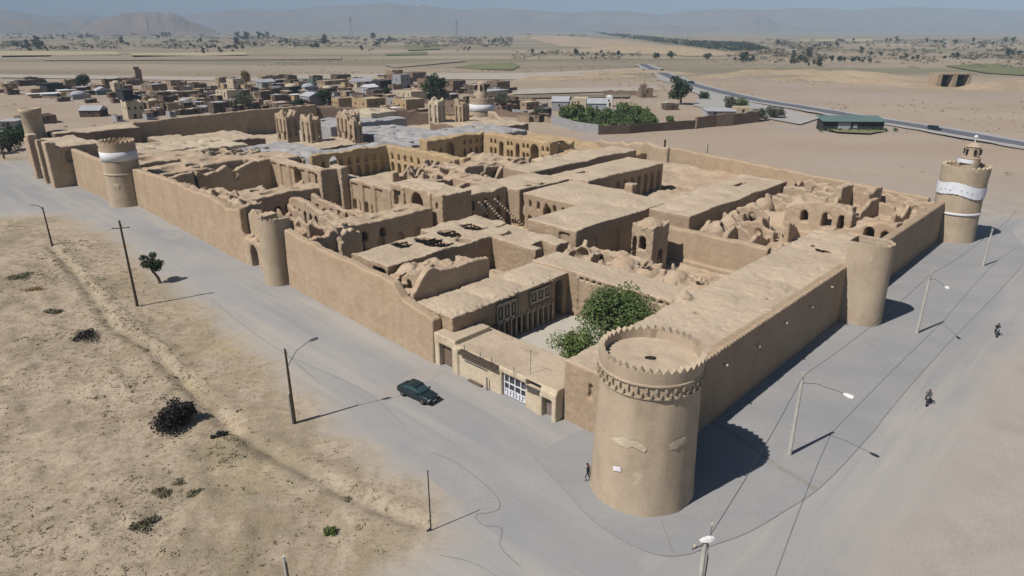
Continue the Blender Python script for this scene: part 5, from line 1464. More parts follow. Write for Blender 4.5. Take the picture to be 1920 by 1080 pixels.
make_tree('roadside_tree', 'small dark tree with a thin leaning trunk at the roadside', 'tree', p, 4.7, 2.0, 1.9, 11, 230, .14, 8, 'leaf_dark', lean=-.55).rotation_euler[2] = 0
p = G(335, 800)
make_tree('burnt_bush', 'large blackened bush in the dry field nearest the road', 'bush', p, 2.1, 2.7, .4, 22, 200, .14, 9, 'twig_black', limbs=12).rotation_euler[2] = .4
def low_bush(label, px, r, h, leaf, seed, n=160, size=.12, name='bush', cat='bush', group=None):
    p = G(*px); rnd = random.Random(seed)
    mb = MB(); cs = [(rnd.uniform(-r, r)*.6, rnd.uniform(-r, r)*.5, h*rnd.uniform(.25, .6), r*rnd.uniform(.3, .5)) for i in range(7)]
    leaves(mb, cs, n, size, rnd, h/r)
    root = empty(name, label, cat, p, 0, group)
    mb.build('foliage', M[leaf], root); st = MB()
    for i in range(6): st.tube([(0, 0, 0), (rnd.uniform(-r, r)*.5, rnd.uniform(-r, r)*.5, h*.5)], .03, 4)
    st.build('stem', M['wood_dark'], root); return root
low_bush('charred brown scrub patch in the field left of the dark bush', (172, 632), 2.2, .7, 'twig_black', 1, 110)
low_bush('small charred tuft just right of the large blackened bush', (412, 818), .8, .4, 'twig_black', 2, 60)
low_bush('tiny dark tuft above and right of the large blackened bush', (449, 775), .5, .35, 'twig_black', 3, 60)
low_bush('lone yellow green bush in the dry field near the bottom edge', (620, 1000), .55, .6, 'leaf_bright', 4, 70, .09)
low_bush('round brown tuft between the charred scrub and the ditch', (271, 660), .6, .35, 'scrub', 5, 60)
low_bush('flat grey green shrub at the left edge of the dry field', (100, 588), 1.4, .5, 'leaf_olive', 6, 110)
low_bush('olive shrub on the far left beside the leaning lamp pole', (40, 520), 2.2, .7, 'leaf_olive', 7, 130)
low_bush('dry golden shrub on the field near the far left', (75, 545), 2.0, .5, 'leaf_gold', 8, 60)
low_bush('dry golden tuft beside the ditch above the blackened bush', (318, 712), 1.2, .4, 'leaf_gold', 12, 40)
low_bush('grey green scrub below the small charred tuft', (440, 868), 1.5, .45, 'leaf_olive', 9, 90)
for k_, (bx_, by_, r_, l_) in enumerate(((300, 925, 1.0, 'brownish scrub just above the hollow near the bottom of the field'), (335, 905, .8, 'brown tuft between the blackened bush and the hollow'), (370, 925, .9, 'brown scrub right of the hollow in the middle of the field'), (240, 895, .9, 'flat brown scrub left of the hollow in the field'), (405, 855, .8, 'small scrub just left of the grey green scrub below the charred tuft'), (60, 480, 1.6, 'brown scrub at the far left edge above the olive shrub'), (30, 640, 1.3, 'dull scrub at the left edge below the olive shrub'), (690, 985, .9, 'low scrub beside the ditch end near the bottom'), (640, 940, .8, 'low scrub on the ditch left of its end'))):
    low_bush(l_, (bx_, by_), r_, .35, 'leaf_olive', 40+k_, 70, .09)
low_bush('olive scrub in the hollow near the bottom of the field', (262, 985), 1.3, .4, 'leaf_olive', 10, 90)

# dry scrub and stones strewn over the waste ground
def gz(X, Y):
    X = np.array(X); Y = np.array(Y); return field_height(X, Y, poly_sd(X, Y, ROAD))
def strew(name, n, size, m, dens, box, seed, stone=False, thr=.0):
    rg = np.random.RandomState(seed)
    x = rg.uniform(box[0], box[1], n*5); y = rg.uniform(box[2], box[3], n*5)
    sd = poly_sd(x, y, ROAD)
    d = fbm2(x*dens, y*dens, 3, 12.)+rg.uniform(-.25, .25, len(x))
    k = (sd < -.8) & (d > thr); x, y = x[k][:n], y[k][:n]
    z = field_height(x, y, poly_sd(x, y, ROAD)); mb = MB(); rnd = random.Random(seed)
    for a, b, c in zip(x, y, z):
        s = size*rnd.uniform(.5, 1.6)
        if stone:
            s *= .6; mb.add([(a-s, b, c-.02), (a, b-s*.8, c-.02), (a+s, b, c-.02), (a, b+s*.9, c-.02), (a+s*.1, b, c+s*.8)], [(0,1,4),(1,2,4),(2,3,4),(3,0,4)])
        else:
            for i in range(9):
                an = rnd.uniform(0, 6.28); q = rnd.uniform(.1, 1)*s; px_, py_ = a+q*math.cos(an), b+q*math.sin(an)
                hh = s*rnd.uniform(.08, .28); dx, dy = rnd.uniform(-.3, .3)*s, rnd.uniform(-.3, .3)*s
                mb.add([(px_-dy, py_+dx, c-.03), (px_+dy, py_-dx, c-.03), (px_+dy*.4+dx, py_-dx*.4+dy, c+hh), (px_-dy*.4+dx, py_+dx*.4+dy, c+hh)], [(0, 1, 2, 3)])
    o = mb.build(name, m); o['kind'] = 'stuff'; return o
strew('dry_scrub', 6500, .17, M['scrub'], .14, (-75, 5, 22, 110), 3, thr=.02)
strew('dry_grass', 2600, .26, M['dry_grass'], .10, (-80, 5, 22, 115), 8, thr=.38)
strew('stones', 1500, .10, M['plaster_pale'], .2, (-60, 5, 22, 90), 5, stone=True, thr=-.1)
strew('clods', 1600, .16, M['adobe_brown'], .16, (-75, 5, 22, 100), 6, stone=True, thr=.05)
strew('roadside_stones', 300, .12, M['adobe_far'], .2, (20, 60, 22, 60), 7, stone=True, thr=.0)

# ================================================================== POLES AND WIRES
def pole(name, label, px, ytop, m, r0, r1, extras=None, cat='utility pole', bx=None):
    p = G(*px)
    b = (540-ytop)/FPX
    h = CAM_H+p.y*(-math.sin(PITCH)+b*math.cos(PITCH))/(math.cos(PITCH)+b*math.sin(PITCH))
    root = empty(name, label, cat, Vector((p.x, p.y, 0)))
    mb = MB(); mb.tube([(0, 0, -.3), (0, 0, h*.5), (0, 0, h)], [r0, (r0+r1)/2, r1], 8)
    mb.build('post', m, root)
    return root, h
def arm(root, name, pts, r, m):
    mb = MB(); mb.tube(pts, r, 6); return mb.build(name, m, root)
def insul(root, pts):
    for p in pts:
        mb = MB(); mb.lathe([(0, 0), (.05, .02), (.07, .1), (.04, .14), (.06, .2), (0, .24)], n=8)
        mb.v = [(x+p[0], y+p[1], z+p[2]) for x, y, z in mb.v]; mb.build('insulator', M['plaster_pale'], root)
def lamp_head(root, p, d, m='lamp_white'):
    d = Vector(d).normalized(); mb = MB(); s = Vector((-d.y, d.x, 0))
    p = Vector(p); ring_ = []
    for t_, w_, z0, z1 in ((0, .08, -.04, .05), (.25, .17, -.06, .10), (.6, .2, -.06, .12), (.85, .12, -.04, .07)):
        for sg, z in ((-1, z0), (1, z0), (1, z1), (-1, z1)): ring_.append(p+d*t_+s*w_*sg*(.6 if z == z1 else 1)+Vector((0, 0, z)))
    fs = [(0, 3, 2, 1), (12, 13, 14, 15)]
    for i in range(3):
        for k in range(4): fs.append((i*4+k, i*4+(k+1) % 4, i*4+4+(k+1) % 4, i*4+4+k))
    mb.add(ring_, fs); return mb.build('lamp_head', M[m], root)
# concrete poles along the right side
tops = []
for px, yt, lab, lamp in (((1480, 853), 700, 'pale concrete lamp pole nearest the big corner tower on the pavement', (1592, 741)), ((1719, 625), 510, 'pale concrete lamp pole in the middle of the right pavement, opposite the tall bastion', (1776, 538)), ((1843, 499), 430, 'short looking pale concrete pole near the banner tower', None)):
    root, h = pole('lamp_pole', lab, px, yt, M['concrete'], .19, .12)
    root['group'] = 'concrete poles along the right pavement'
    top = Vector((root.location.x, root.location.y, h-.25)); tops.append(top)
    if lamp:
        q = G(*lamp, h-.1)-root.location; q.z = h-.15
        d = Vector((q.x, q.y, 0)).normalized(); e = q-d*.45
        arm(root, 'lamp_arm', [(0, 0, h-.9), e*.35+Vector((0, 0, (h-.9)*.65+.25)), e], .028, M['steel'])
        lamp_head(root, e, d)
    insul(root, [(.1, 0, h-.1), (-.1, 0, h-.1)])
# pole with fittings at the bottom edge
root, h = pole('utility_pole', 'concrete pole with white lamp and dark fittings at the bottom edge below the corner tower', (1296, 1225), 1010, M['concrete'], .17, .13)
arm(root, 'cross_arm', [(-.75, -.15, h-.6), (.15, .05, h-.35)], .05, M['steel'])
arm(root, 'bracket', [(0, 0, h-.4), (.32, .3, h+.15), (.42, .45, h+.5)], .035, M['steel'])
arm(root, 'stay', [(0, .1, h-1.4), (.4, .5, h-.1)], .02, M['steel'])
lamp_head(root, (-.35, -.1, h-.05), (1, .25, 0))
cb = MB(); cb.tube([(.1, -.1, 1), (.2, -.12, h-1.2), (.16, 0, h-.4)], .045, 6); cb.build('cable', M['wire'], root)
insul(root, [(-.6, -.12, h-.5), (.42, .45, h+.5), (.1, .05, h-.3)])
bt = Vector((root.location.x+.3, root.location.y+.3, h-.1))
# thin pole top showing at the very bottom left
root, h = pole('utility_pole', 'white topped pole standing at the bottom edge in the dry field', (558, 1215), 1043, M['concrete'], .12, .09)
arm(root, 'stay', [(.35, 0, 0), (.55, .1, h*.8)], .03, M['steel'])
cb = MB(); cb.tube([(.1, -.1, 0), (.12, -.05, h-.4)], .045, 6); cb.build('cable', M['wire'], root)
# wooden poles left
root, h = pole('utility_pole', 'tall dark wooden pole with a crossarm beside the left road', (258, 575), 414, M['wood_pole'], .19, .12)
arm(root, 'cross_arm', [(-1.0, -.25, h-1.0), (1.0, .25, h-.95)], .055, M['wood_dark'])
arm(root, 'bracket', [(0, 0, h-.2), (.5, -.2, h-.9)], .03, M['steel'])
insul(root, [(-.9, -.2, h-.95), (.9, .2, h-.9), (0, 0, h), (-.45, -.1, h-.95)])
wl = Vector((root.location.x, root.location.y, h-.8))
arm(root, 'brace', [(-1.6, -.4, h-1.2), (-1.0, -.25, h-1.0)], .03, M['steel'])
root, h = pole('lamp_pole', 'short dark lamp pole with a curved arm at the left edge of the field', (98, 461), 388, M['wood_pole'], .16, .10)
arm(root, 'lamp_arm', [(0, 0, h-.5), (-.5, 0, h+.15), (-1.3, 0, h+.3)], .06, M['wood_pole']); lamp_head(root, (-1.2, 0, h+.3), (-1, .1, 0), 'steel')
root, h = pole('lamp_pole', 'brown pole with a long thin lamp arm between field and road below the car', (553, 795), 655, M['wood_pole'], .17, .10)
arm(root, 'lamp_arm', [(0, 0, h-1.8), (.9, .45, h-.3), (2.0, .95, h+.4)], .035, M['steel'])
lamp_head(root, (1.95, .93, h+.38), (1, .45, .2), 'steel')
lt = MB(); lt.box(-.3, -.16, -.15, .15, .0, h*.42); lt.build('pale_side', M['concrete'], root)
insul(root, [(-.1, 0, h), (.12, 0, h-.5)])
root, h = pole('thin_post', 'thin black post leaning over the lower edge of the dry field', (808, 995), 882, M['wire'], .055, .04, cat='post')
arm(root, 'stay', [(-.3, -.1, .02), (0, 0, .25)], .07, M['wire'])
root, h = pole('utility_pole', 'dark pole at the far left edge by the blue roofed sheds', (8, 297), 250, M['wood_pole'], .25, .18)
# wires strung between the concrete poles
def wire(label, a, b, sag, r=.022):
    mb = MB(); pts = []
    for i in range(15):
        t_ = i/14; q = Vector(a).lerp(Vector(b), t_); q.z -= sag*4*t_*(1-t_); pts.append(q)
    mb.tube(pts, r, 4); o = mb.build('power_line', M['wire']); tag(o, label, 'power line', 'power lines along the right pavement'); return o
wire('sagging wire from the bottom edge pole to the first concrete lamp pole', bt, tops[0], .5)
wire('wire from the first to the second concrete lamp pole', tops[0], tops[1], .6)
wire('wire from the second concrete lamp pole to the short one near the banner tower', tops[1], tops[2], .6)
far = G(1905, 396, 7)
wire('wire running on from the short concrete pole towards the right edge', tops[2], far, .6)
# small posts on the back lot
for (x, y), yt, l in (((1245, 291), 262, 'dark post standing on the back wall beside the sand lot'), ((1326, 287), 270, 'thin stake on the sand lot right of the dark post')):
    root, h = pole('post', l, (x, y), yt, M['wood_dark'], .3 if x < 1300 else .12, .3 if x < 1300 else .1, cat='post')

# ================================================================== CAR
def section(mb, secs, n):
    # secs: list of closed loops of n points -> skin
    vs = [q for s in secs for q in s]; fs = []
    for i in range(len(secs)-1):
        for k in range(n): fs.append((i*n+k, i*n+(k+1) % n, (i+1)*n+(k+1) % n, (i+1)*n+k))
    fs.append(tuple(reversed(range(n)))); fs.append(tuple((len(secs)-1)*n+k for k in range(n)))
    return mb.add(vs, fs)
M['car_paint'] = mat('car_paint', (.012,.024,.028), (.016,.028,.032), .5, rough=.3, fine=.04, spec=.4, coord='obj')
M['tyre'] = mat('tyre', (.02,.02,.02), (.03,.03,.03), 2, coord='obj')
M['glass_car'] = mat('glass_car', (.03,.06,.07), (.04,.07,.085), .4, rough=.12, spec=.6, coord='obj', fine=0)
M['light_glass'] = mat('light_glass', (.45,.47,.5), (.4,.42,.45), 1, rough=.2, coord='obj')
M['tail_red'] = mat('tail_red', (.30,.03,.03), (.25,.02,.02), 1, rough=.3, coord='obj')
def loop(x, w, z0, z1, tum=.06):
    return [(x, -w*.92, z0), (x, -w, z0+.12), (x, -w, (z0+z1)/2), (x, -w+tum, z1-.04), (x, -w+tum+.1, z1), (x, w-tum-.1, z1), (x, w-tum, z1-.04), (x, w, (z0+z1)/2), (x, w, z0+.12), (x, w*.92, z0)]
a = G(757, 733); b = G(812, 757)
car = empty('parked_car', 'dark teal saloon car standing on the grey road in front of the shop', 'car', Vector((*((a+b)/2)[:2], .04)), math.atan2((b-a).y, (b-a).x))
mb = MB()
section(mb, [loop(-2.28, .70, .40, .80), loop(-2.18, .80, .28, .93), loop(-1.5, .86, .24, .98), loop(-.6, .87, .22, .95), loop(.7, .87, .22, .93), loop(1.5, .85, .24, .88), loop(2.1, .80, .28, .78), loop(2.28, .68, .36, .66)], 10)
body = mb.build('body', M['car_paint'], car, smooth=False)
bv = body.modifiers.new('bevel', 'BEVEL'); bv.width = .04; bv.segments = 2
mb = MB()
section(mb, [loop(-1.75, .70, .90, .96, .05), loop(-1.15, .72, .90, 1.36, .16), loop(-.5, .73, .9, 1.42, .17), loop(.25, .73, .9, 1.40, .17), loop(1.0, .72, .88, .95, .05)], 10)
mb.build('windows', M['glass_car'], car)
rf = MB(); section(rf, [loop(-1.2, .60, 1.34, 1.40, .03), loop(-.5, .62, 1.38, 1.455, .03), loop(.3, .60, 1.36, 1.43, .03)], 10); rf.build('roof', M['car_paint'], car)
for sx in (-1, 1):
    pm = MB(); pm.tube([(.98, sx*.68, .93), (.27, sx*.56, 1.39)], .03, 5); pm.build('pillar', M['car_paint'], car)
    pm = MB(); pm.tube([(-1.72, sx*.66, .94), (-1.16, sx*.56, 1.36)], .045, 5); pm.build('pillar', M['car_paint'], car)
    pm = MB(); pm.tube([(-.42, sx*.72, .92), (-.45, sx*.57, 1.40)], .035, 5); pm.build('pillar', M['car_paint'], car)
    mi = MB(); mi.box(.72, .88, sx*.86-.06 if sx > 0 else sx*.86-.12, sx*.86+.12 if sx > 0 else sx*.86+.06, .93, 1.06); mi.build('mirror', M['car_paint'], car)
    hl_ = MB(); hl_.box(2.16, 2.27, sx*.6-.16, sx*.6+.16, .56, .70); hl_.build('headlight', M['light_glass'], car)
    tl = MB(); tl.box(-2.27, -2.16, sx*.6-.15, sx*.6+.15, .62, .80); tl.build('tail_light', M['tail_red'], car)
    hd = MB(); hd.box(-.15, .0, sx*.868-.02, sx*.868+.02, .78, .82); hd.build('door_handle', M['steel'], car)
    for x in (-1.38, 1.40):
        wh = MB(); wh.lathe([(0, -.1), (.30, -.1), (.315, -.06), (.315, .06), (.30, .1), (0, .1)], n=18)
        wh.v = [(x+u_, sx*.79+w_, .31+v_) for u_, v_, w_ in wh.v]; wo = wh.build('wheel', M['tyre'], car)
        rm_ = MB(); rm_.lathe([(0, .11), (.17, .105), (.18, .09)], n=14); rm_.v = [(x+u_, sx*.79+sx*w_*1.0, .31+v_) for u_, v_, w_ in rm_.v]; rm_.build('rim', M['steel'], wo)
bp_ = MB(); bp_.box(2.2, 2.32, -.72, .72, .34, .50); bp_.build('bumper', M['tyre'], car)
bp_ = MB(); bp_.box(-2.33, -2.2, -.72, .72, .36, .52); bp_.build('bumper', M['tyre'], car)
np_ = MB(); np_.box(2.325, 2.335, -.24, .24, .37, .47); np_.build('number_plate', M['lamp_white'], car)
# tiny vehicles on the highway
for x, y, l, col in ((1242, 133, 'small dark truck at the far start of the highway', 'dark_shed'), (1297, 156, 'dark car on the highway behind the round green tree', 'car_paint'), (1752, 243, 'small dark bluish car on the right part of the highway', 'car_paint')):
    p = G(x, y, .6); v = empty('vehicle', l, 'vehicle', p, R(-68)); v.scale = (.75, .75, .6)
    mb = MB(); section(mb, [loop(-3.2, 1.0, .5, 2.0), loop(-3, 1.1, .4, 2.4), loop(1.2, 1.1, .4, 2.4), loop(1.4, 1.0, .4, 1.5), loop(3.2, .95, .4, 1.2)], 10); mb.build('body', M[col], v)
    for sx in (-1, 1):
        for xx in (-2, 2):
            wh = MB(); wh.lathe([(0, -.15), (.5, -.15), (.5, .15), (0, .15)], n=10); wh.v = [(xx+a_, sx*1.0+c_, .5+b_) for a_, b_, c_ in wh.v]; wh.build('wheel', M['tyre'], v)

# ================================================================== PEOPLE
M['skin_tone'] = mat('skin_tone', (.38,.22,.15), (.34,.19,.13), 3, coord='obj', fine=0)
M['hair'] = mat('hair', (.02,.015,.012), (.03,.02,.015), 3, coord='obj')
M['cloth_dark'] = mat('cloth_dark', (.035,.035,.045), (.05,.05,.06), 3, coord='obj')
M['cloth_grey'] = mat('cloth_grey', (.16,.16,.18), (.12,.12,.14), 3, coord='obj')
M['cloth_light'] = mat('cloth_light', (.45,.43,.42), (.38,.37,.36), 3, coord='obj')
M['bike_black'] = mat('bike_black', (.02,.02,.022), (.03,.03,.03), 2, rough=.4, coord='obj')
def person(label, loc, rz, J, mats, height=1.72, group=None, cat='person'):
    # J: joints in metres, local axes (x forward); one continuous body grown with a skin modifier
    root = empty('person', label, cat, loc, rz, group)
    names = list(J); me = bpy.data.meshes.new('body')
    E = [('pelvis','waist'),('waist','chest'),('chest','neck'),('neck','head'),('head','crown'),
         ('pelvis','hipL'),('hipL','kneeL'),('kneeL','ankleL'),('ankleL','toeL'),('pelvis','hipR'),('hipR','kneeR'),('kneeR','ankleR'),('ankleR','toeR'),
         ('chest','shL'),('shL','elL'),('elL','wrL'),('wrL','haL'),('chest','shR'),('shR','elR'),('elR','wrR'),('wrR','haR')]
    rad_ = dict(pelvis=.15, waist=.135, chest=.155, neck=.055, head=.095, crown=.07, hipL=.10, hipR=.10, kneeL=.062, kneeR=.062, ankleL=.042, ankleR=.042, toeL=.035, toeR=.035,
                shL=.062, shR=.062, elL=.045, elR=.045, wrL=.03, wrR=.03, haL=.034, haR=.034)
    vs = [J[k] for k in names]; es = [(names.index(a_), names.index(b_)) for a_, b_ in E]
    rr = [rad_[k] for k in names]
    me.from_pydata(vs, es, [])
    o = link('body', me, None, None)
    sk = o.modifiers.new('skin', 'SKIN'); o.modifiers.new('sub', 'SUBSURF').levels = 1
    for i, d in enumerate(me.skin_vertices[0].data): d.radius = (rr[i], rr[i]); d.use_root = (names[i] == 'pelvis')
    dg = bpy.context.evaluated_depsgraph_get(); ev = o.evaluated_get(dg)
    nm = bpy.data.meshes.new_from_object(ev); bpy.data.objects.remove(o)
    bm = bmesh.new(); bm.from_mesh(nm)
    for sd in 'LR':                                              # five fingers rooted in the palm, curled
        h_ = Vector(J['ha'+sd]); f = (h_-Vector(J['wr'+sd])).normalized(); s_ = f.cross(Vector((0, 0, 1))).normalized(); dn = f.cross(s_).normalized()
        if dn.z > 0: dn = -dn
        for i, L in enumerate((.05, .07, .08, .072, .055)):
            base = h_+s_*(i-2)*.017-f*.005 if i else h_+s_*(-.038)-f*.03
            pts = [base, base+f*L*.5+(dn*.01 if i else -s_*.02), base+f*L*.75+dn*.04]
            fm = MB(); fm.tube(pts, [.010, .009, .007], 5)
            vv = [bm.verts.new(q) for q in fm.v]
            for q in fm.f: bm.faces.new([vv[k] for k in q])
    hd = Vector(J['head']); up = (Vector(J['crown'])-hd).normalized(); fw = Vector((1, 0, 0)); sdv = up.cross(fw)
    def blob(c, r):
        mt = Matrix.Translation(c) @ Matrix.Diagonal((r[0], r[1], r[2], 1)); bmesh.ops.create_icosphere(bm, subdivisions=1, radius=1, matrix=mt)
    blob(hd+fw*.105, (.022, .014, .025)); blob(hd+sdv*.09, (.016, .01, .03)); blob(hd-sdv*.09, (.016, .01, .03))
    bm.to_mesh(nm); bm.free()
    for m in (mats['top'], mats['bottom'], M['skin_tone'], M['tyre']): nm.materials.append(m)
    P_ = {k: Vector(v) for k, v in J.items()}
    for f in nm.polygons:
        c = Vector(f.center); near_ = min(names, key=lambda k: (P_[k]-c).length)
        f.material_index = 2 if near_ in ('head', 'crown', 'neck', 'haL', 'haR', 'wrL', 'wrR') else 3 if near_ in ('toeL', 'toeR') else 1 if near_ in ('hipL', 'hipR', 'kneeL', 'kneeR', 'ankleL', 'ankleR', 'pelvis') else 0
        f.use_smooth = True
    link('body', nm, None, root)
    hm_ = bpy.data.meshes.new('hair'); bm = bmesh.new(); bmesh.ops.create_icosphere(bm, subdivisions=3, radius=1.0)
    bmesh.ops.delete(bm, geom=[v for v in bm.verts if (v.co.z < .1 and v.co.x > -.2) or v.co.z < -.5], context='VERTS')
    for v in bm.verts: v.co = hd+up*.03+Vector((v.co.x*.112-.008, v.co.y*.10, v.co.z*.118))
    bm.to_mesh(hm_); bm.free(); link('hair', hm_, M['hair'], root)
    ey = MB()
    for s_ in (-1, 1): ey.ball(hd+fw*.088+sdv*.034*s_+up*.015, .013, 6)
    ey.build('eyes', M['hair'], root); mo = MB(); q = hd+fw*.094-up*.05; mo.box(q.x-.008, q.x+.008, q.y-.025, q.y+.025, q.z-.005, q.z+.005); mo.build('mouth', M['tail_red'], root)
    return root
walk = dict(pelvis=(0,0,.93), waist=(.02,0,1.08), chest=(.05,0,1.30), neck=(.07,0,1.47), head=(.10,0,1.59), crown=(.11,0,1.68),
            hipL=(.0,.10,.88), kneeL=(.16,.11,.50), ankleL=(.10,.11,.09), toeL=(.24,.11,.04), hipR=(0,-.10,.88), kneeR=(.0,-.11,.49), ankleR=(-.20,-.11,.12), toeR=(-.07,-.11,.04),
            shL=(.05,.19,1.40), elL=(-.04,.25,1.14), wrL=(.02,.25,.90), haL=(.05,.25,.82), shR=(.05,-.19,1.40), elR=(.02,-.25,1.14), wrR=(.16,-.24,.93), haR=(.20,-.24,.86))
person('person in a dark jacket walking close beside the foot of the corner tower', Vector((*G(1102, 903)[:2], .055)), TH+R(100), walk, dict(top=M['cloth_dark'], bottom=M['cloth_grey']))
ride = dict(pelvis=(-.18,0,.86), waist=(-.14,0,1.0), chest=(-.02,0,1.22), neck=(.05,0,1.38), head=(.11,0,1.49), crown=(.12,0,1.58),
            hipL=(-.15,.11,.82), kneeL=(.24,.20,.78), ankleL=(.05,.20,.38), toeL=(.19,.20,.33), hipR=(-.15,-.11,.82), kneeR=(.24,-.20,.78), ankleR=(.05,-.20,.38), toeR=(.19,-.20,.33),
            shL=(.0,.19,1.32), elL=(.22,.28,1.12), wrL=(.44,.29,1.06), haL=(.50,.28,1.05), shR=(.0,-.19,1.32), elR=(.22,-.28,1.12), wrR=(.44,-.29,1.06), haR=(.50,-.28,1.05))
def motorcycle(label, loc, rz):
    root = empty('motorcycle', label, 'motorcycle', loc, rz, 'motorcycles on the right road')
    for x in (-.62, .66):
        wh = MB(); N = 24
        wh.lathe([(.22, -.04), (.29, -.05), (.31, 0), (.29, .05), (.22, .04), (.22, -.04)], n=N); wh.v = [(x+a_, c_, .31+b_) for a_, b_, c_ in wh.v]; w_ = wh.build('wheel', M['tyre'], root)
        rm_ = MB(); 
        for k in range(8): rm_.tube([(x, 0, .31), (x+.23*math.cos(k*.785), 0, .31+.23*math.sin(k*.785))], .008, 4)
        rm_.build('spokes', M['steel'], w_)
    mb = MB(); section(mb, [[(x, w_*math.cos(k*.785), z+h_*math.sin(k*.785)) for k in range(8)] for x, w_, z, h_ in ((-.05,.07,.76,.06),(.05,.13,.80,.12),(.25,.14,.82,.13),(.40,.08,.80,.08))], 8); mb.build('fuel_tank', M['bike_black'], root, smooth=True)
    mb = MB(); section(mb, [[(x, w_*math.cos(k*.785), z+h_*math.sin(k*.785)) for k in range(8)] for x, w_, z, h_ in ((-.75,.08,.80,.04),(-.5,.13,.79,.05),(-.1,.11,.77,.05),(.0,.07,.78,.04))], 8); mb.build('seat', M['bike_black'], root, smooth=True)
    mb = MB(); mb.tube([(-.62,.06,.31),(-.1,.06,.42),(.3,.05,.72)], .03, 6); mb.tube([(-.62,-.06,.31),(-.1,-.06,.42),(.3,-.05,.72)], .03, 6); mb.tube([(-.6,.07,.75),(-.62,.07,.31)], .02, 5); mb.tube([(-.6,-.07,.75),(-.62,-.07,.31)], .02, 5); mb.build('frame', M['bike_black'], root)
    mb = MB(); mb.box(-.15, .2, -.12, .12, .30, .62); mb.build('engine', M['steel'], root)
    mb = MB(); mb.tube([(.05,-.15,.35),(-.3,-.15,.28),(-.8,-.16,.36)], .035, 6); mb.build('exhaust', M['steel'], root)
    mb = MB(); mb.tube([(.66,.06,.31),(.42,.06,.95)], .025, 5); mb.tube([(.66,-.06,.31),(.42,-.06,.95)], .025, 5); mb.build('fork', M['steel'], root)
    mb = MB(); mb.tube([(.50,-.33,1.04),(.44,0,1.0),(.50,.33,1.04)], .016, 5); mb.build('handlebar', M['steel'], root)
    mb = MB(); mb.ball((.54,0,.90), .09, 8); mb.build('headlight', M['light_glass'], root)
    mb = MB(); mb.box(-.92,-.55,-.07,.07,.60,.66); mb.build('rear_mudguard', M['bike_black'], root)
    return root
for (x, y), l1, l2, top_, d in (((1738, 757), 'black motorcycle carrying a rider, the nearer one on the right road', 'person in grey riding the nearer motorcycle', 'cloth_grey', -128), ((1867, 629), 'black motorcycle carrying a rider, the farther one at the right edge', 'person in dark clothes riding the farther motorcycle', 'cloth_dark', -122)):
    p = G(x, y); p.z = .05 if x < 1800 else .05
    motorcycle(l1, p, R(d)); person(l2, p, R(d), ride, dict(top=M[top_], bottom=M['cloth_dark']))

# ================================================================== THE VILLAGE BEHIND THE FORTRESS
RV = random.Random(21)
ORD = ['first','second','third','fourth','fifth','sixth','seventh','eighth','ninth','tenth','eleventh','twelfth','thirteenth','fourteenth','fifteenth','sixteenth','seventeenth','eighteenth']
def jag_box(mb, x0, x1, y0, y1, h, jag, rnd, par=.35):
    # walls of a house with an uneven parapet, roof sunk inside it
    n = 5; out = []
    def side(a, b):
        r = []
        for i in range(n): t_ = i/n; r.append((a[0]+(b[0]-a[0])*t_, a[1]+(b[1]-a[1])*t_))
        return r
    ring_ = side((x0, y0), (x1, y0))+side((x1, y0), (x1, y1))+side((x1, y1), (x0, y1))+side((x0, y1), (x0, y0))
    N = len(ring_); cx, cy = (x0+x1)/2, (y0+y1)/2
    tops = [h+rnd.uniform(-jag, jag*.4) for _ in range(N)]
    vs = [(x, y, -.5) for x, y in ring_]+[(x, y, z) for (x, y), z in zip(ring_, tops)]
    def ins(x, y): return (cx+(x-cx)*(1-.7/(x1-x0)), cy+(y-cy)*(1-.7/(y1-y0)))
    vs += [(*ins(x, y), z) for (x, y), z in zip(ring_, tops)]+[(*ins(x, y), h-par-.3) for x, y in ring_]
    fs = []
    for j in range(3):
        for k in range(N): fs.append((j*N+k, j*N+(k+1) % N, (j+1)*N+(k+1) % N, (j+1)*N+k))
    mb.add(vs, fs); return mb
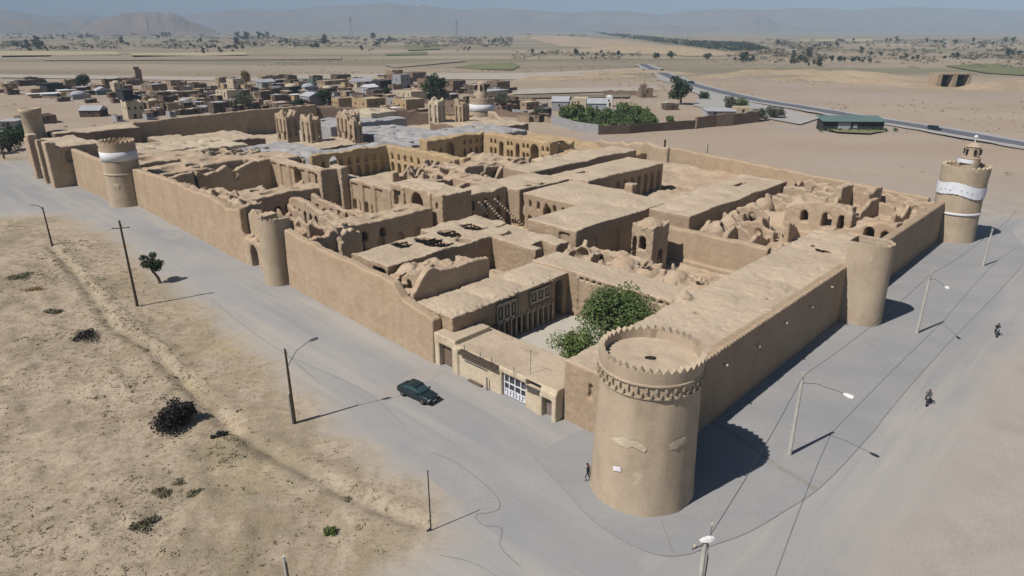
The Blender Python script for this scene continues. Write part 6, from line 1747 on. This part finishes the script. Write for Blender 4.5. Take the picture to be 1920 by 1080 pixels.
def house(px, py, wpx, h, d, wall, roof, label, kind='flat', rz=None, cat='house', group=None, jag=.12, nwin=2, door=True, z=0.0, name='mud_house'):
    p = G(px, py, z); w_ = wpx*mpp(p)*.86
    h = h*.86
    rz = (RV.choice([TH, TH, TH-R(90)])+R(RV.uniform(-7, 7)) if rz is None else rz)
    ext = abs(math.cos(rz))*w_+abs(math.sin(rz))*d
    w_ = max(2.5, min(w_, (w_-abs(math.sin(rz))*d*.6)/max(.35, abs(math.cos(rz))))); 
    root = empty(name, label, cat, p+Vector((0, d*.35, 0)), rz, group)
    mb = MB(); jag_box(mb, -w_/2, w_/2, -d/2, d/2, h, jag, RV); mb.build('wall', M[wall], root)
    if kind in ('flat', 'ruin'):
        rb = MB(); n = 5; vs = []
        for i in range(n+1):
            for j in range(n+1): vs.append((-w_/2+.3+(w_-.6)*i/n, -d/2+.3+(d-.6)*j/n, h-(.32 if kind == 'flat' else h*.75)+RV.uniform(-.1, .12)))
        rb.add(vs, [(i*(n+1)+j, (i+1)*(n+1)+j, (i+1)*(n+1)+j+1, i*(n+1)+j+1) for i in range(n) for j in range(n)]); rb.build('roof', M[roof], root)
    if kind == 'dome':
        k = max(1, int(w_/d+.5)); r = min(w_/k, d)*.46
        for i in range(k):
            rb = MB(); rb.lathe([(r, h-.4), (r*.93, h+r*.12), (r*.7, h+r*.28), (r*.38, h+r*.38), (0, h+r*.42)], c=(-w_/2+w_*(i+.5)/k, 0), n=20); rb.build('dome', M[roof], root, smooth=True)
        rb = MB(); rb.add([(-w_/2+.3, -d/2+.3, h-.35), (w_/2-.3, -d/2+.3, h-.35), (w_/2-.3, d/2-.3, h-.35), (-w_/2+.3, d/2-.3, h-.35)], [(0, 1, 2, 3)]); rb.build('roof', M[roof], root)
    if kind == 'gable':
        rb = MB(); o_ = .3; e = h-.05
        rb.add([(-w_/2-o_, -d/2-o_, e), (w_/2+o_, -d/2-o_, e), (w_/2+o_, 0, e+d*.22), (-w_/2-o_, 0, e+d*.22), (-w_/2-o_, d/2+o_, e), (w_/2+o_, d/2+o_, e)], [(0, 1, 2, 3), (3, 2, 5, 4), (0, 3, 4), (1, 5, 2)]); rb.build('roof', M[roof], root)
    if kind == 'shed':
        rb = MB(); rb.box(-w_/2-.3, w_/2+.3, -d/2-.8, d/2+.2, h+.02, h+.22); rb.build('roof', M[roof], root)
    for s_, L, ax in ((-1, w_, 'y'), (1, d, 'x')):
        m_ = nwin if ax == 'y' else max(0, nwin-1)
        for i in range(m_):
            t_ = -L/2+L*(i+.5)/m_+RV.uniform(-.2, .2); q = MB(); ww, hh = .38, .5
            zc = min(h*.62, h-1.1)
            if ax == 'y': q.box(t_-ww, t_+ww, -d/2-.03, -d/2+.1, zc-hh, zc+hh)
            else: q.box(-w_/2-.03, -w_/2+.1, t_-ww, t_+ww, zc-hh, zc+hh)
            q.build('window', M['dark'], root)
    if door:
        q = MB(); t_ = w_*RV.uniform(-.3, .3); q.box(t_-.5, t_+.5, -d/2-.045, -d/2+.1, 0, 2.0); q.build('door', M['wood_dark'], root)
    return root
WC = dict(adobe_far='tan', adobe_brown='brown', mud_dark='dark brown', dark_shed='blackish', grey_block='grey', adobe_yellow='yellowish', plaster_pale='pale', plaster_cream='cream', roof_palegrey='pale grey', roof_green='green')
RC = dict(adobe_roof='tan', roof_palegrey='pale grey', white='white', adobe_far='tan', mud_dark='dark', plaster_pale='cream', roof_blue='blue', grey_block='grey', dark_shed='black', roof_green='green', adobe_brown='brown')
rows = {
 'rearmost left': [(10,178,22,5,9,'adobe_brown','adobe_far','ruin'), (47,160,40,4,8,'mud_dark','roof_palegrey','flat'), (93,174,44,6,9,'dark_shed','dark_shed','shed'), (129,172,14,4.5,6,'adobe_brown','adobe_roof','flat'), (98,181,58,1.8,10,'roof_palegrey','white','shed'), (142,186,40,3,9,'grey_block','roof_palegrey','dome'), (188,178,36,3,8,'roof_green','roof_palegrey','gable'), (213,170,30,5.5,12,'plaster_pale','plaster_pale','dome'), (243,160,32,4,8,'adobe_brown','adobe_far','flat'), (286,172,52,5.2,9,'adobe_brown','roof_palegrey','flat'), (328,166,34,5,8,'adobe_far','adobe_brown','ruin'), (369,172,30,5,8,'mud_dark','adobe_far','flat'), (414,164,30,3,7,'plaster_pale','adobe_brown','flat'), (440,166,30,7,8,'plaster_pale','roof_palegrey','flat')],
 'middle left': [(232,194,30,7.5,8,'dark_shed','dark_shed','shed'), (258,192,22,4,7,'roof_green','roof_palegrey','flat'), (298,188,34,5,8,'mud_dark','adobe_roof','flat'), (336,181,78,3.2,7,'adobe_brown','plaster_pale','flat'), (425,182,46,4.5,8,'plaster_cream','adobe_roof','flat'), (385,184,30,3,6,'adobe_brown','adobe_roof','ruin')],
 'front left': [(245,222,44,8,9,'plaster_pale','mud_dark','ruin'), (285,203,30,4,7,'adobe_far','adobe_roof','dome'), (312,206,30,3.5,7,'adobe_brown','plaster_pale','flat'), (345,203,34,4,8,'plaster_pale','roof_palegrey','dome'), (372,198,28,4,7,'adobe_far','plaster_pale','flat'), (405,212,42,5.5,9,'mud_dark','roof_palegrey','flat'), (300,216,60,2.5,6,'adobe_brown','adobe_brown','ruin'), (345,214,44,2.5,6,'mud_dark','plaster_pale','flat'), (470,206,34,4,8,'adobe_brown','adobe_roof','flat')],
 'rearmost middle': [(496,164,34,4,8,'grey_block','roof_palegrey','gable'), (516,157,24,3,7,'mud_dark','white','flat'), (545,158,24,3.5,7,'mud_dark','adobe_brown','flat'), (588,158,24,4,7,'leaf_x','adobe_brown','flat'), (622,158,66,3.2,9,'adobe_far','plaster_pale','flat'), (676,163,44,4,9,'plaster_pale','roof_palegrey','gable'), (715,167,34,6,8,'dark_shed','mud_dark','flat'), (752,166,30,10,8,'grey_block','roof_palegrey','flat'), (776,152,38,7,9,'adobe_brown','adobe_brown','flat'), (808,172,50,9,11,'adobe_brown','adobe_brown','ruin'), (736,150,22,5,8,'adobe_brown','adobe_brown','dome')],
 'centre': [(492,186,34,5,8,'mud_dark','adobe_roof','flat'), (515,176,28,4,7,'adobe_brown','roof_palegrey','flat'), (545,180,34,6,8,'dark_shed','plaster_pale','dome'), (577,178,36,5.5,8,'grey_block','roof_palegrey','dome'), (583,199,44,5.5,8,'grey_block','roof_palegrey','gable'), (613,180,30,5,8,'mud_dark','plaster_pale','dome'), (648,183,30,4,8,'adobe_far','roof_palegrey','flat'), (692,178,30,5,7,'roof_palegrey','white','gable'), (520,206,50,4,8,'adobe_brown','adobe_roof','flat'), (560,210,46,3.5,8,'adobe_brown','adobe_far','ruin')],
 'nearest middle': [(643,207,40,6.5,9,'adobe_yellow','adobe_roof','flat'), (690,210,56,7,10,'adobe_yellow','adobe_roof','flat'), (737,206,20,6,7,'grey_block','roof_palegrey','flat'), (765,214,56,7.5,10,'adobe_yellow','adobe_roof','flat'), (770,186,56,5,10,'plaster_cream','adobe_roof','flat'), (705,190,34,4,8,'mud_dark','adobe_brown','flat'), (640,218,60,4,7,'adobe_brown','adobe_brown','ruin'), (735,222,44,5,7,'plaster_pale','white','flat'), (852,214,50,7,10,'adobe_brown','adobe_brown','ruin'), (862,240,46,5,9,'adobe_yellow','adobe_roof','flat'), (825,190,30,5,8,'adobe_brown','adobe_far','flat')],
 'rear right': [(855,174,30,8,10,'adobe_brown','adobe_far','flat'), (893,176,48,6,10,'mud_dark','plaster_pale','flat'), (934,174,42,7.5,10,'adobe_brown','adobe_brown','flat'), (920,186,70,5,9,'plaster_pale','roof_palegrey','shed'), (945,212,50,4.5,7,'adobe_brown','adobe_far','ruin'), (988,205,44,4,8,'adobe_far','plaster_pale','flat'), (1010,228,40,3.5,7,'adobe_brown','adobe_far','ruin')],
}
for rn, L in rows.items():
    L = sorted(L, key=lambda t_: t_[0])
    for i, (x, y, wd, h, d, wc, rc, k) in enumerate(L):
        if wc == 'leaf_x': wc = 'roof_green'
        kd = {'flat': 'house, flat %s roof', 'dome': 'house, rounded %s dome', 'gable': 'house, pitched %s roof', 'shed': 'shed, flat %s roof', 'ruin': 'roofless ruin, %s floor'}[k] % RC[rc]
        house(x, y, wd, h, d, wc, rc, '%s %s, %s from left in the %s row' % (WC[wc], kd, ORD[i], rn), k, jag=.7 if k == 'ruin' else .15, nwin=0 if k == 'shed' else (2 if wd < 40 else 3), cat='ruin' if k == 'ruin' else 'house')
for rn, L in rows.items():                                      # lower outbuildings against the houses
    L = sorted(L, key=lambda t_: t_[0])
    for i, (x, y, wd, h, d, wc, rc, k) in enumerate(L):
        wc2, rc2 = RV.choice([('adobe_brown', 'adobe_roof'), ('mud_dark', 'plaster_pale'), ('adobe_far', 'roof_palegrey'), ('grey_block', 'adobe_brown'), ('mud_dark', 'roof_palegrey'), ('adobe_yellow', 'white')])
        wc3, rc3 = RV.choice([('adobe_brown', 'adobe_roof'), ('mud_dark', 'roof_palegrey'), ('adobe_far', 'plaster_pale'), ('mud_dark', 'mud_dark')])
        house(x+RV.uniform(-wd*.3, wd*.3), y-RV.uniform(6, 10), RV.uniform(20, 38), RV.uniform(3.0, 5.2), RV.uniform(5, 9), wc3, rc3, '%s annex behind the %s house from left, %s row' % (WC[wc3], ORD[i], rn), RV.choice(['flat', 'flat', 'ruin']), jag=.5, nwin=2, door=False, cat='outbuilding', name='annex')
        for sd_ in (-1, 1): house(x+sd_*(wd*.5+4+RV.uniform(0, 4)), y+RV.uniform(-4, 7), RV.uniform(14, 26), RV.uniform(2.2, 3.6), RV.uniform(4, 7), wc2, rc2, 'low %s outbuilding %s of the %s house from left, %s row' % (WC[wc2], 'left' if sd_ < 0 else 'right', ORD[i], rn), RV.choice(['flat', 'flat', 'ruin', 'shed']), jag=.4, nwin=1, door=False, cat='outbuilding', name='outbuilding')
# scattered ruined garden walls between the houses
for i, (x0, y0, x1, y1, h) in enumerate(((275,182,330,190,2.2), (330,196,400,190,2), (455,190,480,205,2.5), (600,196,640,190,2), (645,196,700,192,2), (60,182,130,186,1.2), (840,200,905,196,3), (905,214,1000,222,2.6), (1130,176,1195,178,2.4))):
    a = G(x0, y0); b = G(x1, y1); L = (b-a).length; d = (b-a).normalized(); mb = MB(); n = 12; s_ = Vector((-d.y, d.x, 0))*.3
    vs = []
    for k in range(n+1):
        q = a+(b-a)*k/n-a; z = h*RV.uniform(.65, 1.05)
        vs += [tuple(q-s_+Vector((0, 0, -.4))), tuple(q-s_+Vector((0, 0, z))), tuple(q+s_+Vector((0, 0, z))), tuple(q+s_+Vector((0, 0, -.4)))]
    fs = [(k*4+j, k*4+4+j, k*4+5+j, k*4+1+j) for k in range(n) for j in range(3)]+[(0, 1, 2, 3), (n*4+3, n*4+2, n*4+1, n*4)]
    mb.add(vs, fs); o = mb.build('garden_wall', M['adobe_brown'], None, a)
    tag(o, 'low crumbling mud wall, %s from the left among the village houses' % ORD[[0,1,3,4,5,0,6,7,8][i] if i != 5 else 2], 'wall', 'crumbling walls in the village')
tow = empty('watchtower', 'slim brown ruined tower standing behind the village at the left', 'tower', G(263, 157))
mb = MB(); mb.box(-2, 2, -2, 2, -.5, 9.5, rz=.5); mb.build('shaft', M['adobe_brown'], tow)
mb = MB(); mb.box(-2.3, 1.2, -2.2, 1, 9.5, 11.2, rz=.5); mb.build('broken_top', M['adobe_brown'], tow)
# far left beside the plain tower
house(20, 262, 42, 3.2, 8, 'roof_green', 'roof_blue', 'small shed with a bright blue roof at the left picture edge', 'shed', rz=.1, nwin=0)
house(18, 240, 40, 3.0, 7, 'grey_block', 'roof_palegrey', 'pale roofed shed just behind the blue roofed one at the left edge', 'shed', rz=.1, nwin=0)
house(170, 218, 44, 3.0, 8, 'mud_dark', 'roof_palegrey', 'low building with a pale bluish roof behind the dark fronted block', 'gable', rz=.1, nwin=1)
house(60, 232, 70, 3.5, 8, 'adobe_brown', 'mud_dark', 'dark mud building hidden behind the plain round tower', 'flat', rz=TH)

# right hand farm with the walled garden
for x, y, wd, h, d, wc, rc, k, l in (
    (1052,208,40,5,9,'grey_block','roof_palegrey','gable','mauve grey farm building at the left end of the walled garden'),
    (1088,205,36,6,9,'plaster_cream','plaster_cream','flat','pale yellow box shaped house behind the walled garden'),
    (1120,212,44,5,9,'roof_palegrey','roof_palegrey','gable','bluish grey roofed house behind the walled garden'),
    (1143,200,16,5.5,5,'white','white','dome','small bright white domed tank behind the garden'),
    (1152,222,26,2.6,5,'roof_palegrey','roof_blue','gable','little light blue roof inside the green garden'),
    (1172,200,30,3,7,'plaster_pale','adobe_roof','flat','low cream wall and roof right of the white dome'),
    (1192,212,28,3,6,'adobe_brown','adobe_far','ruin','small ruined shed right of the green garden'),
    (1211,182,28,5.5,6,'adobe_brown','adobe_far','flat','square brown hut with one black doorway left of the round green tree'),
    (1207,167,16,3,5,'adobe_brown','adobe_brown','dome','low brown dome behind the square brown hut'),
    (1258,206,30,3,6,'mud_dark','mud_dark','flat','dark low shed under the round green tree'),
    (1352,218,64,2.6,12,'roof_palegrey','roof_palegrey','shed','wide grey blue roof beside the pale yard under the highway'),
    (1392,214,30,3.5,7,'plaster_pale','adobe_roof','flat','small pale house at the right end of the farm'),
    (1246,200,22,2.4,5,'plaster_pale','white','flat','small white roof left of the dark shed under the round tree')):
    house(x, y, wd, h, d, wc, rc, l, k, nwin=1, rz=R(RV.uniform(-12, 12)))
def longwall(label, px, h, m, t=.5, jag=.1, name='garden_wall'):
    pts = gp(px); o_ = Vector((*pts[0], 0)); mb = MB(); vs = []; n = 0
    for a, b in zip(pts[:-1], pts[1:]):
        L = math.hypot(b[0]-a[0], b[1]-a[1]); k = max(2, int(L/3)); d = Vector((b[0]-a[0], b[1]-a[1], 0)).normalized(); s_ = Vector((-d.y, d.x, 0))*t/2
        for i in range(k+(b == pts[-1])):
            q = Vector((a[0]+(b[0]-a[0])*i/k, a[1]+(b[1]-a[1])*i/k, 0))-o_; z = h+RV.uniform(-jag, jag)
            vs += [q-s_+Vector((0, 0, -.5)), q-s_+Vector((0, 0, z)), q+s_+Vector((0, 0, z)), q+s_+Vector((0, 0, -.5))]; n += 1
    fs = [(k*4+j, k*4+4+j, k*4+5+j, k*4+1+j) for k in range(n-1) for j in range(3)]+[(0, 1, 2, 3), ((n-1)*4+3, (n-1)*4+2, (n-1)*4+1, (n-1)*4)]
    mb.add(vs, fs); return tag(mb.build(name, m, None, o_), label, 'wall')
longwall('pale grey block wall slanting along the left side of the green garden', [(1034,232), (1080,246), (1122,252)], 3.4, M['grey_block'], .4, .03)
longwall('dark long wall along the front of the green garden', [(1124,252), (1180,250), (1240,245), (1302,241)], 3.0, M['mud_dark'], .5, .15)
longwall('rough brown stone wall continuing right of the garden', [(1304,240), (1340,236), (1372,234), (1420,228)], 4.2, M['adobe_brown'], 1.2, .5)
# green garden: rows of vines and small trees as separate crowns
gm_ = [tree_mesh(3.2, 2.6, .7, 8, 60, .34, 60+i, limbs=3) for i in range(3)]
def far_tree(kind, loc, s, leaf, label, group, cat='tree', name='tree'):
    root = empty(name, label, cat, loc, RV.uniform(0, 6.28), group); k = FT[kind][leaf]
    root.scale = (s, s, s*RV.uniform(.85, 1.15))
    for nm, me in (('trunk', k[0]), ('crown', k[1])):
        o = bpy.data.objects.new(nm, me); COL.objects.link(o); o.parent = root
    return root
FT = []
for i, (h, r, th, cl, n, sz) in enumerate(((3.2,2.6,.6,8,70,.32), (4.5,2.2,1.0,9,70,.30), (6.5,3.2,1.6,10,80,.42))):
    dct = {}
    for lf in ('leaf', 'leaf_dark', 'leaf_grey', 'leaf_bright'):
        a, b = tree_mesh(h, r, th, cl, n, sz, 70+i, limbs=3); a.materials.append(M['bark']); b.materials.append(M[lf]); dct[lf] = (a, b)
    FT.append(dct)
G0 = [(1050,226), (1080,236), (1110,243), (1124,248), (1160,247), (1200,246), (1236,241), (1228,224), (1200,212), (1160,214), (1120,218), (1075,214), (1045,212)]
gpol = gp(G0)
k = 0; tries = 0
while k < 95 and tries < 6000:
    tries += 1
    x, y = RV.uniform(1040, 1240), RV.uniform(208, 248); p = G(x, y)
    if poly_sd(np.array([p.x]), np.array([p.y]), gpol)[0] < 1: continue
    far_tree(0 if RV.random() < .7 else 1, p, RV.uniform(.8, 1.5), RV.choice(['leaf', 'leaf', 'leaf_bright']), 'bushy green tree among its like inside the walled garden', 'green trees in the walled garden', name='garden_tree'); k += 1
for x, y, h, r, lf, l in ((1276,196,15,8.2,'leaf_dark','large round dark green tree right of the brown hut'), (816,192,14,8,'leaf_dark','large bright green tree rising over the village houses'), (157,163,8,6,'leaf_dark','dark spreading tree behind the left houses'), (462,158,9,5.5,'leaf_gold','golden dry tree above the village'), (80,166,6,5,'leaf_grey','dull green tree beside the blackish shed'),
                          (455,208,8,8,'leaf_grey','dark green tree cluster left of the front grey house'), (612,200,8,5,'leaf_dark','dark green tree in the village centre'), (725,186,6,4,'leaf_dark','small green tree behind the yellowish houses'), (940,206,7,6,'leaf_grey','dull green tree right of the turret tower'), (1012,222,4,3.5,'leaf_grey','small green bush near the low ruined walls'),
                          (1370,206,6,4.5,'leaf_grey','grey green tree at the right end of the farm'), (1392,204,4.5,5,'leaf','low green bush right of the grey green tree'), (1322,186,4,5,'leaf_dark','dark shrub on the pale yard by the highway'), (1175,230,3.6,3.2,'leaf_dark','dark bush in front of the low cream farm wall'), (1255,232,3,2.5,'leaf','lone bush inside the farm wall'),
                          (1420,226,4.5,5,'leaf_grey','grey tangled tree against the end of the stone wall'), (1452,222,4.5,5,'leaf_grey','rounded tree beyond the end of the stone wall'), (1258,110,9,7,'leaf_dark','round dark tree left of the highway start'), (1230,110,7,7,'leaf_dark','wide low tree left of the round dark one'), (1326,112,8,8,'leaf_grey','grey tree pair right of the highway start'),
                          (560,206,5,4,'leaf_dark','small dark tree before the pitched grey house'), (18,285,6,8,'leaf_dark','dark green thicket in front of the blue roofed shed'), (35,262,5,6,'leaf_dark','dark bush between the blue roof and the plain tower')):
    make_tree('tree', l, 'tree', G(x, y), h, r, h*.16, 16, 110, .10*h**.5*1.6, int(x), lf, limbs=5)
# the green container like building beside the highway
p = G(1592, 243); hut = empty('field_shed', 'long dark green shed with a pale green roof beside the highway', 'shed', p, R(-3))
mb = MB(); mb.box(-11, 11, -3, 3, 0, 3.4); mb.build('wall', M['dark_shed'], hut)
mb = MB(); mb.add([(-11.5, -3.8, 3.3), (11.5, -3.8, 3.3), (11.5, 4, 4.6), (-11.5, 4, 4.6), (-11.5, -3.8, 3.45), (11.5, -3.8, 3.45), (11.5, 4, 4.75), (-11.5, 4, 4.75)], [(0,3,2,1),(4,5,6,7),(0,1,5,4),(1,2,6,5),(2,3,7,6),(3,0,4,7)]); mb.build('roof', M['roof_green'], hut)
mb = MB(); mb.box(-5.5, -1, -3.06, -3, .2, 3.0); mb.build('door', M['roof_palegrey'], hut)
mb = MB(); mb.box(0, 1.5, -3.05, -3, 1, 2.4); mb.build('window', M['roof_palegrey'], hut)
for i in range(9):
    x = -13+i*3.4; q = p+Vector((x, -5.2-RV.random(), 0)); far_tree(0, q, .42, 'leaf_bright', 'low green bush in the strip before the dark green shed', 'green bushes before the field shed', 'bush', 'bush')
# low banks and cut slopes on the far flats
M['bank'] = mat('bank', (.44,.34,.23), (.36,.28,.195), .06, bump=.3, bscale=.6)
# culvert under the embankment
p = G(1785, 163); cv = empty('culvert', 'twin dark openings of a pale concrete culvert in the far bank', 'culvert', p, R(3))
mb = MB(); mb.box(-11.5, -8.5, -1, 8, -.5, 8.2); mb.box(-1.2, 1.6, -1, 8, -.5, 7.4); mb.box(9.6, 11, -1, 8, -.5, 8); mb.box(-11.4, 10.9, -.8, 9, 7.6, 8.4); mb.build('frame', M['bank'], cv)
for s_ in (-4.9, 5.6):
    mb = MB(); mb.box(s_-3.6, s_+3.95, 4.5, 8.9, -.5, 7.6); mb.build('shade_block', M['dark'], cv)  # dark block set back in each bay stands in for the shade inside
def bank(px, h, wd, z=-.3):
    pts = spline(gp(px), 5); X_ = []; n = 9
    P_ = np.zeros((len(pts), n, 3))
    for i, q in enumerate(pts):
        a_ = pts[max(i-1, 0)]; b_ = pts[min(i+1, len(pts)-1)]; d = Vector((b_[0]-a_[0], b_[1]-a_[1])).normalized()
        e = min(1, 4*i/len(pts), 4*(len(pts)-1-i)/len(pts))
        for j in range(n):
            t_ = (j/(n-1)*2-1); P_[i, j] = (q[0]-d.y*t_*wd/2, q[1]+d.x*t_*wd/2, z+h*e*(1-abs(t_)**1.5)*(1+RV.uniform(-.35, .35)))
    o = link('earth_bank', grid_mesh('earth_bank', P_[:, :, 0], P_[:, :, 1], P_[:, :, 2]), M['bank']); o['kind'] = 'structure'; return o
bank([(1440,150), (1520,148), (1600,152), (1700,160), (1770,168)], 3.0, 30)
bank([(1805,168), (1850,166), (1920,162), (2000,160)], 4.0, 30)
bank([(1300,148), (1400,140), (1500,138), (1620,142), (1760,152)], 3.5, 34)
bank([(1100,92), (1180,96), (1290,100), (1360,104)], 8, 120)
bank([(960,72), (1020,70), (1100,78), (1200,92)], 10, 260)
bank([(960,150), (1060,148), (1200,142)], 2.5, 22)
bank([(1300,138), (1200,136), (1050,140)], 2, 20)

# ================================================================== THE FAR PLAIN
for x, yt, l in ((281,34,'power pylon before the left hill, leftmost of three'), (659,30,'power pylon in the middle of the horizon, tallest looking of three'), (857,36,'power pylon right of the middle one on the horizon')):
    p = G(x, 66.5); dd = p.y; h = CAM_H+dd*(-math.sin(PITCH)+(540-yt)/FPX*math.cos(PITCH))/(math.cos(PITCH)+(540-yt)/FPX*math.sin(PITCH)); w_ = h*.07
    root = empty('pylon', l, 'pylon', p, .3, 'power pylons on the plain')
    mb = MB()
    for sx in (-1, 1):
        for sy in (-1, 1): mb.tube([(sx*w_, sy*w_, 0), (sx*w_*.3, sy*w_*.3, h*.7), (0, 0, h)], h*.011, 4)
    for i in range(8):
        k0, k1 = 1-.7*i/8, 1-.7*(i+1)/8; z0, z1 = h*.7*i/8, h*.7*(i+1)/8
        mb.tube([(-w_*k0, -w_*k0, z0), (w_*k1, -w_*k1, z1)], h*.007, 4); mb.tube([(w_*k0, -w_*k0, z0), (-w_*k1, -w_*k1, z1)], h*.007, 4)
    mb.build('mast', M['steel'], root)
    for z, L in ((.72, .13), (.83, .11), (.93, .09)):
        q = MB(); q.tube([(-h*L, 0, h*z), (h*L, 0, h*z)], h*.009, 4); q.build('cross_arm', M['steel'], root)
# belts of trees on the plain
belts = [((0,92),(130,92),26,10,13), ((130,86),(480,92),40,8,16), ((0,72),(480,66),26,6,13), ((440,80),(960,82),52,9,18), ((960,104),(1190,104),24,7,11), ((1370,108),(1700,118),52,11,26), ((1450,84),(1920,86),44,8,18), ((1700,110),(1920,104),26,8,12), ((560,94),(1000,92),14,6,10)]
n = 0
BL = ['at the far left edge of the plain', 'under the left hill', 'on the left horizon', 'beyond the village centre', 'below the pale rise in the middle', 'beyond the highway start', 'on the right horizon', 'at the far right near the green field', 'just above the centre fields']
for (a, b, cnt, s_, spread), bl in zip(belts, BL):
    for i in range(cnt):
        if i % 5 == 0: tc = RV.random(); xc = a[0]+(b[0]-a[0])*tc; yc = a[1]+(b[1]-a[1])*tc+RV.gauss(0, spread*.28)
        x = xc+RV.gauss(0, 12); y = yc+RV.gauss(0, 1.2)
        p = G(x, max(y, 62)); m_ = mpp(p); hp_ = RV.uniform(.4, 1.1)*s_*m_/ 4.2
        far_tree(RV.choice([0, 0, 2]), p, min(hp_, 9), RV.choice(['leaf_dark', 'leaf_grey', 'leaf_grey']), 'dark scrubby tree in the belt '+bl, 'trees in the belt '+bl, name='plain_tree'); n += 1
print('plain trees', n)
for i in range(70):
    x, y = (RV.uniform(1380, 1915), RV.uniform(76, 118)) if i < 48 else (RV.uniform(100, 960), RV.uniform(70, 92))
    p = G(x, y); m_ = mpp(p); wc, rc = RV.choice([('adobe_far', 'adobe_far'), ('plaster_pale', 'white'), ('adobe_far', 'plaster_pale'), ('adobe_brown', 'adobe_far')])
    root = empty('plain_house', 'tiny flat roofed house scattered on the far plain', 'house', p, RV.uniform(-.5, .5), 'tiny houses on the far plain')
    w_ = RV.uniform(5, 12)*m_; d = w_*.6; h = RV.uniform(2.2, 3.6)*m_*1.0
    mb = MB(); jag_box(mb, -w_/2, w_/2, -d/2, d/2, h, h*.04, RV, h*.02); mb.build('wall', M[wc], root)
    mb = MB(); mb.add([(-w_/2, -d/2, h*.93), (w_/2, -d/2, h*.93), (w_/2, d/2, h*.93), (-w_/2, d/2, h*.93)], [(0, 1, 2, 3)]); mb.build('roof', M[rc], root)
# planted wood, too dense to count
wood = [(1108,62.5), (1180,68), (1260,76), (1330,80), (1400,82), (1440,92), (1420,97), (1360,97), (1290,88), (1210,78), (1150,70)]
wp = gp(wood); xs = [q[0] for q in wp]; ys = [q[1] for q in wp]
rg = np.random.RandomState(4); mb = MB(); rnd = random.Random(4)
cx = []; 
u_ = rg.rand(5200, 2)
PX = 1105+u_[:, 0]*340; PY = 62+u_[:, 1]*36
for x, y in zip(PX, PY):
    p = G(x, y)
    if poly_sd(np.array([p.x]), np.array([p.y]), wp)[0] < 0: continue
    m_ = mpp(p); r = 3.2*m_; h = 4.2*m_
    for q in range(5):
        a = rnd.uniform(0, 6.28); z = h*rnd.uniform(.4, 1); c_ = Vector((p.x+rnd.uniform(-r, r), p.y+rnd.uniform(-r, r)*3, z)); s_ = r*rnd.uniform(.35, .7)
        d = Vector((math.cos(a), math.sin(a), rnd.uniform(-.3, .9))).normalized(); e = d.cross(Vector((0, .3, 1))).normalized()
        mb.add([c_-d*s_, c_+e*s_*.7, c_+d*s_, c_-e*s_*.7], [(0, 1, 2, 3)])
o = mb.build('distant_wood', M['leaf_dark']); o['kind'] = 'stuff'
# hazy mass of hedges, groves and settlement across the middle distance
BX = [(0, 130, 78, 94, 520), (130, 480, 78, 92, 520), (0, 480, 64, 74, 420), (440, 960, 70, 88, 1500), (960, 1200, 96, 112, 420), (1360, 1560, 80, 116, 900), (1450, 1920, 76, 112, 1500), (1690, 1920, 98, 128, 420), (960, 1100, 66, 72, 60)]
mb = MB(); mh = MB()
for x0, x1, y0, y1, cnt in BX:
    for i in range(cnt):
        x = rnd.uniform(x0, x1); y = rnd.uniform(y0, y1)
        if vn2(np.array([x*.035]), np.array([y*.22]), 3.)[0]+rnd.uniform(-.35, .35) < -.12: continue
        p = G(x, y); m_ = mpp(p); r = m_*rnd.uniform(1.4, 4.4); h = m_*rnd.uniform(1.2, 4.8)
        if rnd.random() < .10:
            w_ = m_*rnd.uniform(2, 6); mh.box(p.x-w_/2, p.x+w_/2, p.y-w_/3, p.y+w_/3, -.5, m_*rnd.uniform(1.2, 2.4), rz=rnd.uniform(-.5, .5)); continue
        for q in range(7):
            a = rnd.uniform(0, 6.28); c_ = Vector((p.x+rnd.uniform(-r, r), p.y+rnd.uniform(-r, r), h*rnd.uniform(.15, .9))); s_ = r*rnd.uniform(.3, .6)
            d = Vector((math.cos(a), math.sin(a), rnd.uniform(-.3, .9))).normalized(); e = d.cross(Vector((0, .3, 1))).normalized()
            mb.add([c_-d*s_, c_+e*s_*.7, c_+d*s_, c_-e*s_*.7], [(0, 1, 2, 3)])
o = mb.build('distant_grove', M['leaf_grey']); o['kind'] = 'stuff'
o = mh.build('distant_settlement', M['adobe_far']); o['kind'] = 'stuff'
# dots of desert scrub on the lots behind the fortress
xs = rg.uniform(-260, 520, 9000); ys = rg.uniform(170, 900, 9000); de = fbm2(xs*.012, ys*.012, 3, 4.)+rg.uniform(-.3, .3, 9000)
mb = MB()
ux = (xs-OX)*CT+(ys-OY)*ST; vx = -(xs-OX)*ST+(ys-OY)*CT
for x, y, k, a_, b_ in zip(xs, ys, de, ux, vx):
    if k < .22 or (a_ < 160 and b_ < 225 and a_ > -30): continue
    s_ = rnd.uniform(.15, .5)*(1+y/700)
    for i in range(4):
        a = rnd.uniform(0, 6.28); c_ = Vector((x+rnd.uniform(-s_, s_), y+rnd.uniform(-s_, s_), .1)); d = Vector((math.cos(a), math.sin(a), .3))
        mb.add([c_-d*s_*.6, c_+Vector((0, 0, s_*.7)), c_+d*s_*.6+Vector((0, 0, s_*.3)), c_+Vector((0, -s_*.4, 0))], [(0, 1, 2, 3)])
o = mb.build('desert_scrub', M['scrub']); o['kind'] = 'stuff'
